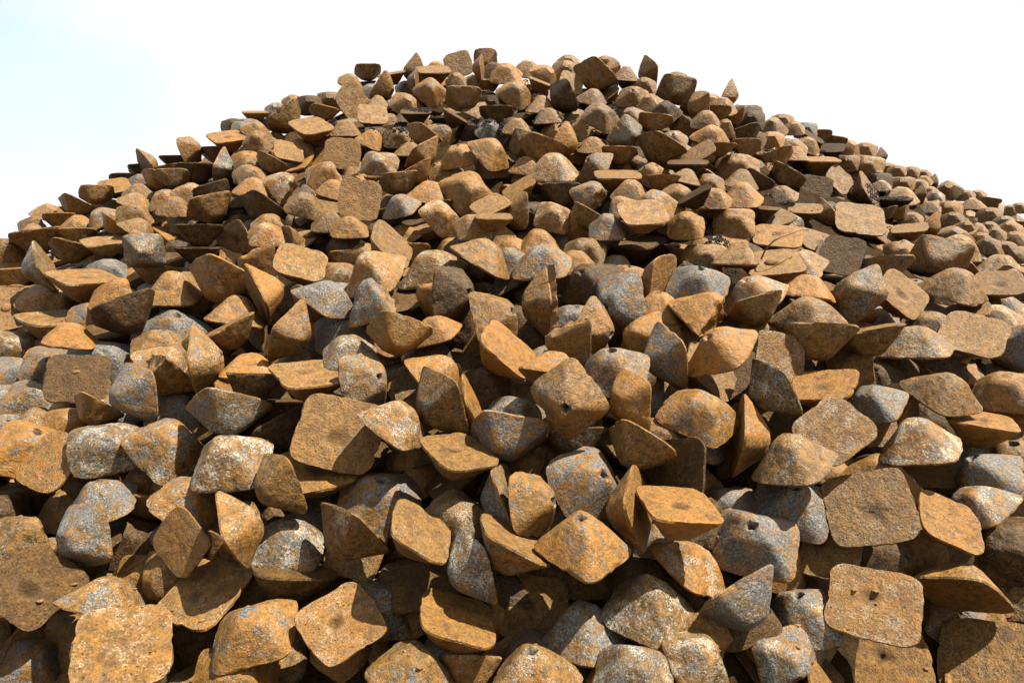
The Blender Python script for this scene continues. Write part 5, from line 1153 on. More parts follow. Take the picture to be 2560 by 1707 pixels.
-2154,3205,1650,498,-199,-104,837,1656,2,1,
-2168,3338,1721,166,198,205,-944,1757,8,0,
-2172,3471,1816,-256,453,-853,-12,1660,7,3,
-2175,3615,1935,134,-916,-234,-298,1528,2,2,
-2172,3640,1946,975,180,38,125,1690,11,0,
-2162,3751,1991,-511,188,495,-677,1732,12,1,
-2003,1703,675,459,-174,441,751,1699,6,0,
-2103,1810,735,886,220,-174,-368,1676,8,2,
-1977,1917,819,-424,484,-378,666,1617,2,5,
-1991,2069,923,-113,-181,580,786,1686,3,0,
-2026,2208,1018,233,619,-727,183,1560,4,1,
-2068,2391,1150,-238,357,-817,-386,1528,5,5,
-2086,2537,1264,-249,-609,-739,-149,1508,0,1,
-2041,2650,1255,887,-93,-356,281,1865,6,0,
-2028,2850,1427,279,7,-400,873,1581,9,1,
-2078,2911,1464,19,272,889,369,1658,12,6,
-1954,3051,1609,-216,957,-177,78,1803,7,3,
-1980,3187,1701,109,-861,498,4,1576,12,6,
-1995,3278,1756,832,335,-430,-104,1725,9,6,
-1956,3472,1885,618,-98,-379,682,1795,8,6,
-1945,3523,1946,969,35,-145,199,1925,8,1,
-2042,3663,1964,66,84,289,-951,1896,4,6,
-1975,3828,2122,222,312,-62,922,1499,11,5,
-1852,1476,538,-866,301,234,323,1583,10,2,
-1862,1719,692,567,153,-574,-571,1587,4,3,
-1872,1820,760,-455,-46,551,-698,1543,9,5,
-1890,1892,808,-805,-469,331,153,1580,0,2,
-1837,2073,947,-36,124,952,279,1738,11,3,
-1892,2145,994,-279,-937,165,-129,1512,13,0,
-1936,2301,1105,-347,-291,-879,149,1697,12,3,
-1890,2584,1230,347,-204,879,256,1601,4,3,
-1827,2709,1347,-665,-106,456,-582,1611,5,6,
-1871,2737,1363,-160,87,-144,973,1576,13,3,
-1938,2975,1551,224,-848,-461,-134,1533,11,1,
-1870,3040,1621,-540,-590,-502,329,1782,8,3,
-1845,3253,1789,698,156,-295,633,1900,0,3,
-1858,3318,1830,284,338,81,-893,1805,9,1,
-1847,3498,1943,-210,765,-605,-75,1792,2,6,
-1866,3636,2038,649,172,-227,-705,1830,1,6,
-1923,3766,2067,-241,941,-200,130,1608,2,6,
-1842,3829,2133,-83,832,437,331,1586,12,3,
-1907,3922,2191,388,631,636,215,1699,3,2,
-1724,1498,555,770,-56,-523,-361,1493,10,3,
-1784,1720,694,557,-691,-284,362,1527,5,5,
-1793,1778,734,-410,862,-34,-296,1624,1,3,
-1777,1995,896,-689,-341,-153,621,1562,8,0,
-1810,2050,934,52,-35,-361,931,1458,3,5,
-1712,2240,990,11,2,-513,858,1681,9,6,
-1805,2355,1063,80,1,971,227,1972,2,0,
-1767,2590,1260,648,266,-406,587,1856,0,0,
-1697,2597,1280,713,226,-239,619,1754,11,6,
-1714,2804,1453,57,490,713,498,1772,13,6,
-1744,2895,1526,-200,146,966,74,1811,0,3,
-1790,3057,1654,320,-865,386,13,1862,7,6,
-1748,3174,1758,-121,955,-254,-97,1733,11,3,
-1702,3319,1877,498,-147,-293,803,1843,7,0,
-1773,3448,1941,-565,-117,100,811,1587,8,6,
-1680,3597,2063,186,147,928,287,1699,8,3,
-1720,3674,2090,347,-534,751,177,1975,11,3,
-1758,3792,2160,-762,23,193,-618,1758,11,6,
-1713,3951,2308,-377,-164,-700,583,1705,4,2,
-1710,4104,2357,-170,-278,-931,-165,1610,5,3,
-1582,1319,456,216,-294,-108,-925,1423,11,1,
-1701,1390,494,-428,64,-571,697,1483,11,1,
-1686,1561,589,262,155,472,-827,1804,1,1,
-1646,1644,640,312,515,-542,-587,1586,8,0,
-1691,1845,788,151,-792,403,433,1655,10,0,
-1579,1920,748,582,-129,-327,733,1951,9,6,
-1590,2094,892,-358,678,-640,56,1583,7,6,
-1684,2271,1019,938,110,-12,-327,1766,10,6,
-1622,2363,1105,-730,-289,-153,600,1966,10,6,
-1667,2498,1205,-707,-221,317,-592,1675,12,6,
-1680,2663,1339,908,315,-275,0,1872,3,6,
-1579,2784,1464,-217,222,167,-936,1668,12,3,
-1609,2943,1575,-317,157,-218,910,1554,1,0,
-1634,3064,1695,696,177,-309,623,1954,0,0,
-1670,3255,1839,-215,403,-829,-324,1680,2,1,
-1624,3365,1931,-166,510,-839,-94,1827,8,0,
-1552,3477,2028,517,591,199,-587,1806,12,1,
-1587,3644,2123,931,280,-201,122,1631,0,3,
-1562,3724,2180,-521,85,268,-806,1749,13,1,
-1573,3900,2296,-134,839,109,516,1563,9,6,
-1593,4023,2338,-270,200,151,-930,1634,2,0,
-1640,4147,2409,85,416,-596,681,1544,5,3,
-1599,4159,2436,582,290,-692,-315,1594,0,0,
-1512,1345,467,-20,779,580,-237,1630,3,2,
-1444,1466,520,-280,957,68,40,1806,8,1,
-1479,1622,624,-410,-681,-473,-380,1679,2,2,
-1516,1891,730,661,449,-153,581,1855,6,6,
-1520,2066,795,780,214,-16,-588,1619,11,6,
-1449,2184,990,-746,-585,-21,319,1809,9,6,
-1474,2258,1047,-126,86,374,-915,1963,8,0,
-1465,2432,1194,-321,173,171,-915,1778,12,6,
-1508,2555,1287,223,192,-504,812,1955,5,6,
-1467,2622,1351,796,357,86,-481,1770,10,6,
-1480,2794,1494,-118,-124,-383,908,1691,10,3,
-1538,2986,1648,-84,338,907,235,1775,4,6,
-1497,3049,1710,919,382,-28,-94,1652,8,6,
-1457,3226,1865,310,-621,649,312,1968,7,3,
-1438,3284,1914,242,-875,418,-47,1720,11,3,
-1512,3402,1986,-151,-21,-981,-121,1649,11,6,
-1512,3628,2139,742,442,145,-483,1814,0,6,
-1530,3780,2224,-715,-53,97,691,1599,7,6,
-1462,3890,2311,886,294,16,-357,1960,3,6,
-1433,4025,2418,836,495,-144,-187,1763,12,6,
-1490,4086,2414,-340,91,7,-936,1568,2,6,
-1449,4187,2467,-245,-312,-86,914,1763,4,6,
-1356,1315,451,-392,848,-354,48,1535,9,1,
-1384,1437,504,-984,-74,116,-115,1442,7,2,
-1421,1580,594,89,-917,88,379,1655,4,0,
-1350,1622,631,-658,274,-72,697,1554,1,3,
-1376,1839,699,633,196,-304,685,1602,5,3,
-1510,2098,777,896,386,-213,47,1576,6,6,
-1412,2147,964,-900,0,-249,358,1880,1,6,
-1306,2260,1082,-602,-56,109,-789,1879,11,1,
-1391,2421,1175,815,242,-333,-408,1649,3,6,
-1418,2557,1302,-136,428,824,347,1837,11,6,
-1357,2734,1420,786,345,106,-502,1839,4,6,
-1381,2834,1549,-792,-147,322,-497,1932,7,3,
-1301,2894,1617,-388,824,-411,-29,1849,6,0,
-1390,3053,1735,-758,-253,419,-430,1578,10,6,
-1364,3253,1905,-790,-381,107,468,1790,0,6,
-1406,3294,1929,-888,-150,207,-382,1676,5,0,
-1333,3454,2067,821,273,-479,150,1615,0,3,
-1301,3536,2134,496,-770,74,395,1739,0,1,
-1301,3786,2310,-656,-308,-135,675,1962,13,0,
-1320,3870,2355,279,570,56,-770,1735,6,6,
-1336,3958,2399,-401,-364,-230,808,1974,11,6,
-1384,4049,2451,949,120,-291,39,1794,4,6,
-1170,1308,455,-261,-30,-140,-955,1563,12,3,
-1190,1326,461,-803,538,235,105,1566,2,1,
-1319,1661,582,412,184,-128,883,1607,8,2,
-1289,1604,622,-9,860,429,276,1681,8,3,
-1284,1824,696,-838,-341,-43,424,1919,10,1,
-1254,2049,905,347,185,426,-814,1877,5,6,
-1279,2144,986,213,-66,364,-904,1806,1,6,
-1260,2218,1055,-844,-272,-415,-203,1538,12,3,
-1259,2369,1185,103,-479,-759,-429,1918,8,1,
-1249,2564,1324,777,211,-79,588,1799,13,3,
-1288,2790,1479,-849,-271,-51,450,1582,2,6,
-1273,2730,1484,-431,593,663,150,1709,11,3,
-1164,2998,1716,-246,-17,-78,966,1837,13,0,
-1208,3043,1760,753,597,-250,115,1585,6,3,
-1267,3140,1831,-609,-106,378,-689,1727,4,6,
-1276,3301,1959,-308,940,138,51,1797,9,6,
-1165,3425,2078,459,490,217,-708,1634,7,6,
-1254,3591,2186,-509,-37,-526,680,1562,2,6,
-1255,3725,2282,-436,71,229,-867,1552,9,0,
-1218,3871,2391,341,-629,-489,-499,1727,7,6,
-1249,3930,2417,-922,-123,271,-248,1584,9,6,
-1264,4127,2540,-726,-482,-215,440,1793,2,3,
-1249,4268,2593,-39,-802,-524,-285,1735,3,6,
-1099,1242,435,-547,67,808,-209,1599,5,3,
-1151,1321,461,30,434,331,838,1492,10,2,
-1202,1715,484,-387,777,228,-441,1729,9,1,
-1089,1744,555,828,236,371,-347,1629,7,1,
-1145,1832,724,202,-888,410,-52,1918,6,6,
-1081,1995,886,159,28,-456,875,1651,11,1,
-1104,2103,983,961,137,-210,-116,1887,6,6,
-1132,2320,1170,243,179,886,353,1968,1,3,
-1118,2445,1280,946,289,-27,-141,1899,12,6,
-1211,2749,1404,716,346,276,-540,1648,1,6,
-1117,2703,1494,-537,6,-424,729,1743,7,0,
-1056,2849,1625,-493,-19,631,-599,1594,2,6,
-1152,2971,1647,238,-513,-810,-154,1741,4,6,
-1068,3022,1766,-171,9,346,-922,1790,9,6,
-1032,3259,1965,-332,940,-29,76,1818,7,6,
-1025,3348,2039,65,93,324,-939,1591,7,6,
-1076,3411,2082,-140,844,440,272,1706,8,6,
-1127,3573,2199,135,-708,-629,-291,1963,6,0,
-1026,3676,2299,837,434,-120,313,1658,13,6,
-1099,3846,2410,-737,-117,52,-664,1863,13,6,
-1113,3965,2485,176,52,167,969,1835,1,6,
-1103,4118,2605,994,1,44,-103,1943,10,6,
-1038,4191,2666,-183,957,62,214,1633,4,6,
-1008,1222,432,126,-698,90,-699,1763,10,1,
-926,1332,487,75,731,511,446,1771,1,0,
-893,1606,576,-305,56,-255,916,1921,8,6,
-983,1871,685,485,203,499,-689,1938,12,6,
-891,1832,771,830,397,-314,232,1941,13,6,
-985,1966,879,-167,39,342,-924,1558,8,1,
-882,2104,1032,221,-940,89,-246,1880,8,6,
-981,2305,1192,-214,-188,-406,869,1615,8,6,
-999,2539,1281,257,-830,-469,-158,1673,5,1,
-940,2649,1384,-299,-407,-815,-285,1719,5,1,
-991,2681,1500,-250,909,-303,-137,1551,2,3,
-962,2859,1650,-347,163,-813,-438,1955,2,6,
-928,2915,1700,-225,503,-797,-249,1883,11,3,
-900,3111,1862,-744,-35,-464,480,1614,3,3,
-979,3228,1947,404,-190,-777,444,1656,5,3,
-956,3291,2001,-233,-143,-394,878,1743,7,0,
-885,3538,2210,837,371,146,-374,1661,0,1,
-985,3595,2242,-373,61,-877,-295,1967,4,0,
-893,3786,2409,-79,426,838,333,1574,2,6,
-978,3851,2443,-477,-249,241,-807,1899,10,0,
-970,3969,2530,-825,-522,85,-199,1905,2,3,
-983,4082,2598,-609,-85,269,-741,1825,10,6,
-890,4261,2756,-104,-80,-212,968,1966,10,0,
-920,4362,2777,-445,514,-728,-88,1888,10,6,
-763,1209,429,157,780,550,256,1459,0,1,
-888,1659,425,22,-201,-318,926,1579,7,1,
-876,1779,523,691,1,-342,637,1600,13,1,
-854,1798,567,850,132,-318,398,1977,7,6,
-874,1845,786,-866,-351,-221,278,1631,4,3,
-780,1948,898,-70,-33,641,-764,1647,6,6,
-757,2183,1127,793,334,-157,486,1642,10,6,
-748,2299,1230,675,423,-482,365,1965,0,6,
-907,2581,1310,-535,822,157,115,1755,0,6,
-756,2478,1376,-547,-388,-196,716,1871,4,0,
-823,2624,1483,-95,193,243,-946,1792,5,6,
-918,2877,1712,-307,628,136,702,1419,2,2,
-849,2931,1724,-402,-160,-323,842,1580,13,6,
-781,3015,1799,-205,277,-911,-228,1724,7,6,
-835,3186,1930,-54,-267,-823,-499,1874,1,6,
-796,3351,2068,240,-193,371,-876,1672,0,6,
-812,3476,2164,930,190,-221,226,1810,12,1,
-881,3576,2242,-458,-450,22,766,1975,11,6,
-838,3796,2425,-951,-270,97,-115,1743,10,6,
-871,3866,2476,-335,909,-250,-9,1822,11,6,
-792,4035,2618,-300,-122,-494,807,1603,12,3,
-755,4173,2720,-65,72,309,-946,1862,12,3,
-859,4285,2777,573,303,-15,-761,1902,3,0,
-821,4361,2818,-936,-101,294,167,1944,8,6,
-732,1289,469,429,-653,-622,56,1741,0,1,
-714,1499,493,983,-67,-170,31,1590,0,5,
-843,1728,454,733,252,-202,598,1560,6,0,
-685,1764,734,28,432,458,-777,1735,4,6,
-720,1813,776,449,-779,429,90,1610,8,3,
-711,2037,976,-403,-79,-860,-303,1747,8,6,
-715,2085,1041,892,449,-34,44,1917,13,6,
-698,2263,1206,-362,671,-624,-174,1931,2,6,
-654,2419,1340,909,259,-292,-148,1643,9,0,
-648,2553,1446,-513,666,-542,-6,1911,11,6,
-655,2654,1524,-954,-260,-94,116,1830,12,6,
-621,2819,1657,956,259,-95,-99,1674,5,1,
-723,2876,1694,829,386,-291,-282,1898,10,6,
-739,3013,1802,966,153,58,203,1742,3,3,
-698,3336,2080,-941,-25,-282,-184,1484,11,2,
-661,3371,2094,-189,964,186,4,1775,12,0,
-624,3423,2136,-281,5,-478,832,1768,4,0,
-644,3655,2325,148,-572,548,592,1646,3,6,
-711,3773,2420,-819,-401,-332,-242,1918,12,6,
-712,3927,2546,-127,26,-334,934,1926,1,1,
-635,3968,2583,-642,-176,-308,679,1599,13,6,
-683,4146,2714,-113,613,736,265,1809,0,6,
-672,4276,2795,-292,-386,-219,847,1538,2,0,
-691,4404,2869,518,115,-245,812,1814,13,6,
-603,1233,444,-866,-151,-422,224,1577,3,0,
-644,1545,522,-134,-157,-373,905,1695,11,5,
-620,1703,488,308,162,-42,-937,1685,4,6,
-596,1710,655,172,-238,-874,-386,1612,10,6,
-569,1791,774,482,267,-372,747,1871,9,3,
-487,2005,999,-623,672,385,-107,1581,13,6,
-607,2178,1144,178,245,468,-830,1582,5,6,
-589,2271,1227,326,179,389,-843,1544,9,3,
-541,2393,1332,234,-775,-537,-236,1587,10,6,
-581,2476,1393,-259,312,-799,-444,1814,9,6,
-534,2713,1580,746,148,182,-623,1748,7,6,
-535,2800,1648,738,243,-225,588,1670,11,0,
-575,2943,1757,-832,-360,-111,408,1953,9,6,
-567,3077,1862,-435,582,-669,-155,1714,8,6,
-562,3150,1921,-817,-522,-87,228,1622,13,1,
-603,3306,2043,-306,-262,253,-880,1585,3,3,
-576,3482,2185,340,15,95,-936,1891,12,6,
-494,3554,2246,-277,-115,239,-924,1932,5,6,
-493,3783,2431,826,418,-203,319,1948,4,1,
-488,3919,2542,-921,-362,94,-111,1832,1,0,
-609,3959,2575,11,-68,127,-989,1746,6,6,
-517,4243,2763,-703,-462,-236,486,1961,7,6,
-500,4256,2779,747,154,-243,599,1776,4,6,
-494,4323,2849,-826,-192,29,-529,1842,5,1,
-438,1287,490,-982,68,-162,-66,1505,3,1,
-509,1670,385,-226,743,-618,-128,1641,10,0,
-394,1689,551,-650,-337,-112,-672,1737,10,0,
-390,1765,775,404,-470,705,343,1626,6,3,
-395,1843,853,800,558,35,-219,1801,9,1,
-447,1945,945,-248,850,393,248,1758,4,6,
-464,2123,1115,86,10,-329,940,1621,4,6,
-392,2321,1292,-22,340,878,336,1790,5,1,
-458,2338,1298,-766,-275,-152,561,1908,6,1,
-413,2501,1422,-707,-175,-101,677,1795,9,6,
-437,2725,1598,342,-887,269,157,1588,2,3,
-476,2777,1635,-391,785,401,264,1629,10,6,
-350,2946,1776,-116,211,-943,-231,1701,12,3,
-420,3029,1836,306,-852,415,90,1845,9,6,
-368,3241,2005,-972,10,159,-172,1767,4,6,
-441,3295,2043,-184,-51,430,-882,1653,3,6,
-349,3419,2146,-757,-305,-136,561,1616,1,0,
-474,3612,2293,394,-353,761,376,1677,3,6,
-473,3682,2349,-6,-19,-562,827,1731,9,6,
-402,3814,2459,-396,-163,344,-835,1816,10,3,
-438,4244,2683,-303,832,430,177,1956,11,6,
-469,4291,2746,-541,-186,-246,783,1639,6,6,
-400,4246,2782,112,-190,-968,-116,1746,6,6,
-408,4339,2855,829,135,-123,528,1802,8,1,
-296,1249,482,247,338,-494,762,1480,3,5,
-422,1683,357,-519,729,-446,-2,1453,4,5,
-242,1711,676,900,246,-283,223,1838,9,1,
-295,1711,703,-884,-335,163,282,1568,4,6,
-286,1921,950,-906,-381,-22,185,1630,9,1,
-275,1954,984,92,-607,-712,-342,1720,10,6,
-277,2115,1134,-391,720,-570,-56,1934,6,3,
-266,2206,1214,-427,-312,-160,834,1965,6,6,
-232,2438,1399,101,-594,33,797,1833,12,0,
-258,2479,1428,-322,260,283,-865,1853,7,6,
-308,2649,1552,502,262,-327,756,1844,9,0,
-242,2794,1668,-9,-65,-325,943,1710,9,1,
-221,2992,1822,-591,708,105,373,1580,6,6,
-304,3041,1854,-10,515,-851,97,1977,4,6,
-288,3148,1938,917,294,-84,258,1833,2,6,
-338,3380,2116,-31,-300,-851,-431,1759,8,6,
-216,3496,2213,835,217,-343,371,1785,1,6,
-235,3587,2284,648,221,-275,675,1952,9,6,
-263,3770,2427,63,16,365,-929,1908,9,6,
-241,3938,2563,-123,197,-343,910,1536,3,3,
-316,3990,2602,-235,719,617,217,1745,8,1,
-270,4172,2737,-563,41,-704,-430,1574,8,3,
-286,4233,2775,-482,-193,197,-831,1877,0,6,
-320,4360,2861,779,1,-158,607,1801,3,6,
-118,1357,499,-153,-13,986,-70,1423,11,2,
-208,1504,507,-14,165,320,-933,1958,7,6,
-139,1621,548,-114,32,373,-920,1823,5,3,
-125,1725,781,905,340,-237,-95,1866,8,6,
-140,1865,916,-126,920,213,305,1760,11,6,
-173,1946,991,342,-920,-191,-5,1545,5,6,
-149,2181,1204,-436,-341,-242,797,1576,1,6,
-78,2305,1308,721,219,-207,623,1720,1,1,
-91,2404,1384,-256,-116,-313,907,1834,2,6,
-113,2637,1489,489,166,225,-827,1672,13,0,
-113,2712,1562,-458,871,174,-31,1572,7,6,
-83,2806,1689,251,-269,792,487,1831,0,0,
-83,2967,1812,814,186,70,-546,1680,6,3,
-166,3122,1926,-54,153,308,-937,1924,10,6,
-119,3136,1940,-446,-29,286,-848,1541,2,0,
-119,3427,2111,580,-151,-165,-783,1575,1,6,
-90,3446,2181,734,172,-287,591,1674,5,6,
-79,3590,2294,-655,-525,-307,449,1754,0,6,
-130,3722,2395,-318,255,241,-881,1678,1,6,
-139,3849,2495,-857,-363,138,-338,1658,7,6,
-112,3948,2575,958,256,99,77,1746,6,3,
-124,4182,2746,138,887,-441,-14,1582,4,6,
-198,4242,2781,-95,-491,-866,27,1749,7,6,
-195,4346,2855,697,80,-171,692,1588,12,1,
-29,1278,523,966,37,-105,235,1806,4,5,
-24,1627,524,-175,-259,697,645,1476,0,3,
-46,1683,617,423,160,470,-758,1550,6,0,
39,1738,811,-340,833,-415,-133,1591,4,6,
47,1886,954,781,488,-229,315,1648,8,1,
2,1975,1034,-868,-44,-191,457,1772,2,0,
4,2161,1136,174,-156,-966,-107,1591,8,3,
51,2337,1295,-566,-166,-51,-805,1547,5,6,
18,2389,1378,700,126,-270,649,1852,11,6,
45,2554,1469,-378,-674,-530,350,1787,3,3,
-1,2619,1535,607,254,-10,-753,1801,5,6,
6,2779,1674,-577,-124,-197,783,1702,12,0,
-42,2930,1786,-585,476,-290,-589,1761,4,6,
29,3117,1933,-533,-318,-142,771,1937,9,6,
22,3176,1978,-667,-34,-284,-688,1558,8,1,
-78,3444,2146,788,0,384,-481,1820,7,6,
-37,3502,2227,-866,-117,113,-473,1661,6,6,
-71,3579,2285,127,-907,-182,-358,1946,12,6,
-75,3691,2373,388,-560,606,410,1683,5,0,
53,3895,2540,-188,246,-937,-164,1940,2,6,
-47,3961,2588,359,-402,748,388,1554,3,6,
45,4148,2727,931,347,-52,99,1707,5,3,
-69,4255,2789,52,-566,-744,-352,1873,1,0,
40,4340,2849,304,31,118,-945,1857,6,0,
192,1352,491,201,98,748,-625,1603,9,0,
61,1531,565,288,32,-348,892,1858,7,3,
83,1751,645,-940,-327,-94,-24,1808,3,6,
66,1780,715,9,72,188,-979,1951,10,6,
161,1847,921,-141,-307,666,-665,1763,0,6,
80,2073,1106,-220,714,-602,-282,1838,9,6,
79,2185,1220,182,58,-342,920,1763,1,3,
87,2396,1325,-212,919,325,68,1710,13,3,
64,2386,1378,-866,-374,310,-115,1849,3,0,
170,2538,1498,-40,970,-116,210,1740,6,3,
104,2628,1565,473,-191,-360,781,1581,4,3,
69,2834,1663,-266,317,-808,-420,1773,5,6,
155,2922,1790,-42,-33,-320,946,1789,0,6,
188,3058,1895,-507,301,-205,781,1858,2,6,
166,3201,2004,253,-788,-561,8,1656,5,6,
180,3288,2070,-603,-262,432,-617,1809,0,6,
162,3518,2247,-8,-286,243,-927,1596,8,6,
163,3612,2320,-357,161,81,-917,1916,12,1,
70,3754,2428,-511,96,115,-847,1802,13,6,
83,3897,2542,882,423,194,-72,1906,8,6,
169,4026,2644,-563,-114,340,-745,1887,1,6,
110,4148,2727,-577,-95,-263,768,1858,3,6,
141,4242,2782,132,-183,183,-957,1886,3,0,
106,4317,2840,108,-724,674,103,1900,9,6,
197,1223,495,800,341,76,-489,1626,0,0,
210,1406,554,-359,-301,-263,843,1757,3,1,
308,1672,704,-789,-580,18,203,1825,12,6,
190,1744,823,416,-228,295,-830,1830,3,3,
276,1806,881,291,-495,809,121,1644,8,6,
257,1940,1008,251,-755,-605,5,1969,9,6,
206,2172,1212,-229,414,-766,-434,1629,1,6,
253,2318,1329,-148,170,-330,917,1918,3,1,
203,2337,1344,403,117,-367,830,1783,13,6,
259,2561,1517,355,-856,353,131,1658,3,0,
275,2636,1565,418,-406,780,227,1956,9,3,
208,2847,1725,-240,-369,299,-847,1706,0,3,
195,2876,1756,-106,232,-407,877,1790,9,1,
248,3066,1903,580,-40,287,-761,1827,8,0,
217,3138,1957,676,113,-247,685,1823,4,3,
246,3340,2112,-501,-314,-186,785,1838,11,0,
317,3518,2238,-218,105,942,233,1678,1,6,
323,3578,2298,-1,110,-988,-110,1929,1,3,
309,3700,2393,898,299,-99,307,1947,3,3,
295,3859,2519,-947,-321,-7,10,1701,10,6,
296,4003,2629,-231,141,303,-914,1618,1,0,
229,4154,2732,580,80,231,-777,1755,1,0,
282,4246,2782,86,168,330,-925,1855,9,3,
438,1225,490,2,40,-952,-305,1759,7,3,
421,1499,615,707,464,190,-500,1607,13,0,
433,1615,683,-8,-622,750,225,1754,13,6,
377,1726,797,-181,-118,378,-900,1680,10,3,
443,1864,927,-900,-418,34,-120,1896,5,1,
446,2018,1071,-188,292,-772,-532,1851,5,0,
378,2122,1168,11,-91,739,-667,1879,1,6,
447,2269,1286,-847,-450,-70,273,1616,2,0,
451,2370,1366,-288,-218,30,-932,1766,1,1,
437,2553,1510,386,132,300,-862,1685,3,6,
402,2640,1579,860,8,107,499,1744,1,3,
354,2812,1712,-297,803,419,303,1669,9,3,
422,2883,1767,-5,53,-543,838,1555,13,6,
383,3122,1948,-657,-270,40,-702,1885,4,6,
448,3209,2014,921,347,-57,166,1946,12,3,
390,3395,2156,-817,-114,93,557,1605,1,6,
432,3486,2225,-44,947,293,-122,1605,10,6,
435,3626,2336,-285,-215,-325,876,1551,10,6,
344,3771,2451,-24,-78,302,-950,1910,9,6,
329,3925,2571,-270,932,241,5,1610,10,6,
334,4013,2637,799,214,-249,503,1878,5,6,
433,4185,2747,378,-67,-92,919,1952,1,6,
354,4279,2819,-78,994,-42,-62,1898,9,6,
552,1266,508,192,-124,392,-891,1603,3,5,
643,1549,487,-890,453,-54,12,1408,4,1,
531,1605,665,-98,-117,-220,963,1537,9,6,
477,1727,791,-498,-698,-429,282,1762,2,6,
466,1871,932,-332,-83,-336,877,1890,10,1,
467,1985,1040,109,185,519,-828,1687,8,1,
546,2165,1193,890,306,158,-299,1764,7,6,
574,2204,1224,136,-872,450,137,1627,5,1,
497,2419,1402,-565,689,346,293,1563,13,6,
580,2491,1454,95,-34,352,-931,1836,7,6,
558,2593,1537,988,-3,-145,57,1818,12,6,
503,2753,1666,-30,293,933,207,1922,13,6,
461,2874,1760,-923,-372,-72,66,1532,3,3,
464,3032,1880,-145,-65,343,-926,1678,7,6,
502,3208,2011,-441,-326,-626,554,1951,5,6,
569,3348,2105,826,-219,372,363,1559,5,6,
570,3497,2231,-425,706,-549,-138,1927,10,6,
469,3601,2316,-604,-126,-48,786,1631,4,6,
517,3726,2415,97,-227,954,171,1888,5,6,
550,3831,2497,254,-452,676,523,1946,10,6,
525,4009,2632,211,46,281,-935,1598,4,6,
481,4187,2746,-804,-205,-52,556,1931,13,6,
497,4195,2749,295,-899,321,37,1859,9,0,
569,4307,2811,-736,-333,234,-541,1916,6,6,
720,1202,465,56,-634,-769,57,1478,3,0,
682,1492,499,-378,729,537,-191,1575,6,1,
679,1622,571,439,184,444,-759,1876,12,3,
668,1727,766,-902,-395,-157,-70,1867,3,0,
700,1921,949,-108,-187,-336,917,1622,2,6,
706,2013,1037,173,-522,749,370,1604,1,0,
708,2128,1142,443,-715,-526,-128,1758,3,6,
601,2306,1305,714,262,166,-628,1565,6,6,
637,2338,1328,-675,-198,-274,656,1930,7,6,
687,2540,1485,-939,-332,-11,-85,1881,5,3,
680,2624,1553,-491,35,331,-805,1823,3,6,
711,2739,1641,138,-404,-897,-117,1564,1,0,
709,2920,1782,-746,-454,175,-455,1538,0,0,
625,3011,1858,-296,58,354,-885,1873,10,6,
595,3229,2024,-345,867,-360,-8,1905,7,6,
605,3329,2099,-487,-42,-182,853,1860,3,3,
602,3452,2194,872,350,-331,-83,1622,10,1,
687,3566,2279,520,-662,362,400,1824,5,6,
694,3701,2387,-185,-59,-362,912,1673,11,6,
661,3809,2475,35,52,-935,-349,1979,2,1,
710,3980,2601,-946,-286,-22,-153,1535,6,6,
622,4176,2731,850,196,-97,478,1959,3,3,
634,4260,2792,911,159,96,368,1703,13,6,
807,1252,488,-750,-458,446,168,1610,10,0,
810,1452,468,-590,-53,-324,738,1752,10,2,
959,1704,512,-663,149,-681,273,1754,9,1,
743,1793,783,-396,-454,26,-798,1895,1,6,
768,1868,887,-601,-166,-353,698,1962,3,6,
725,1949,972,940,323,41,-100,1555,0,6,
839,2174,1166,-576,-141,-208,778,1648,9,6,
843,2215,1202,-188,296,-935,53,1876,3,0,
741,2410,1375,224,-473,731,438,1585,0,1,
772,2582,1508,305,166,-268,899,1742,4,1,
748,2661,1575,-472,156,-473,727,1566,6,0,
780,2788,1672,-796,-443,71,407,1805,8,1,
729,2942,1796,-274,888,-342,-141,1716,0,0,
846,3059,1871,464,200,-408,761,1884,7,6,
724,3165,1965,4,318,-870,-375,1806,3,6,
765,3350,2102,869,279,167,-374,1535,5,1,
737,3410,2152,-452,-12,-173,875,1677,7,1,
817,3573,2273,694,196,-420,552,1719,6,6,
733,3759,2430,843,351,-363,182,1639,1,6,
810,3861,2502,950,308,31,-35,1874,0,6,
825,4021,2616,940,322,-3,109,1563,4,6,
809,4177,2710,-975,-219,-45,-19,1908,10,6,
804,4261,2769,-256,-54,63,-963,1941,11,0,
867,1218,471,-102,-169,-977,85,1671,1,3,
1088,1611,433,-393,870,272,-116,1762,11,0,
933,1691,525,946,312,35,-81,1610,6,1,
914,1787,784,-791,-403,-272,372,1625,13,6,
881,1883,884,116,514,-839,-134,1568,6,6,
884,2005,1003,-54,542,-799,-253,1880,5,3,
870,2160,1150,901,407,-86,127,1923,3,3,
894,2193,1177,-128,200,509,-827,1675,13,6,
895,2385,1338,-62,-126,910,391,1650,2,6,
973,2483,1407,618,521,-249,533,1903,12,6,
979,2594,1493,-827,-234,67,506,1821,8,0,
892,2794,1662,48,-206,893,398,1732,4,0,
916,2912,1750,-406,-36,-508,759,1707,10,6,
924,3059,1861,-774,-409,-81,-477,1574,13,6,
902,3157,1938,-261,710,-619,-214,1660,8,6,
938,3295,2039,-645,17,-554,-526,1791,7,3,
933,3437,2150,-857,-251,-49,447,1922,9,6,
934,3580,2263,0,-998,25,53,1929,11,0,
896,3758,2411,-318,867,383,9,1612,11,6,
898,3915,2532,-436,-593,315,-599,1736,5,6,
910,4037,2615,583,93,-272,760,1539,12,0,
953,4101,2647,-319,880,351,6,1670,5,6,
883,4232,2747,-459,-248,844,-129,1616,7,6,
1031,1276,484,-774,142,-109,-607,1526,7,2,
1141,1613,453,669,694,-264,-37,1614,6,5,
1185,1685,554,-560,-612,-558,17,1626,8,0,
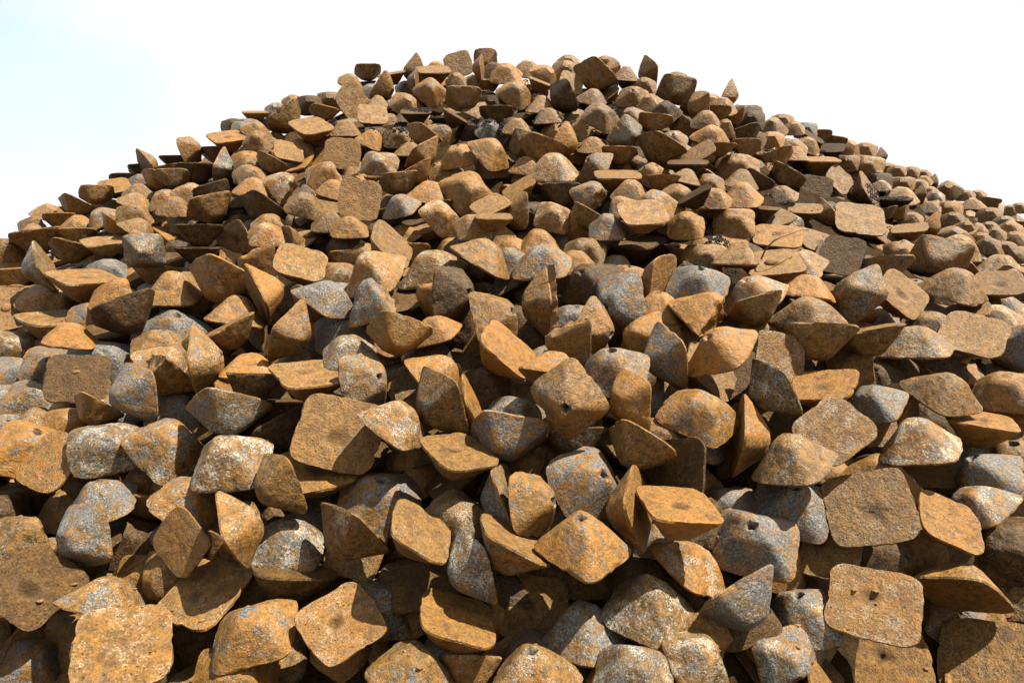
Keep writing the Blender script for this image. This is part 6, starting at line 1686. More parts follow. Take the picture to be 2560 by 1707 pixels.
1099,1804,749,157,-395,-853,-302,1559,10,6,
1010,1890,868,-799,-442,-133,386,1777,0,6,
1026,1939,913,-580,-73,372,-721,1888,0,6,
1048,2091,1059,-468,-379,-258,755,1969,12,6,
1036,2206,1168,-279,-44,111,-953,1591,4,6,
1057,2328,1272,-366,-301,180,-862,1555,2,6,
1090,2552,1442,-855,-358,223,302,1752,11,6,
1027,2600,1490,32,-77,-288,954,1787,12,0,
994,2774,1630,815,394,420,-74,1537,10,6,
988,2911,1737,-25,-246,-297,922,1817,12,6,
1001,3105,1883,-480,154,-280,-817,1588,10,1,
1092,3212,1943,-237,-297,207,-902,1954,3,6,
1022,3414,2108,220,304,-231,898,1741,7,6,
985,3464,2163,19,833,-471,-290,1613,3,1,
1028,3646,2303,29,-258,229,-938,1644,8,6,
1100,3688,2319,-47,148,-588,794,1801,6,3,
1040,3884,2487,959,52,-276,-27,1753,8,6,
1015,3984,2563,-721,-244,-54,-646,1550,11,6,
1097,4147,2722,673,44,233,701,1496,10,1,
1200,1162,443,124,798,-212,-551,1776,0,0,
1203,1280,474,528,32,-354,-772,1666,12,5,
1227,1423,541,378,-833,-383,131,1412,2,0,
1320,1713,502,586,-474,-591,-288,1480,2,1,
1172,1801,687,507,-744,200,387,1897,10,6,
1249,1862,794,560,29,-408,721,1550,9,6,
1278,2067,901,-719,-274,-298,565,1819,4,6,
1156,2128,1078,853,404,211,-255,1924,0,1,
1129,2306,1243,-255,901,333,-110,1687,0,3,
1232,2356,1270,313,-845,-413,-130,1942,7,3,
1230,2488,1371,-109,640,-613,-449,1609,11,6,
1220,2594,1449,-30,465,-822,-329,1583,2,6,
1225,2853,1633,-695,-610,-251,-286,1552,8,6,
1148,2940,1720,918,244,139,-279,1537,10,0,
1237,3015,1749,-284,891,-299,-191,1728,5,1,
1277,3356,1931,91,466,-706,-525,1706,13,6,
1130,3395,2075,163,-473,231,-834,1810,1,6,
1162,3499,2147,553,361,-150,736,1718,2,6,
1361,3878,2346,215,-488,-840,-101,1558,2,0,
1213,3751,2328,-934,-296,-188,61,1652,9,6,
1155,3884,2450,111,926,-270,-240,1803,0,6,
1119,4026,2560,-889,-216,-256,312,1604,1,1,
1206,4151,2615,519,-156,553,-633,1976,13,6,
1284,1165,443,501,243,-721,414,1437,13,0,
1360,1211,457,607,524,-344,-489,1726,7,1,
1294,1343,495,-738,260,99,615,1569,4,1,
1343,1472,566,-501,851,153,23,1587,10,5,
1392,1821,635,646,-104,294,-697,1610,1,0,
1349,1835,748,928,255,270,-16,1677,13,6,
1363,2024,951,30,-7,404,-914,1553,12,3,
1294,2116,1049,549,346,360,-670,1857,10,6,
1296,2256,1164,19,-605,699,380,1583,11,6,
1334,2359,1258,-385,-199,-900,55,1843,0,6,
1384,2591,1394,298,-891,-303,160,1620,1,6,
1271,2598,1442,234,-956,-173,36,1710,12,6,
1337,2916,1595,-453,-92,-244,852,1922,13,6,
1302,2858,1615,633,396,664,33,1760,8,6,
1279,3041,1754,335,185,-316,868,1547,5,6,
1271,3141,1830,468,254,561,-634,1755,2,3,
1287,3432,1994,556,284,75,777,1737,1,6,
1494,3913,2282,359,21,510,-782,1415,3,5,
1312,3666,2217,-816,-487,86,-301,1828,0,6,
1397,3891,2304,885,241,329,-225,1583,10,0,
1308,3887,2380,-931,-307,99,-171,1954,8,1,
1315,3998,2479,-381,844,356,-128,1596,8,3,
1237,4137,2592,565,-313,-742,-180,1567,6,6,
1296,4231,2599,62,797,-40,-600,1706,2,6,
1496,1234,471,580,176,-14,-795,1499,10,0,
1422,1451,551,322,160,-882,-305,1797,12,2,
1449,1531,606,-585,372,-693,-201,1694,5,0,
1403,1609,669,269,40,-342,899,1589,1,3,
1463,1926,847,647,291,477,-519,1547,7,6,
1532,1934,853,32,-365,-840,-401,1827,12,6,
1422,2089,1011,-306,-103,-475,818,1705,2,6,
1470,2324,1203,-276,721,611,175,1973,2,3,
1510,2356,1233,-58,-836,-465,-286,1755,5,3,
1410,2579,1400,15,370,-929,15,1591,4,6,
1500,2605,1403,820,67,328,-464,1756,2,6,
1451,2727,1489,-903,-211,97,360,1547,12,0,
1421,2900,1609,656,337,-185,650,1727,6,6,
1648,3391,1823,921,310,-59,230,1608,12,2,
1422,3311,1849,441,-277,-849,-92,1536,13,1,
1480,3386,1899,766,486,76,414,1816,5,6,
1644,3766,2132,240,-756,480,375,1775,5,0,
1470,3764,2162,-267,838,403,-254,1630,9,6,
1431,3738,2207,261,168,-587,748,1635,12,0,
1395,3886,2312,758,460,-123,446,1655,8,1,
1583,4141,2465,-849,-70,-94,515,1694,8,2,
1441,4099,2428,-187,603,-721,-286,1854,0,6,
1467,4302,2554,-923,-151,-239,260,1977,0,6,
1475,4389,2642,10,-53,838,-543,1440,7,2,
1578,1236,475,-421,-114,456,-776,1794,12,2,
1610,1440,564,964,-164,-2,-211,1687,8,0,
1646,1488,595,-246,-227,61,940,1572,5,3,
1555,1688,736,148,-598,-623,-482,1581,3,5,
1561,1851,890,548,-612,-496,281,1538,0,2,
1548,1953,871,-187,341,-800,-458,1839,0,0,
1534,2091,1006,321,-822,418,217,1556,12,1,
1626,2292,1169,562,100,214,-793,1966,7,6,
1559,2414,1267,220,-880,412,86,1886,3,6,
1549,2461,1301,804,347,-375,304,1694,8,0,
1571,2597,1384,-37,481,-801,-353,1894,9,3,
1533,2734,1475,-804,-68,-168,566,1650,12,3,
1551,2910,1577,735,446,470,-199,1727,3,6,
1542,3088,1691,686,243,-32,685,1701,4,1,
1640,3377,1801,628,60,278,-724,1668,8,6,
1614,3387,1827,372,-455,-791,-171,1924,7,6,
1633,3451,1888,-217,-514,745,364,1737,4,6,
1622,3751,2077,-919,-295,-248,82,1918,4,6,
1551,3733,2121,-258,84,-439,856,1604,1,6,
1800,4216,2360,-12,-678,-708,198,1677,0,3,
1600,4055,2316,782,59,268,-560,1835,2,3,
1535,4151,2411,-11,886,-440,-147,1867,1,6,
1584,4303,2475,-205,425,-760,-447,1867,6,6,
1639,4410,2536,-655,-122,-360,653,1891,12,6,
1552,4530,2654,-668,260,226,-659,1431,5,2,
1680,1402,558,-228,-615,740,-152,1640,11,0,
1740,1459,596,89,105,-332,933,1447,5,1,
1700,1613,685,303,99,705,-634,1758,12,0,
1790,1863,904,-20,-665,-744,-71,1810,12,1,
1787,1945,977,629,52,685,364,1419,8,1,
1719,2034,1060,-315,-108,17,943,1665,13,3,
1669,2193,1087,577,3,417,-702,1889,9,6,
1773,2358,1192,-331,917,-196,-104,1818,10,3,
1717,2519,1306,-115,-98,853,500,1567,4,1,
1772,2651,1371,408,-68,74,-908,1962,11,6,
1753,2717,1412,21,-377,891,252,1641,6,3,
1873,3246,1689,-290,952,79,-53,1706,6,0,
1880,3254,1711,-764,-545,250,-238,1460,2,3,
1793,3303,1705,491,160,-229,825,1936,12,0,
1791,3384,1853,758,-37,309,-573,1644,0,3,
1703,3508,1897,125,89,-963,-224,1776,9,6,
1681,3627,1987,466,203,-314,802,1848,5,6,
1712,3662,1993,-149,-85,956,236,1626,1,6,
1638,3918,2201,-179,123,-564,797,1534,7,6,
1764,4223,2411,69,713,-621,-318,1764,2,5,
1652,4146,2350,-908,-359,-135,-172,1735,5,3,
1737,4330,2425,886,227,-89,395,1785,3,6,
1646,4361,2480,-14,-165,240,-957,1586,6,6,
1730,4487,2540,-685,59,-141,713,1537,5,1,
1683,4566,2633,924,165,-316,139,1547,5,1,
1818,1520,640,-16,-304,-74,950,1414,2,0,
1917,1657,736,752,-238,224,-573,1654,5,2,
1865,1837,879,627,-610,165,-457,1696,6,1,
1840,1879,916,-775,-182,-276,538,1810,3,2,
1834,2029,1045,-120,349,115,922,1417,8,0,
1827,2232,1200,-347,313,547,-695,1449,4,0,
1832,2354,1177,159,-126,-472,858,1577,1,6,
1789,2553,1310,-801,-92,-240,540,1855,10,6,
1901,2579,1296,-489,-410,102,-763,1548,5,1,
1901,2837,1436,-239,962,42,-128,1668,9,6,
1894,2856,1448,-948,-252,-163,-104,1771,2,6,
1904,2980,1510,114,-129,-52,-984,1571,13,6,
1830,3118,1609,970,146,94,169,1552,4,6,
1873,3279,1684,668,70,16,741,1855,6,6,
1881,3463,1772,662,192,249,-681,1591,9,6,
1861,3639,1898,963,223,13,153,1627,11,6,
1812,3671,1943,530,-122,250,-801,1885,1,6,
2123,4159,2139,-372,-669,540,348,1685,6,0,
1885,3966,2110,-902,-379,-192,76,1556,8,6,
1844,4138,2250,351,279,218,-867,1769,7,0,
1872,4332,2369,-926,-41,-337,163,1848,4,3,
1959,4486,2509,805,504,-305,61,1477,3,0,
1853,4541,2525,-895,-30,246,371,1625,12,6,
1818,4613,2563,-242,-344,-902,-101,1956,3,3,
2015,1569,665,-809,211,84,-542,1678,6,1,
2036,1691,749,-126,-159,796,570,1449,7,2,
1995,1746,796,729,333,-164,575,1513,0,2,
2029,1902,913,-271,305,95,-908,1453,11,3,
1964,2001,1004,-217,-583,-257,-740,1417,9,2,
2030,2255,1167,-326,186,535,757,1633,6,5,
2033,2272,1177,-795,-569,-165,-126,1587,5,1,
2046,2457,1284,29,-226,487,-843,1538,5,2,
2081,2597,1342,-73,707,-653,-262,1697,10,0,
2010,2779,1371,-223,475,851,31,1805,7,0,
1957,2888,1445,217,-764,563,-228,1848,4,6,
1976,2991,1592,721,-450,135,-509,1549,11,0,
1955,3193,1606,367,264,-151,879,1616,2,0,
1982,3339,1676,495,404,199,743,1788,2,3,
1962,3513,1779,168,-832,509,143,1897,1,0,
1931,3624,1851,-211,-182,164,-946,1766,7,1,
1912,3665,1888,789,78,46,-608,1750,4,6,
1950,3834,1987,-578,-251,-254,734,1616,10,1,
2026,3943,2029,876,403,215,-156,1606,13,6,
1960,4148,2204,-158,-286,217,-920,1940,2,0,
1985,4332,2321,547,-14,289,-786,1389,7,6,
1979,4457,2404,97,-44,194,-975,1356,4,3,
1989,4474,2410,-882,-209,-380,185,1613,10,3,
1931,4705,2563,464,142,-84,871,1772,1,6,
2013,4714,2546,-110,778,-255,-563,1584,10,1,
2149,1766,779,-679,373,-28,-632,1790,4,1,
2165,1988,940,-406,-420,-47,-810,1529,5,0,
2134,2106,1036,-620,396,-505,451,1811,7,1,
2095,2147,1076,547,-641,538,-8,1586,9,0,
2181,2375,1193,791,519,-181,-270,1728,10,5,
2127,2476,1270,437,400,269,759,1698,1,0,
2148,2546,1301,-305,914,96,-252,1732,13,1,
2122,2753,1320,-167,-144,-62,-973,1920,4,3,
2084,2933,1426,-987,-147,-56,45,1647,0,6,
2201,3058,1544,449,-227,578,642,1658,1,3,
2255,3244,1612,-169,650,729,-132,1775,11,2,
2100,3382,1653,-63,-289,913,280,1844,7,6,
2053,3432,1698,315,-10,530,-787,1788,9,6,
2091,3661,1815,-922,-44,-74,377,1650,7,6,
2095,3764,1880,-656,-67,-459,595,1449,7,3,
2156,3833,1903,-351,926,-137,-9,1633,5,0,
2148,4008,2023,-927,-199,-151,279,1435,3,6,
2044,4141,2161,111,-180,253,-944,1409,1,6,
2061,4282,2253,112,-808,-576,-42,1405,11,0,
2130,4435,2328,-310,612,-598,-414,1469,8,6,
2102,4579,2428,219,-592,-768,-106,1602,1,6,
2173,4672,2453,-872,-248,-232,353,1538,8,6,
2099,4771,2596,384,-170,-514,748,1416,13,2,
2221,1859,827,768,399,421,-272,1614,3,1,
2219,1940,886,-73,-434,821,363,1771,8,5,
2282,2043,939,-16,573,-300,-762,1549,10,3,
2278,2200,1047,-446,739,349,366,1737,9,1,
2229,2339,1154,-163,517,433,721,1582,13,3,
2299,2515,1230,-720,-269,-21,-640,1463,3,2,
2231,2610,1307,-811,60,-580,-40,1562,0,1,
2341,2922,1408,565,-402,-711,117,1477,9,1,
2343,2947,1426,-11,837,-68,-542,1513,10,5,
2293,3054,1511,907,-148,362,-157,1500,12,2,
2312,3120,1542,-437,811,372,-117,1622,10,2,
2202,3333,1590,-37,703,-625,-338,1731,12,6,
2290,3438,1613,418,136,-208,874,1911,2,6,
2282,3659,1750,-417,-195,167,-872,1562,0,6,
2281,3718,1787,235,-452,-852,-120,1329,9,6,
2277,3813,1847,195,7,-929,-314,1535,8,0,
2182,4065,2049,542,-70,652,-526,1337,10,1,
2202,4085,2054,-275,494,825,-11,1543,4,3,
2254,4247,2145,54,-440,850,286,1470,4,6,
2282,4445,2271,25,-158,288,-944,1669,2,1,
2270,4481,2300,-871,-184,-250,380,1526,1,6,
2305,4635,2384,347,10,-578,739,1516,9,0,
2253,4833,2525,1,36,-244,-969,1492,2,6,
2312,4928,2538,76,-889,-446,-73,1466,3,6,
2430,1919,801,-706,-378,93,-591,1527,9,3,
2414,2085,918,926,303,160,157,1435,9,1,
2442,2179,969,308,525,-107,786,1488,7,3,
2420,2377,1104,-365,-171,-430,808,1595,11,1,
2345,2522,1217,-201,669,228,-679,1684,10,2,
2412,2671,1273,390,908,53,143,1496,6,2,
2416,2702,1289,374,743,129,-539,1501,13,1,
2425,2851,1364,789,542,-161,241,1615,6,2,
2354,3008,1470,-671,20,493,-554,1686,13,2,
2415,3142,1516,569,-792,-114,188,1678,11,1,
2420,3363,1529,-149,540,788,256,1638,2,6,
2371,3457,1600,685,237,43,-688,1485,6,6,
2324,3583,1690,50,-92,942,320,1608,1,6,
2686,4046,1919,183,-848,460,-187,1503,3,5,
2359,3921,1886,592,413,-92,686,1632,12,6,
2404,3997,1918,879,318,27,356,1403,7,6,
2377,4140,2022,-318,335,-735,-497,1562,4,6,
2367,4219,2079,-634,165,-72,752,1466,7,6,
2425,4466,2227,109,68,333,-934,1463,6,3,
2368,4484,2262,-142,973,-175,-47,1483,5,6,
2405,4616,2334,95,514,-774,-357,1363,12,0,
2333,4845,2510,337,-576,673,318,1633,10,0,
2377,4970,2537,-95,980,113,135,1629,13,1,
2480,2082,891,-675,-224,-699,-78,1621,6,2,
2560,2190,931,-219,976,18,-4,1654,6,1,
2543,2334,1028,141,-956,-251,55,1659,10,0,
2508,2466,1122,686,384,167,596,1549,6,2,
2486,2628,1222,374,-553,-679,-307,1565,10,1,
2601,2726,1231,152,-783,475,371,1659,10,1,
2540,2846,1319,343,-897,-65,269,1507,0,5,
2594,2941,1348,-363,-13,-644,674,1686,0,1,
2533,3141,1472,931,-183,-238,-207,1516,2,0,
2612,3310,1592,394,301,96,-863,1472,7,2,
2977,3953,1699,-953,261,-151,11,1736,5,1,
2725,3852,1804,-781,-287,125,-540,1425,2,0,
2489,3670,1692,241,730,-348,-537,1397,7,6,
2550,3904,1809,33,610,-749,-257,1572,1,6,
2878,4539,2120,776,-380,-434,-256,1519,8,0,
2808,4534,2179,-572,-569,-160,569,1250,8,1,
2748,4579,2229,-614,-359,-528,463,1293,12,0,
2569,4432,2146,-671,-355,-359,544,1602,5,3,
2477,4525,2246,-422,-200,-105,-878,1532,12,6,
2484,4697,2357,80,-97,-197,972,1453,2,1,
2520,4750,2377,-511,-29,85,855,1392,7,3,
2592,4955,2497,-588,-167,-443,656,1385,2,6,
2544,4993,2521,129,-419,-895,-84,1471,4,3,
2692,2206,891,560,-101,46,-821,1410,2,2,
2647,2314,975,-117,-8,992,50,1507,13,0,
2679,2507,1077,63,-124,-836,530,1547,8,0,
2743,2549,1075,-232,942,-73,-231,1598,0,5,
2738,2801,1217,950,282,-98,87,1637,0,1,
2680,2924,1305,-588,-242,669,-384,1614,12,1,
2716,2996,1327,699,-517,75,-489,1641,12,3,
2633,3108,1416,521,788,44,326,1582,7,3,
2685,3264,1542,301,-313,-900,-39,1700,12,2,
2991,3883,1708,-251,-295,265,-883,1275,13,3,
2630,3567,1587,49,-27,248,-967,1676,9,0,
2606,3788,1722,765,510,-94,382,1489,11,3,
2612,3894,1782,-794,-186,119,-567,1498,12,3,
2622,4012,1850,-837,-182,-181,483,1382,13,1,
2701,4172,1921,117,-93,-436,888,1354,10,6,
2593,4291,2040,-418,-444,398,-686,1421,2,6,
2693,4434,2101,-753,-181,-256,-578,1608,9,6,
2692,4577,2209,473,289,-122,823,1415,7,1,
2698,4615,2236,-28,384,-152,910,1666,1,6,
2597,4865,2428,593,65,350,-722,1588,1,6,
2697,4878,2428,279,273,-214,896,1324,12,6,
2733,5150,2487,-762,-132,242,586,1381,5,0,
2804,2182,832,495,-294,-721,386,1601,12,1,
2863,2279,867,-303,756,387,-432,1419,2,2,
2880,2464,968,-751,-419,132,-493,1459,3,2,
2749,2604,1104,785,-524,-282,170,1770,10,2,
2798,2679,1125,529,-600,450,-397,1733,13,5,
2766,2843,1227,596,214,-432,-643,1416,10,0,
2881,3069,1309,-593,536,144,583,1723,2,0,
2778,3132,1383,153,-946,128,257,1574,10,1,
2860,3248,1475,-298,937,164,-77,1672,1,0,
2791,3433,1606,-132,258,150,945,1355,6,2,
2827,3582,1678,-873,-74,-136,463,1247,11,3,
3050,3909,1746,-164,36,-187,968,1342,7,5,
2826,3907,1715,-127,367,893,225,1526,6,0,
2752,4013,1804,388,68,-557,732,1679,13,1,
2839,4112,1834,1,-687,642,339,1673,12,1,
2830,4265,1943,82,481,-209,847,1494,0,6,
2810,4377,2029,-608,-496,-453,423,1488,0,3,
2784,4503,2128,807,276,30,522,1353,1,1,
2732,4630,2236,-302,871,386,23,1456,7,1,
2779,4804,2360,-255,189,931,183,1533,13,6,
2780,4870,2391,-940,-162,-46,298,1563,1,6,
2729,5024,2463,609,254,-51,750,1486,0,6,
2892,2287,860,-523,-28,812,259,1789,12,1,
3011,2495,930,-381,606,-672,188,1679,1,5,
2930,2539,990,-676,-166,580,-423,1666,2,2,
2972,2765,1094,159,-895,273,314,1542,5,2,
2958,2846,1143,229,-273,-642,679,1737,11,1,
3010,3071,1264,-306,-881,356,-60,1668,4,2,
2887,3151,1358,37,-198,-974,102,1799,11,5,
2978,3253,1436,-87,696,122,703,1645,6,1,
2986,3430,1536,94,-647,-561,509,1275,0,0,
3007,3479,1556,-335,656,-63,674,1439,5,0,
2921,3726,1727,-208,949,153,-179,1312,13,2,
2992,3806,1748,-236,535,803,117,1214,12,1,
2999,4094,1894,-874,232,79,-419,1541,1,2,
2881,4196,1882,835,525,-65,-149,1588,9,6,
2876,4230,1907,-873,-434,217,-57,1674,7,6,
2900,4445,2051,555,250,-221,762,1577,0,6,
2991,4525,2074,601,396,-362,592,1400,2,1,
2904,4625,2172,916,363,-132,-111,1346,4,3,
2991,4763,2247,-861,-203,13,-467,1384,10,1,
2896,4876,2342,161,100,-963,-192,1480,9,3,
2989,5092,2394,163,-170,166,-957,1637,4,6,
2870,5181,2460,-34,-962,-272,-5,1571,11,1,
3081,2439,869,300,104,-913,-257,1623,9,0,
3047,2658,1003,39,-269,-962,-32,1558,8,2,
3084,2760,1040,467,54,598,-649,1544,6,1,
3053,2836,1097,718,-368,578,124,1626,4,0,
3096,3017,1197,-94,94,931,341,1489,7,5,
3132,3110,1243,-258,604,510,555,1451,5,2,
3116,3300,1414,290,700,310,575,1572,10,1,
3104,3387,1469,767,121,480,-408,1720,5,0,
3032,3548,1586,-499,-68,-845,-183,1244,11,0,
3147,3657,1617,110,249,-239,932,1449,10,1,
3102,3820,1731,27,-494,-380,-782,1246,0,5,
3087,3956,1822,543,778,54,312,1221,8,0,
3156,4002,1831,-135,927,315,-148,1290,2,3,
3031,4246,1873,-349,845,404,26,1490,3,6,
3004,4391,1979,-531,-294,108,-787,1314,13,0,
3361,4949,2281,-44,-356,840,408,1386,7,0,
2988,4684,2175,-214,969,52,-110,1518,6,6,
3039,4800,2243,872,147,234,-404,1494,10,6,
3008,4940,2313,-499,-269,68,-821,1553,9,1,
3077,5076,2354,102,-158,207,-960,1363,6,1,
3024,5225,2427,830,176,141,-510,1349,7,6,
3019,5255,2435,669,-125,39,-732,1590,11,6,
3177,2504,862,65,415,-859,-293,1438,0,1,
3173,2551,890,-424,177,426,779,1592,0,1,
3186,2692,958,178,250,-193,932,1591,0,1,
3182,2922,1104,-755,-247,276,-541,1745,11,0,
3176,2954,1126,222,-196,-929,-221,1801,10,0,
3215,3090,1199,348,-171,836,390,1483,3,3,
3285,3291,1351,578,-271,-727,252,1574,1,1,
3234,3457,1470,-910,-357,-93,-191,1198,5,1,
3268,3553,1522,664,-45,216,-714,1272,6,2,
3241,3798,1680,-761,-345,-9,-549,1478,1,1,
3217,3970,1792,273,14,-345,898,1242,6,0,
3270,4077,1841,-260,-451,-840,149,1403,4,5,
3269,4206,1921,122,-639,-147,-745,1454,1,0,
3230,4389,1895,-194,33,-393,898,1530,9,1,
3230,4536,1986,-757,-324,-213,525,1652,9,6,
3266,4784,2132,-565,37,-283,774,1426,4,6,
3135,4837,2213,74,168,-212,960,1378,13,0,
3163,4974,2238,-390,-812,150,408,1578,10,6,
3242,5081,2293,-400,49,-416,815,1433,6,6,
3265,5201,2336,-21,105,289,-951,1632,1,3,
3236,5319,2385,-792,-265,-31,-549,1376,12,6,
3351,2730,919,-394,829,385,-98,1460,1,5,
3305,2841,1006,-673,-630,-241,-303,1641,9,3,
3414,3015,1081,71,-392,824,404,1618,6,3,
3364,3160,1194,-875,63,-306,-369,1463,2,0,
3307,3205,1288,-954,120,196,190,1452,7,5,
3347,3389,1400,-913,-368,68,-164,1708,9,2,
3312,3856,1694,-22,-736,663,134,1512,1,1,
3314,4106,1844,84,-73,-969,223,1314,8,1,
3422,4198,1859,-630,-518,574,72,1495,8,0,
3322,4280,1947,152,292,-942,67,1446,7,5,
3379,4543,1957,-827,-428,-365,-25,1516,0,6,
3392,4605,1985,612,215,144,-747,1614,3,0,
3363,4793,2086,126,245,-183,944,1399,10,6,
3362,4993,2169,109,-167,384,-902,1584,4,6,
3310,5112,2281,814,-11,225,-535,1549,10,6,
3344,5142,2281,-361,-115,-309,872,1642,11,6,
3307,5314,2361,201,-821,-530,72,1446,1,0,
3519,2727,856,-115,739,-664,-3,1598,5,5,
3443,2941,1022,219,308,288,880,1821,9,5,
3505,2970,1028,196,30,-972,-123,1821,3,2,
3454,3162,1173,-486,-255,111,-829,1725,5,2,
3442,3218,1264,925,361,112,34,1541,8,3,
3465,3461,1414,411,167,-266,856,1473,1,0,
3437,3479,1432,160,-306,-884,-316,1523,11,0,
3482,4135,1799,-914,221,-240,242,1461,4,2,
3519,4146,1791,601,-26,262,-754,1225,1,3,
3536,4334,1893,584,-683,285,334,1288,4,0,
3502,4538,1962,357,500,-618,-491,1540,6,2,
3517,4648,2010,-270,830,-390,293,1280,2,2,
3490,4710,2051,-378,127,-102,911,1434,0,0,
3692,5136,2250,-583,-533,-526,315,1464,9,3,
3532,5116,2194,-870,-95,33,-483,1498,4,6,
3461,5169,2248,166,113,-20,979,1512,8,0,
3486,5320,2299,-916,-310,-234,-102,1510,8,6,
3517,5450,2326,181,-396,-900,-23,1565,5,1,
3580,2953,998,-613,648,-167,420,1415,10,3,
3583,3190,1158,825,292,451,174,1698,3,5,
3620,3286,1259,387,-40,761,-520,1718,7,2,
3618,3406,1334,-537,-528,393,527,1304,10,1,
3666,3501,1376,534,232,-697,-420,1305,5,3,
3586,4144,1763,-465,-445,-592,485,1434,8,2,
3646,4416,1830,746,615,-71,247,1337,10,1,
3587,4544,1927,-561,-349,-194,725,1212,2,2,
3671,4638,1933,-141,-277,251,-917,1270,2,0,
3637,4775,2083,-348,-699,-565,266,1251,2,1,
3615,4824,2122,16,144,-984,-104,1305,10,0,
3576,5025,2190,337,219,-452,797,1430,13,1,
3615,5174,2188,-847,339,326,249,1558,6,6,
3604,5262,2231,214,-165,142,-952,1625,10,6,
3620,5395,2274,-200,767,589,-156,1677,10,0,
3637,5506,2352,285,519,-513,-621,1211,4,2,
3746,2914,928,500,-100,228,-829,1442,9,5,
3820,2960,937,556,-629,-489,-237,1659,2,2,
3785,3104,1042,191,584,-680,-401,1432,5,1,
3711,3309,1245,-334,775,485,230,1441,8,3,
3790,3439,1297,-872,-376,50,-308,1298,13,3,
3710,3574,1404,871,-70,34,-485,1248,10,2,
3810,4470,1784,115,-408,-901,96,1283,7,1,
3722,4685,1930,225,250,-174,926,1397,12,2,
3747,4813,2061,-565,110,-297,762,1358,9,0,
3788,4951,2062,408,225,793,393,1201,9,1,
3746,4988,2100,730,161,201,-633,1351,3,5,
3765,5200,2137,878,108,257,-389,1648,11,6,
3717,5326,2268,-406,476,365,689,1218,2,2,
3822,5464,2289,-599,-414,-498,471,1367,2,1,
3691,5526,2338,360,697,190,-590,1546,13,1,
3736,5639,2356,-114,-295,73,946,1417,0,0,
3879,3135,1032,-136,-199,555,-796,1520,5,1,
3883,3272,1165,74,747,-252,611,1633,12,1,
3956,3330,1173,-846,-71,-367,379,1702,0,1,
3841,3587,1363,-724,-287,31,-627,1241,6,0,
3965,4643,1858,-27,-296,-95,950,1203,1,5,
3907,4757,1959,281,581,-20,764,1475,3,3,
3894,4866,2030,318,-262,-123,-903,1526,8,2,
3950,4977,2006,244,-501,-531,-639,1203,0,3,
3877,5209,2152,-400,793,372,-269,1231,10,5,
3940,5328,2139,209,-453,-847,-183,1589,8,6,
3932,5478,2203,-90,769,-619,-131,1566,9,6,
3906,5605,2308,523,831,-185,-39,1533,13,5,
3906,5662,2323,-488,-727,80,-476,1477,11,2,
3920,5796,2341,-431,-620,194,-626,1465,6,2,
3981,3162,1015,-567,336,-745,-106,1495,11,1,
3980,3294,1143,187,254,823,-473,1519,7,0,
3984,3331,1163,730,178,12,659,1736,5,2,
4090,3557,1187,-413,-557,207,-690,1544,9,3,
4086,4725,1855,-273,-950,-140,-55,1267,5,1,
4033,4905,1989,-58,-418,-884,-202,1475,5,5,
3978,5032,2082,359,-21,896,261,1241,5,2,
4004,5111,2122,-440,-541,181,-694,1229,2,2,
4006,5267,2146,68,-173,-976,-111,1220,10,2,
4075,5410,2180,925,58,-294,232,1253,0,5,
4029,5511,2237,-16,-358,-929,-94,1347,11,0,
3999,5700,2306,-383,-255,11,-888,1223,7,0,
3990,5777,2323,345,-58,-28,-937,1544,11,2,
4180,3334,1089,-490,-473,224,697,1784,7,2,
4105,3529,1165,597,528,474,374,1519,3,1,
4167,4852,1907,187,-22,628,-755,1241,13,0,
4164,4971,1987,-482,-306,-677,465,1516,12,1,
4151,5174,2045,70,-502,-825,-251,1403,11,3,
4142,5342,2123,-334,866,284,-242,1536,11,2,
4151,5405,2148,881,342,-47,324,1545,0,3,
4104,5524,2214,959,142,193,-149,1451,13,0,
4222,5741,2238,734,-45,266,-623,1526,0,0,
4222,5812,2256,-718,-355,158,578,1321,0,3,
4271,3392,1023,468,-883,-8,32,1766,1,0,
4298,3559,1098,628,73,763,-139,1267,10,0,
4302,4998,1883,-705,-561,-325,287,1378,9,2,
4335,5189,1964,-221,970,73,-69,1447,4,3,
4238,5295,2061,934,105,-341,-11,1538,2,2,
4312,5477,2107,-355,-136,-352,856,1206,5,2,
4272,5560,2157,-457,-455,-231,728,1270,4,0,
4305,5719,2197,23,-414,-900,137,1463,7,2,
4323,5850,2222,-243,574,781,-30,1510,9,1,
4368,3491,1033,128,-285,852,-421,1359,5,0,
4482,5289,1935,702,-528,239,-415,1362,11,1,
4441,5422,2019,333,-771,-542,11,1488,11,1,
4437,5540,2069,-862,454,-132,-184,1324,1,2,
4430,5665,2118,-196,398,-672,-593,1210,2,3,
4541,3531,974,-13,992,33,123,1399,11,1,
4507,5282,1918,382,40,81,920,1353,11,0,
4511,5405,1973,-605,-554,-82,566,1294,13,5,
4590,5576,1997,119,-690,296,-649,1392,9,1,
4599,5735,2048,-109,-985,-132,-37,1205,8,0,
4568,5825,2093,-826,157,-3,541,1213,7,1,
4683,5506,1911,392,470,-590,527,1294,8,0,
4690,5597,1944,351,233,91,902,1410,7,1,
4706,5763,1995,70,-542,-812,-205,1202,11,1,
4710,5908,2038,229,254,-892,-294,1424,10,1,
4678,6019,2087,-45,973,167,-155,1394,4,2,
4761,6149,2080,237,-132,-957,-106,1284,8,1,
4802,5597,1873,-247,900,348,93,1281,4,3,
4848,5719,1893,236,238,119,935,1387,1,2,
4860,5901,1953,851,290,435,44,1288,10,0,
4857,5933,1966,76,81,-939,326,1421,4,2,
4782,6121,2063,-774,433,-255,386,1545,0,0,
4822,6190,2065,-78,-176,357,-914,1414,3,5,
4891,6387,2090,222,26,-37,974,1335,10,2,
4804,6532,2129,-880,378,-7,-288,1247,5,3,
4957,5743,1839,-224,-964,-124,-74,1268,6,0,
5028,5852,1845,106,-46,829,-547,1295,11,1,
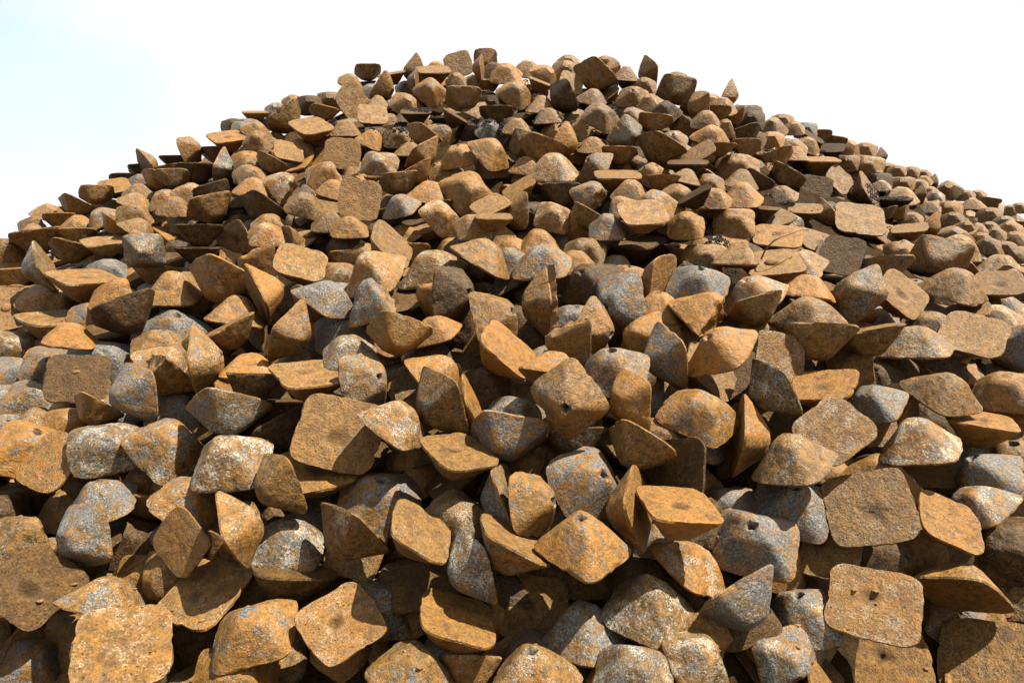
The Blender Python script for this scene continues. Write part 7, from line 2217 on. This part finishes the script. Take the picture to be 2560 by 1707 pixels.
4947,6006,1946,20,896,-125,-425,1439,13,1,
4976,6129,1977,964,231,132,17,1503,5,5,
5029,6204,1982,837,200,76,504,1348,5,1,
4911,6339,2071,137,-541,-830,-5,1465,3,3,
4909,6502,2107,-238,-213,933,-166,1424,12,2,
4957,6629,2110,508,-71,-87,-854,1285,6,3,
5033,6780,2100,-40,16,-13,-999,1311,9,3,
5114,5958,1847,-61,765,622,156,1275,3,2,
5052,6151,1952,32,-521,-850,-71,1350,10,3,
5151,6205,1931,-111,603,-781,-119,1484,5,0,
5101,6424,2031,-341,857,-306,236,1298,7,2,
5099,6481,2049,-586,-38,-768,255,1527,0,2,
5174,6667,2075,-29,327,852,-407,1439,2,1,
5220,6125,1870,-883,-120,-333,308,1205,12,1,
5274,6294,1918,124,-308,-808,-486,1396,13,0,
5227,6431,1989,209,-144,-409,876,1432,3,2,
5205,6571,2042,324,-120,-260,-902,1357,10,0,
5250,6607,2039,-433,-331,583,603,1274,2,5,
5219,6797,2085,869,148,-125,456,1267,12,3,
5262,6921,2082,-59,378,-876,-293,1450,4,1,
5430,6336,1874,-953,-160,-210,146,1376,13,1,
5424,6482,1935,-877,173,144,-423,1501,11,5,
5347,6716,2041,771,505,182,342,1384,0,5,
5374,6808,2056,513,-286,-34,808,1537,4,2,
5394,6889,2066,-422,-320,841,-111,1395,9,5,
5384,7090,2063,-358,-607,-99,-703,1384,12,0,
5494,6400,1875,-383,864,327,32,1491,9,1,
5549,6491,1891,414,626,-66,-657,1499,11,2,
5558,6689,1965,773,-62,353,-523,1498,8,2,
5496,6853,2035,-512,367,-488,604,1229,1,2,
5493,6865,2039,432,664,562,238,1449,6,5,
5567,6999,2048,-115,-228,-268,929,1467,13,0,
5562,7135,2056,301,-61,506,-806,1465,3,1,
5653,6697,1934,854,459,-132,206,1330,10,5,
5611,6830,1995,736,291,170,-587,1257,12,5,
5663,6904,2002,-109,649,-468,-590,1408,2,0,
5679,7056,2034,-192,247,165,935,1378,6,1,
5663,7125,2046,125,-661,731,115,1403,10,1,
5615,7272,2040,-666,-567,-333,-353,1346,11,2,
5742,6700,1902,575,-571,-582,-77,1366,13,0,
5739,6839,1956,799,321,-226,456,1208,13,5,
5755,6925,1979,207,-827,-521,49,1277,10,0,
5754,7041,2013,-753,162,-354,530,1423,9,5,
5761,7179,2036,-530,-802,91,-262,1245,6,0,
5820,7318,2034,-780,-415,-202,-423,1355,7,2,
5903,6895,1918,-746,-14,-179,641,1397,7,0,
5904,7116,1990,-314,480,806,144,1533,12,1,
5937,7222,2006,102,-713,-676,155,1367,0,1,
5871,7311,2029,33,-383,-850,360,1227,12,3,
5913,7436,2021,-428,-86,-423,794,1231,0,0,
5990,7549,2005,-439,235,810,311,1296,6,5,
6091,7112,1929,-318,193,-187,909,1465,8,2,
6021,7227,1986,535,495,680,82,1269,3,3,
6091,7386,2001,139,181,332,915,1442,8,3,
6031,7404,2013,22,-839,543,-14,1250,8,1,
6216,7209,1919,-928,-187,-323,17,1276,10,2,
6228,7360,1962,-362,-851,272,265,1451,2,0,
6222,7412,1976,105,312,762,-558,1522,12,2,
6251,7600,1994,-398,-59,-792,-460,1320,12,0,
6279,7345,1942,-935,-276,-186,121,1230,2,1,
6343,7498,1964,250,-888,205,-326,1221,3,0,
6367,7545,1967,-372,706,-593,-109,1492,3,1,
6390,7762,1978,-529,-826,-120,-152,1297,11,2,
6419,7463,1933,557,168,570,580,1489,4,2,
6395,7593,1970,-168,71,-87,979,1306,2,0,
6480,7744,1971,-144,947,-146,-246,1495,0,5,
6517,7873,1964,348,-639,-654,-204,1427,7,0,
6470,7940,1950,-202,-650,-731,42,1508,13,2,
6561,7785,1962,338,799,-488,92,1348,2,2,
6617,7842,1957,95,-633,-760,-114,1496,1,2,
6698,7837,1940,-309,579,-632,-412,1200,4,2,
6869,8047,1918,597,60,798,53,1354,1,2,
6956,8049,1900,-740,141,652,87,1338,1,1,
-2101,2708,1166,626,-127,-119,760,1875,6,3,
-1944,2430,973,687,156,-346,619,1658,5,0,
-2016,2698,1175,757,186,-29,626,1885,6,1,
-1930,2754,1239,653,-22,-126,746,1665,10,6,
-1743,2258,876,272,-12,-289,918,1975,8,0,
-1854,2504,1049,25,207,526,-824,1843,9,6,
-1712,2671,1214,486,21,-356,798,1715,10,6,
-1788,2828,1331,-200,722,495,441,1971,3,1,
-1685,2260,888,300,-731,604,104,1927,5,6,
-1693,2547,1116,636,257,-263,679,1657,0,1,
-1585,2586,1171,511,90,455,-723,1759,5,6,
-1604,2861,1398,-391,757,459,252,1875,9,6,
-1607,3029,1544,741,671,-20,11,1578,9,0,
-1541,2017,709,-594,-264,-248,718,1758,3,6,
-1543,2083,764,268,-36,228,-935,1742,9,6,
-1405,2266,942,325,56,-310,892,1621,9,1,
-1395,2504,1143,-404,892,129,-153,1594,7,1,
-1370,2592,1223,-510,821,-188,176,1687,11,6,
-1448,2842,1415,-482,-325,-391,714,1633,2,6,
-1432,3060,1606,909,193,186,-320,1763,6,0,
-1216,1654,442,-88,955,256,-120,1769,5,3,
-1281,1747,506,-859,-505,-68,-52,1765,7,6,
-1336,1896,626,849,151,-53,-504,1620,7,6,
-1233,2156,876,294,356,48,-886,1633,13,0,
-1209,2312,1020,724,590,-185,305,1922,0,1,
-1206,2490,1173,50,-207,-846,-488,1940,1,6,
-1211,2554,1226,840,471,262,-59,1880,9,6,
-1271,2877,1483,-148,-169,358,-906,1586,9,6,
-1330,2949,1532,-775,-323,264,-475,1782,6,6,
-1245,3148,1717,119,94,112,-982,1698,12,3,
-1152,1687,445,-509,49,489,-707,1588,11,0,
-1131,1813,583,572,679,-458,42,1657,5,6,
-1141,1989,739,-970,-50,-32,235,1578,10,6,
-1196,2155,882,379,308,-220,-845,1700,8,0,
-1098,2378,1101,463,178,-396,773,1645,4,6,
-1040,2465,1188,130,118,276,-945,1847,2,1,
-1063,2631,1321,840,541,7,47,1631,11,6,
-1033,2740,1417,926,-60,-354,116,1787,11,6,
-1182,2944,1557,110,389,119,-907,1875,0,3,
-1095,3082,1687,-720,218,-382,536,1782,12,3,
-975,1354,293,-231,-123,-223,939,1584,8,0,
-893,1551,415,-416,-161,371,-814,1972,13,6,
-1003,1754,555,270,118,-417,860,1548,4,6,
-870,1984,786,941,235,-143,-198,1555,8,6,
-972,2130,905,882,343,-203,250,1976,10,6,
-917,2266,1043,850,362,-372,88,1569,10,6,
-886,2586,1283,-197,893,-248,-319,1601,3,6,
-965,2688,1387,-850,-354,-268,-284,1544,10,6,
-990,2758,1439,-500,729,-466,39,1640,3,6,
-917,2903,1570,-209,-413,-793,-395,1788,5,0,
-1031,3210,1802,-671,-295,-179,656,1800,12,0,
-780,1358,301,98,-672,-695,-237,1968,0,0,
-774,1617,474,128,75,355,-923,1744,4,1,
-803,1847,668,-532,-230,-518,629,1869,8,6,
-729,2017,839,-733,-149,242,-617,1800,6,6,
-823,2078,886,-907,-405,4,114,1714,3,6,
-768,2327,1126,-84,111,-263,955,1867,12,1,
-842,2489,1248,197,-156,160,-955,1854,13,0,
-769,2554,1313,379,276,292,-834,1784,5,6,
-849,2812,1507,-842,-424,127,309,1555,9,6,
-838,2900,1579,925,369,-22,-92,1802,4,6,
-777,3080,1729,-461,-224,-239,825,1643,5,6,
-572,1491,395,-203,27,-910,-360,1677,7,6,
-662,1640,502,-40,-487,-703,-517,1867,12,6,
-601,1803,650,85,380,-588,709,1700,9,6,
-529,1990,842,384,50,324,-863,1958,2,6,
-578,2159,1000,-972,-217,-35,79,1797,4,1,
-570,2336,1160,-287,814,460,209,1913,4,0,
-603,2454,1251,-784,-65,329,-522,1603,4,1,
-663,2631,1384,557,256,173,-771,1768,7,6,
-572,2829,1547,-749,-179,76,-634,1601,3,6,
-695,2921,1610,402,73,-313,857,1619,5,1,
-609,3105,1761,456,-571,-471,-494,1858,13,6,
-528,1343,304,-230,793,-400,-398,1932,13,6,
-506,1735,411,549,319,114,-764,1929,9,1,
-469,1840,704,-322,916,231,66,1964,5,6,
-440,2011,877,357,205,346,-843,1707,0,6,
-463,2081,943,430,167,92,-882,1937,3,6,
-411,2323,1169,555,-322,-524,560,1933,3,3,
-515,2388,1210,-782,-301,-144,527,1964,2,6,
-390,2699,1463,546,175,65,-817,1698,0,6,
-388,2864,1589,-256,152,-63,952,1822,3,6,
-388,2927,1638,390,93,-276,874,1696,10,1,
-395,3150,1811,53,-335,-889,-309,1953,0,0,
-449,3320,1941,286,124,-172,934,1663,8,6,
-207,1359,347,-126,860,464,174,1750,9,6,
-216,1709,623,-234,302,568,-729,1559,7,6,
-282,1851,746,-525,-185,379,-739,1978,8,0,
-290,1958,851,-891,-424,-54,-150,1569,11,6,
-236,2160,1051,-473,-520,-82,706,1640,13,3,
-328,2227,1099,306,-932,188,-57,1639,0,3,
-342,2438,1268,-338,849,-402,-56,1864,9,6,
-328,2625,1412,307,-919,246,-26,1946,8,3,
-202,2779,1540,489,552,7,675,1543,10,6,
-266,3033,1730,-86,-165,372,-909,1716,4,6,
-214,3118,1799,-884,-435,81,-151,1918,13,0,
-97,1268,300,90,-533,-81,837,1562,3,0,
-66,1399,385,-879,-274,151,-359,1946,1,6,
-103,1708,637,495,-594,631,69,1542,1,6,
-143,1809,728,-344,-4,-342,874,1786,10,3,
-176,2026,935,497,91,-402,763,1536,11,6,
-126,2119,1027,-621,-171,420,-640,1776,4,6,
-120,2331,1205,-299,234,884,273,1834,0,6,
-147,2498,1332,163,-647,-699,-259,1770,11,0,
-79,2561,1385,-660,62,197,-722,1833,8,6,
-97,2868,1616,-428,826,42,-364,1571,2,6,
-60,2956,1685,-130,8,-340,931,1538,1,3,
-33,3226,1894,73,-162,-366,914,1884,3,6,
-31,3393,2023,498,358,358,-704,1750,3,0,
100,1327,346,-340,-229,-254,876,1940,8,6,
83,1439,424,-523,-191,135,-820,1721,12,6,
90,1721,585,-384,908,18,-170,1577,0,0,
110,1781,725,-389,-185,-221,875,1732,11,6,
46,2027,956,712,698,51,55,1734,1,6,
34,2057,983,-408,-246,-302,826,1698,3,0,
-15,2291,1180,-441,559,700,60,1751,1,0,
62,2488,1336,-280,731,-557,-278,1916,2,6,
138,2616,1437,140,60,-984,87,1687,3,1,
122,2719,1515,-568,645,-502,97,1833,5,6,
44,3030,1748,-140,537,795,245,1687,8,6,
50,3179,1862,-192,838,-499,109,1698,1,6,
-23,3298,1950,635,259,-144,714,1893,2,6,
27,3400,2031,240,-920,-175,-255,1763,10,3,
223,1376,381,895,287,341,36,1807,2,1,
297,1566,529,-375,542,-693,-293,1793,1,6,
150,1814,758,-621,763,-177,-15,1891,2,6,
204,1905,846,-114,77,-283,949,1955,2,3,
228,2144,1064,960,269,28,65,1949,8,6,
226,2315,1205,-781,-541,-278,-144,1785,3,6,
275,2525,1369,-653,-196,207,-702,1597,10,6,
175,2646,1461,-143,327,-877,-323,1720,8,6,
282,2827,1602,-927,-312,155,140,1891,4,6,
189,3052,1771,-621,-165,436,-629,1645,9,6,
158,3114,1817,-841,-243,82,-476,1966,7,1,
286,3328,1984,-283,-82,319,-901,1865,5,6,
438,1490,457,494,143,299,-804,1715,5,6,
374,1561,520,25,-195,925,326,1926,5,6,
401,1841,776,-290,-235,341,-863,1887,10,3,
305,2043,973,304,139,-356,873,1746,8,6,
323,2151,1069,844,435,-87,302,1567,10,0,
450,2224,1126,-757,-251,39,-602,1842,4,6,
435,2407,1275,658,192,362,-632,1583,7,6,
373,2702,1507,39,-83,986,139,1885,9,6,
320,2796,1579,-280,-147,-229,921,1879,1,6,
444,2974,1716,-32,20,-752,-658,1903,1,6,
358,3119,1826,773,287,-79,-560,1962,5,6,
392,3295,1960,-31,-229,885,404,1789,1,6,
560,1492,447,652,308,-235,651,1856,2,6,
593,1677,542,354,-934,-20,43,1746,2,6,
597,1881,793,-306,604,-594,-434,1856,5,6,
566,1927,843,-821,-488,-292,-47,1872,8,3,
570,2152,1053,-790,-194,33,581,1566,9,6,
565,2275,1160,-485,-78,263,-830,1689,3,1,
586,2460,1308,916,318,-38,242,1601,6,6,
586,2558,1386,902,344,169,-201,1956,3,0,
536,2817,1594,-254,51,446,-856,1870,7,0,
608,2919,1669,-727,33,-257,636,1757,12,0,
516,3205,1890,931,193,-32,308,1946,1,6,
497,3310,1970,772,169,-212,575,1848,6,3,
666,1470,419,900,142,-310,-270,1902,10,6,
641,1596,523,238,-876,368,203,1898,6,6,
750,1834,723,429,243,414,-765,1920,1,6,
640,1996,899,907,325,-32,267,1825,8,6,
733,2122,1004,-325,743,557,178,1698,3,3,
643,2320,1190,-39,-4,-347,937,1939,10,6,
723,2499,1326,807,216,-95,541,1955,10,3,
651,2559,1381,-939,-303,-154,56,1798,7,6,
655,2829,1596,-944,-127,-234,-195,1865,12,6,
714,3042,1754,744,244,-11,-622,1873,0,6,
688,3194,1872,365,17,-375,852,1804,4,6,
862,1610,394,-418,826,362,110,1803,2,3,
891,1717,530,-605,-158,-318,713,1716,9,1,
930,1770,633,-439,-475,98,-756,1970,12,6,
838,1928,801,-136,680,648,315,1916,7,6,
913,2165,1019,535,160,333,-760,1823,2,1,
934,2281,1122,921,383,12,67,1924,7,6,
947,2519,1317,86,-958,-245,124,1562,0,3,
892,2602,1390,105,269,706,646,1661,3,3,
905,2831,1568,646,-47,372,-665,1651,11,6,
896,2951,1662,338,206,40,917,1543,8,6,
834,3072,1762,-259,604,-708,-258,1816,3,6,
1118,1393,330,520,-796,310,19,1810,5,6,
1109,1537,396,-339,916,-117,-181,1908,11,6,
1093,1795,544,-385,-255,122,-879,1571,12,6,
1120,1968,791,-74,-146,-349,923,1635,10,6,
1099,2062,888,-291,776,-498,-256,1902,4,6,
1005,2271,1103,120,-164,-823,-530,1629,8,0,
967,2526,1320,520,513,619,288,1546,5,6,
1105,2572,1335,36,-76,-167,982,1682,1,3,
1023,2735,1473,-295,537,709,349,1914,2,1,
1114,2889,1569,-220,284,889,284,1856,8,6,
958,3143,1799,159,-659,-735,-13,1575,12,6,
1221,1823,635,204,52,852,480,1693,1,1,
1222,1979,787,-385,-328,268,-820,1813,4,0,
1281,2210,1009,-300,666,608,312,1906,8,3,
1187,2302,1105,-135,56,-598,788,1575,9,6,
1149,2430,1218,457,41,318,-830,1658,7,6,
1140,2582,1336,-61,-170,921,346,1556,0,1,
1144,2831,1518,448,-878,138,100,1772,9,6,
1115,2925,1596,868,297,-343,200,1799,2,6,
1155,3160,1762,675,317,-124,655,1596,0,1,
1346,1719,529,-730,-339,55,-591,1876,7,6,
1414,1902,692,-935,-314,24,161,1952,9,6,
1384,2153,943,913,390,-3,116,1646,0,6,
1407,2233,1018,-667,39,-228,708,1872,9,0,
1311,2536,1274,130,-552,-789,-237,1735,2,6,
1358,2625,1328,-160,583,-791,-94,1636,5,6,
1344,2807,1451,691,115,-50,712,1643,4,3,
1386,2991,1562,511,84,-198,-832,1887,2,6,
1325,3118,1671,863,388,-102,306,1957,8,6,
1645,2054,835,-671,-372,259,-587,1914,6,0,
1504,2369,1123,47,-757,608,235,1735,6,1,
1629,2517,1209,976,140,-73,-150,1724,11,6,
1468,2660,1330,158,-253,-916,-267,1623,0,0,
1562,2807,1399,-948,-3,147,-281,1590,0,6,
1453,2879,1470,-133,-73,931,333,1764,6,0,
1466,3055,1578,910,21,208,-358,1777,3,6,
1727,2314,1053,-975,-208,71,-12,1862,1,6,
1653,2525,1210,-18,40,22,999,1714,6,0,
1645,2682,1307,-256,267,-414,832,1898,1,0,
1628,2851,1408,183,320,-201,907,1956,10,6,
1921,2514,1140,-447,841,282,115,1809,5,0,
1872,2607,1207,576,92,273,-765,1688,6,0,
1806,2825,1346,-889,-269,-17,-370,1872,12,1,
2039,2560,1130,775,368,-113,501,1938,10,6,
2043,2727,1221,-332,322,806,369,1759,4,0,
-975,4475,2966,138,-950,-262,-99,1531,0,6,
-429,4356,2922,-729,85,94,-672,1798,10,0,
-151,4308,2904,101,-835,541,-15,1573,6,0,
60,4278,2893,-952,-73,21,-295,1461,13,0,
203,4133,2780,493,74,-165,851,1456,11,2,
434,4112,2773,861,210,8,-463,1775,4,1,
577,4103,2770,-298,-74,-879,-365,1551,5,2,
1504,4551,2834,552,62,246,-795,1461,3,1,
-191,3887,2556,-297,69,-826,474,1773,9,2,
-1511,4132,2606,193,9,-118,974,1476,11,6,
412,3659,2405,-184,187,52,-964,1546,12,2,
-1353,3928,2459,304,86,126,-940,1560,13,1,
1786,4457,2583,334,58,-164,926,1522,3,1,
-793,3637,2296,138,115,239,-954,1691,10,6,
45,3226,2047,21,468,110,-876,1744,3,2,
1259,3443,2025,-89,399,-900,-153,1568,11,1,
-2085,3532,1994,-873,-149,261,-384,1484,1,2,
-2438,3689,1999,-135,376,-912,-92,1469,2,1,
-2150,3515,1966,320,-119,-48,-939,1638,5,2,
-1029,3114,1846,62,-199,370,-905,1689,6,6,
3626,4913,2127,81,445,637,-625,1341,11,1,
259,2839,1758,-253,454,817,-249,1766,9,0,
-467,2891,1746,124,250,160,-947,1602,3,1,
-1559,3124,1760,270,-204,-939,-56,1504,12,0,
612,1934,987,-625,-272,147,716,1447,1,6,
-66,1873,931,647,393,-261,599,1440,11,6,
907,1926,920,523,355,63,-772,1703,5,2,
-1573,2131,835,-966,-248,47,60,1522,5,0,
-1333,2039,812,529,234,118,-807,1687,10,1,
-1126,1884,650,-909,-252,-218,-249,1791,7,2,
541,1750,697,-7,-817,426,389,1594,8,6,
-36,1725,693,979,187,-56,62,1695,7,6,
814,1781,661,849,508,-28,144,1501,8,1,
-492,1748,636,108,-718,675,133,1630,13,0,
-324,1708,531,-474,-48,33,878,1466,5,0,
1128,1824,415,-834,-105,350,-414,1310,11,6,
545,1723,452,151,-847,501,89,1446,11,1,
]).reshape(-1, 10)
VV, A3, A4, LC, MK, TN, RN = [], [], [], [], [], [], []; nv = 0
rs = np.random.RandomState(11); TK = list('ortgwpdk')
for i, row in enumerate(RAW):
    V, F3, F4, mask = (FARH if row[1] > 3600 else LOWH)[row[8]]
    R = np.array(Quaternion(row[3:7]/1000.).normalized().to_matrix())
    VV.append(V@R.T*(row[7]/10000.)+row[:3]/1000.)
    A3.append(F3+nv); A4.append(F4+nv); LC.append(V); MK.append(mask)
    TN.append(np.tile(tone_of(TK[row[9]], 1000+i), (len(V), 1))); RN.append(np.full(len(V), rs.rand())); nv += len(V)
me = mesh_from('ingot_heap', np.concatenate(VV), np.concatenate(A3), np.concatenate(A4), M_HEAP,
               {'lc': ('FLOAT_VECTOR', np.concatenate(LC)), 'mask': ('FLOAT_COLOR', np.concatenate(MK)),
                'tone': ('FLOAT_COLOR', np.concatenate(TN)), 'rnd': ('FLOAT', np.concatenate(RN))}, True)
heap = bpy.data.objects.new('ingot_heap', me); sc.collection.objects.link(heap)
tag(heap, 'mass of small far and half-buried rusty ingots that fills the rest of the heap', 'ingots', None, 'stuff')

# ------------------------------------------------------------------ black slag grit lying on the upper ingots, a thin wire
bpy.context.view_layer.update()
dg = bpy.context.evaluated_depsgraph_get()
SPOTS = [(-0.039, 4.219, 0.2, 70), (-0.594, 3.573, 0.15, 60), (-0.515, 3.771, 0.15, 40), (0.037, 3.478, 0.16, 60), (0.001, 3.591, 0.16, 70), (0.276, 3.661, 0.14, 60), (0.244, 3.311, 0.1, 20), (-0.096, 3.699, 0.15, 40), (0.61, 3.836, 0.12, 30), (1.016, 3.443, 0.15, 40), (0.578, 3.212, 0.15, 40), (0.747, 2.742, 0.15, 90), (0.495, 3.494, 0.15, 40), (2.105, 4.574, 0.25, 160), (2.008, 4.607, 0.2, 60), (2.308, 4.125, 0.22, 90), (2.129, 4.044, 0.15, 70), (1.824, 4.571, 0.15, 40), (1.447, 3.826, 0.15, 30), (1.986, 3.723, 0.2, 40), (2.379, 4.579, 0.12, 30), (-0.002, 3.591, 0.14, 40)]
rs = np.random.RandomState(5)
t = (1+5**.5)/2
ICO = np.array([(-1, t, 0), (1, t, 0), (-1, -t, 0), (1, -t, 0), (0, -1, t), (0, 1, t), (0, -1, -t), (0, 1, -t), (t, 0, -1), (t, 0, 1), (-t, 0, -1), (-t, 0, 1)])/1.9
ICF = np.array([(0, 11, 5), (0, 5, 1), (0, 1, 7), (0, 7, 10), (0, 10, 11), (1, 5, 9), (5, 11, 4), (11, 10, 2), (10, 7, 6), (7, 1, 8), (3, 9, 4), (3, 4, 2), (3, 2, 6), (3, 6, 8), (3, 8, 9), (4, 9, 5), (2, 4, 11), (6, 2, 10), (8, 6, 7), (9, 8, 1)])
gv, gf = [], []
for (x, y, rad, cnt) in SPOTS:
    for _ in range(cnt*16):
        a, r = rs.uniform(0, 6.283), rad*rs.rand()**.6
        px, py = x+r*math.cos(a), y+r*math.sin(a)*.8
        hit, loc, nor, *_r = sc.ray_cast(dg, Vector((px, py, 6)), Vector((0, 0, -1)))
        if not hit or nor.z < .3 or loc.z > heap_height(loc.x, loc.y)+.03: continue
        s = rs.uniform(.002, .006)*(1+.8*(rs.rand() < .1))
        v = ICO*s*rs.uniform(.6, 1.2, 3)*(1+.25*rs.uniform(-1, 1, (12, 1)))+np.array(loc)+np.array([0, 0, s*.3])
        gf.append(ICF+12*len(gv)); gv.append(v)
if gv:
    g = mesh_obj('black_grit', np.concatenate(gv), np.concatenate(gf).tolist(), M_GRIT, False)
    tag(g, 'black slag grit scattered over the upper ingots', 'grit', None, 'stuff')

fv, ff = [], []
for _ in range(1500):
    py = rs.uniform(1.0, 3.4); px = rs.uniform(-.85, .85)*py
    hit, loc, nor, *_r = sc.ray_cast(dg, Vector((px, py, 6)), Vector((0, 0, -1)))
    if not hit or nor.z < .45 or loc.z > heap_height(loc.x, loc.y)-.01: continue
    s = rs.uniform(.002, .007)
    v = ICO*s*np.array((rs.uniform(.8, 1.8), rs.uniform(.7, 1.3), rs.uniform(.25, .6)))*(1+.3*rs.uniform(-1, 1, (12, 1)))
    w = rs.uniform(0, 6.283); c, q = math.cos(w), math.sin(w)
    v = v@np.array([(c, -q, 0), (q, c, 0), (0, 0, 1)])+np.array(loc)+np.array([0, 0, s*.2])
    ff.append(ICF+12*len(fv)); fv.append(v)
if fv:
    tag(mesh_obj('rust_flakes', np.concatenate(fv), np.concatenate(ff).tolist(), M_NUB, False), 'crumbs of rust lying in the gaps between the ingots', 'rust flakes', None, 'stuff')

def tube(name, pts, rad, mat):
    n = 8; v, f = [], []
    P = [Vector(p) for p in pts]
    for i, p in enumerate(P):
        d = (P[min(i+1, len(P)-1)]-P[max(i-1, 0)]).normalized()
        a = d.cross(Vector((.2, .9, .3))).normalized(); b = d.cross(a)
        for k in range(n): v.append(p+(a*math.cos(k/n*6.283)+b*math.sin(k/n*6.283))*rad*(1-.35*i/len(P)))
    for i in range(len(P)-1):
        for k in range(n): f.append((i*n+k, i*n+(k+1) % n, (i+1)*n+(k+1) % n, (i+1)*n+k))
    f += [tuple(range(n))[::-1], tuple((len(P)-1)*n+k for k in range(n))]
    return mesh_obj(name, v, f, mat)
WIRE = [(0.921, 2.522, 1.604), (0.925, 2.492, 1.633), (0.936, 2.452, 1.657), (0.962, 2.442, 1.673), (1.0, 2.452, 1.687), (1.047, 2.482, 1.705), (1.095, 2.522, 1.712)]
w = np.array(WIRE); tt = np.linspace(0, len(w)-1, 40); i0 = np.clip(tt.astype(int), 0, len(w)-2); fr = (tt-i0)[:, None]
g0, g1, g2, g3 = w[np.maximum(i0-1, 0)], w[i0], w[i0+1], w[np.minimum(i0+2, len(w)-1)]
pts = .5*(2*g1+(g2-g0)*fr+(2*g0-5*g1+4*g2-g3)*fr**2+(3*g1-g0-3*g2+g3)*fr**3)
tag(tube('wire', pts, .0035, M_WIRE), 'thin rusty wire curving up over the flat ingot top with a black pit', 'wire')
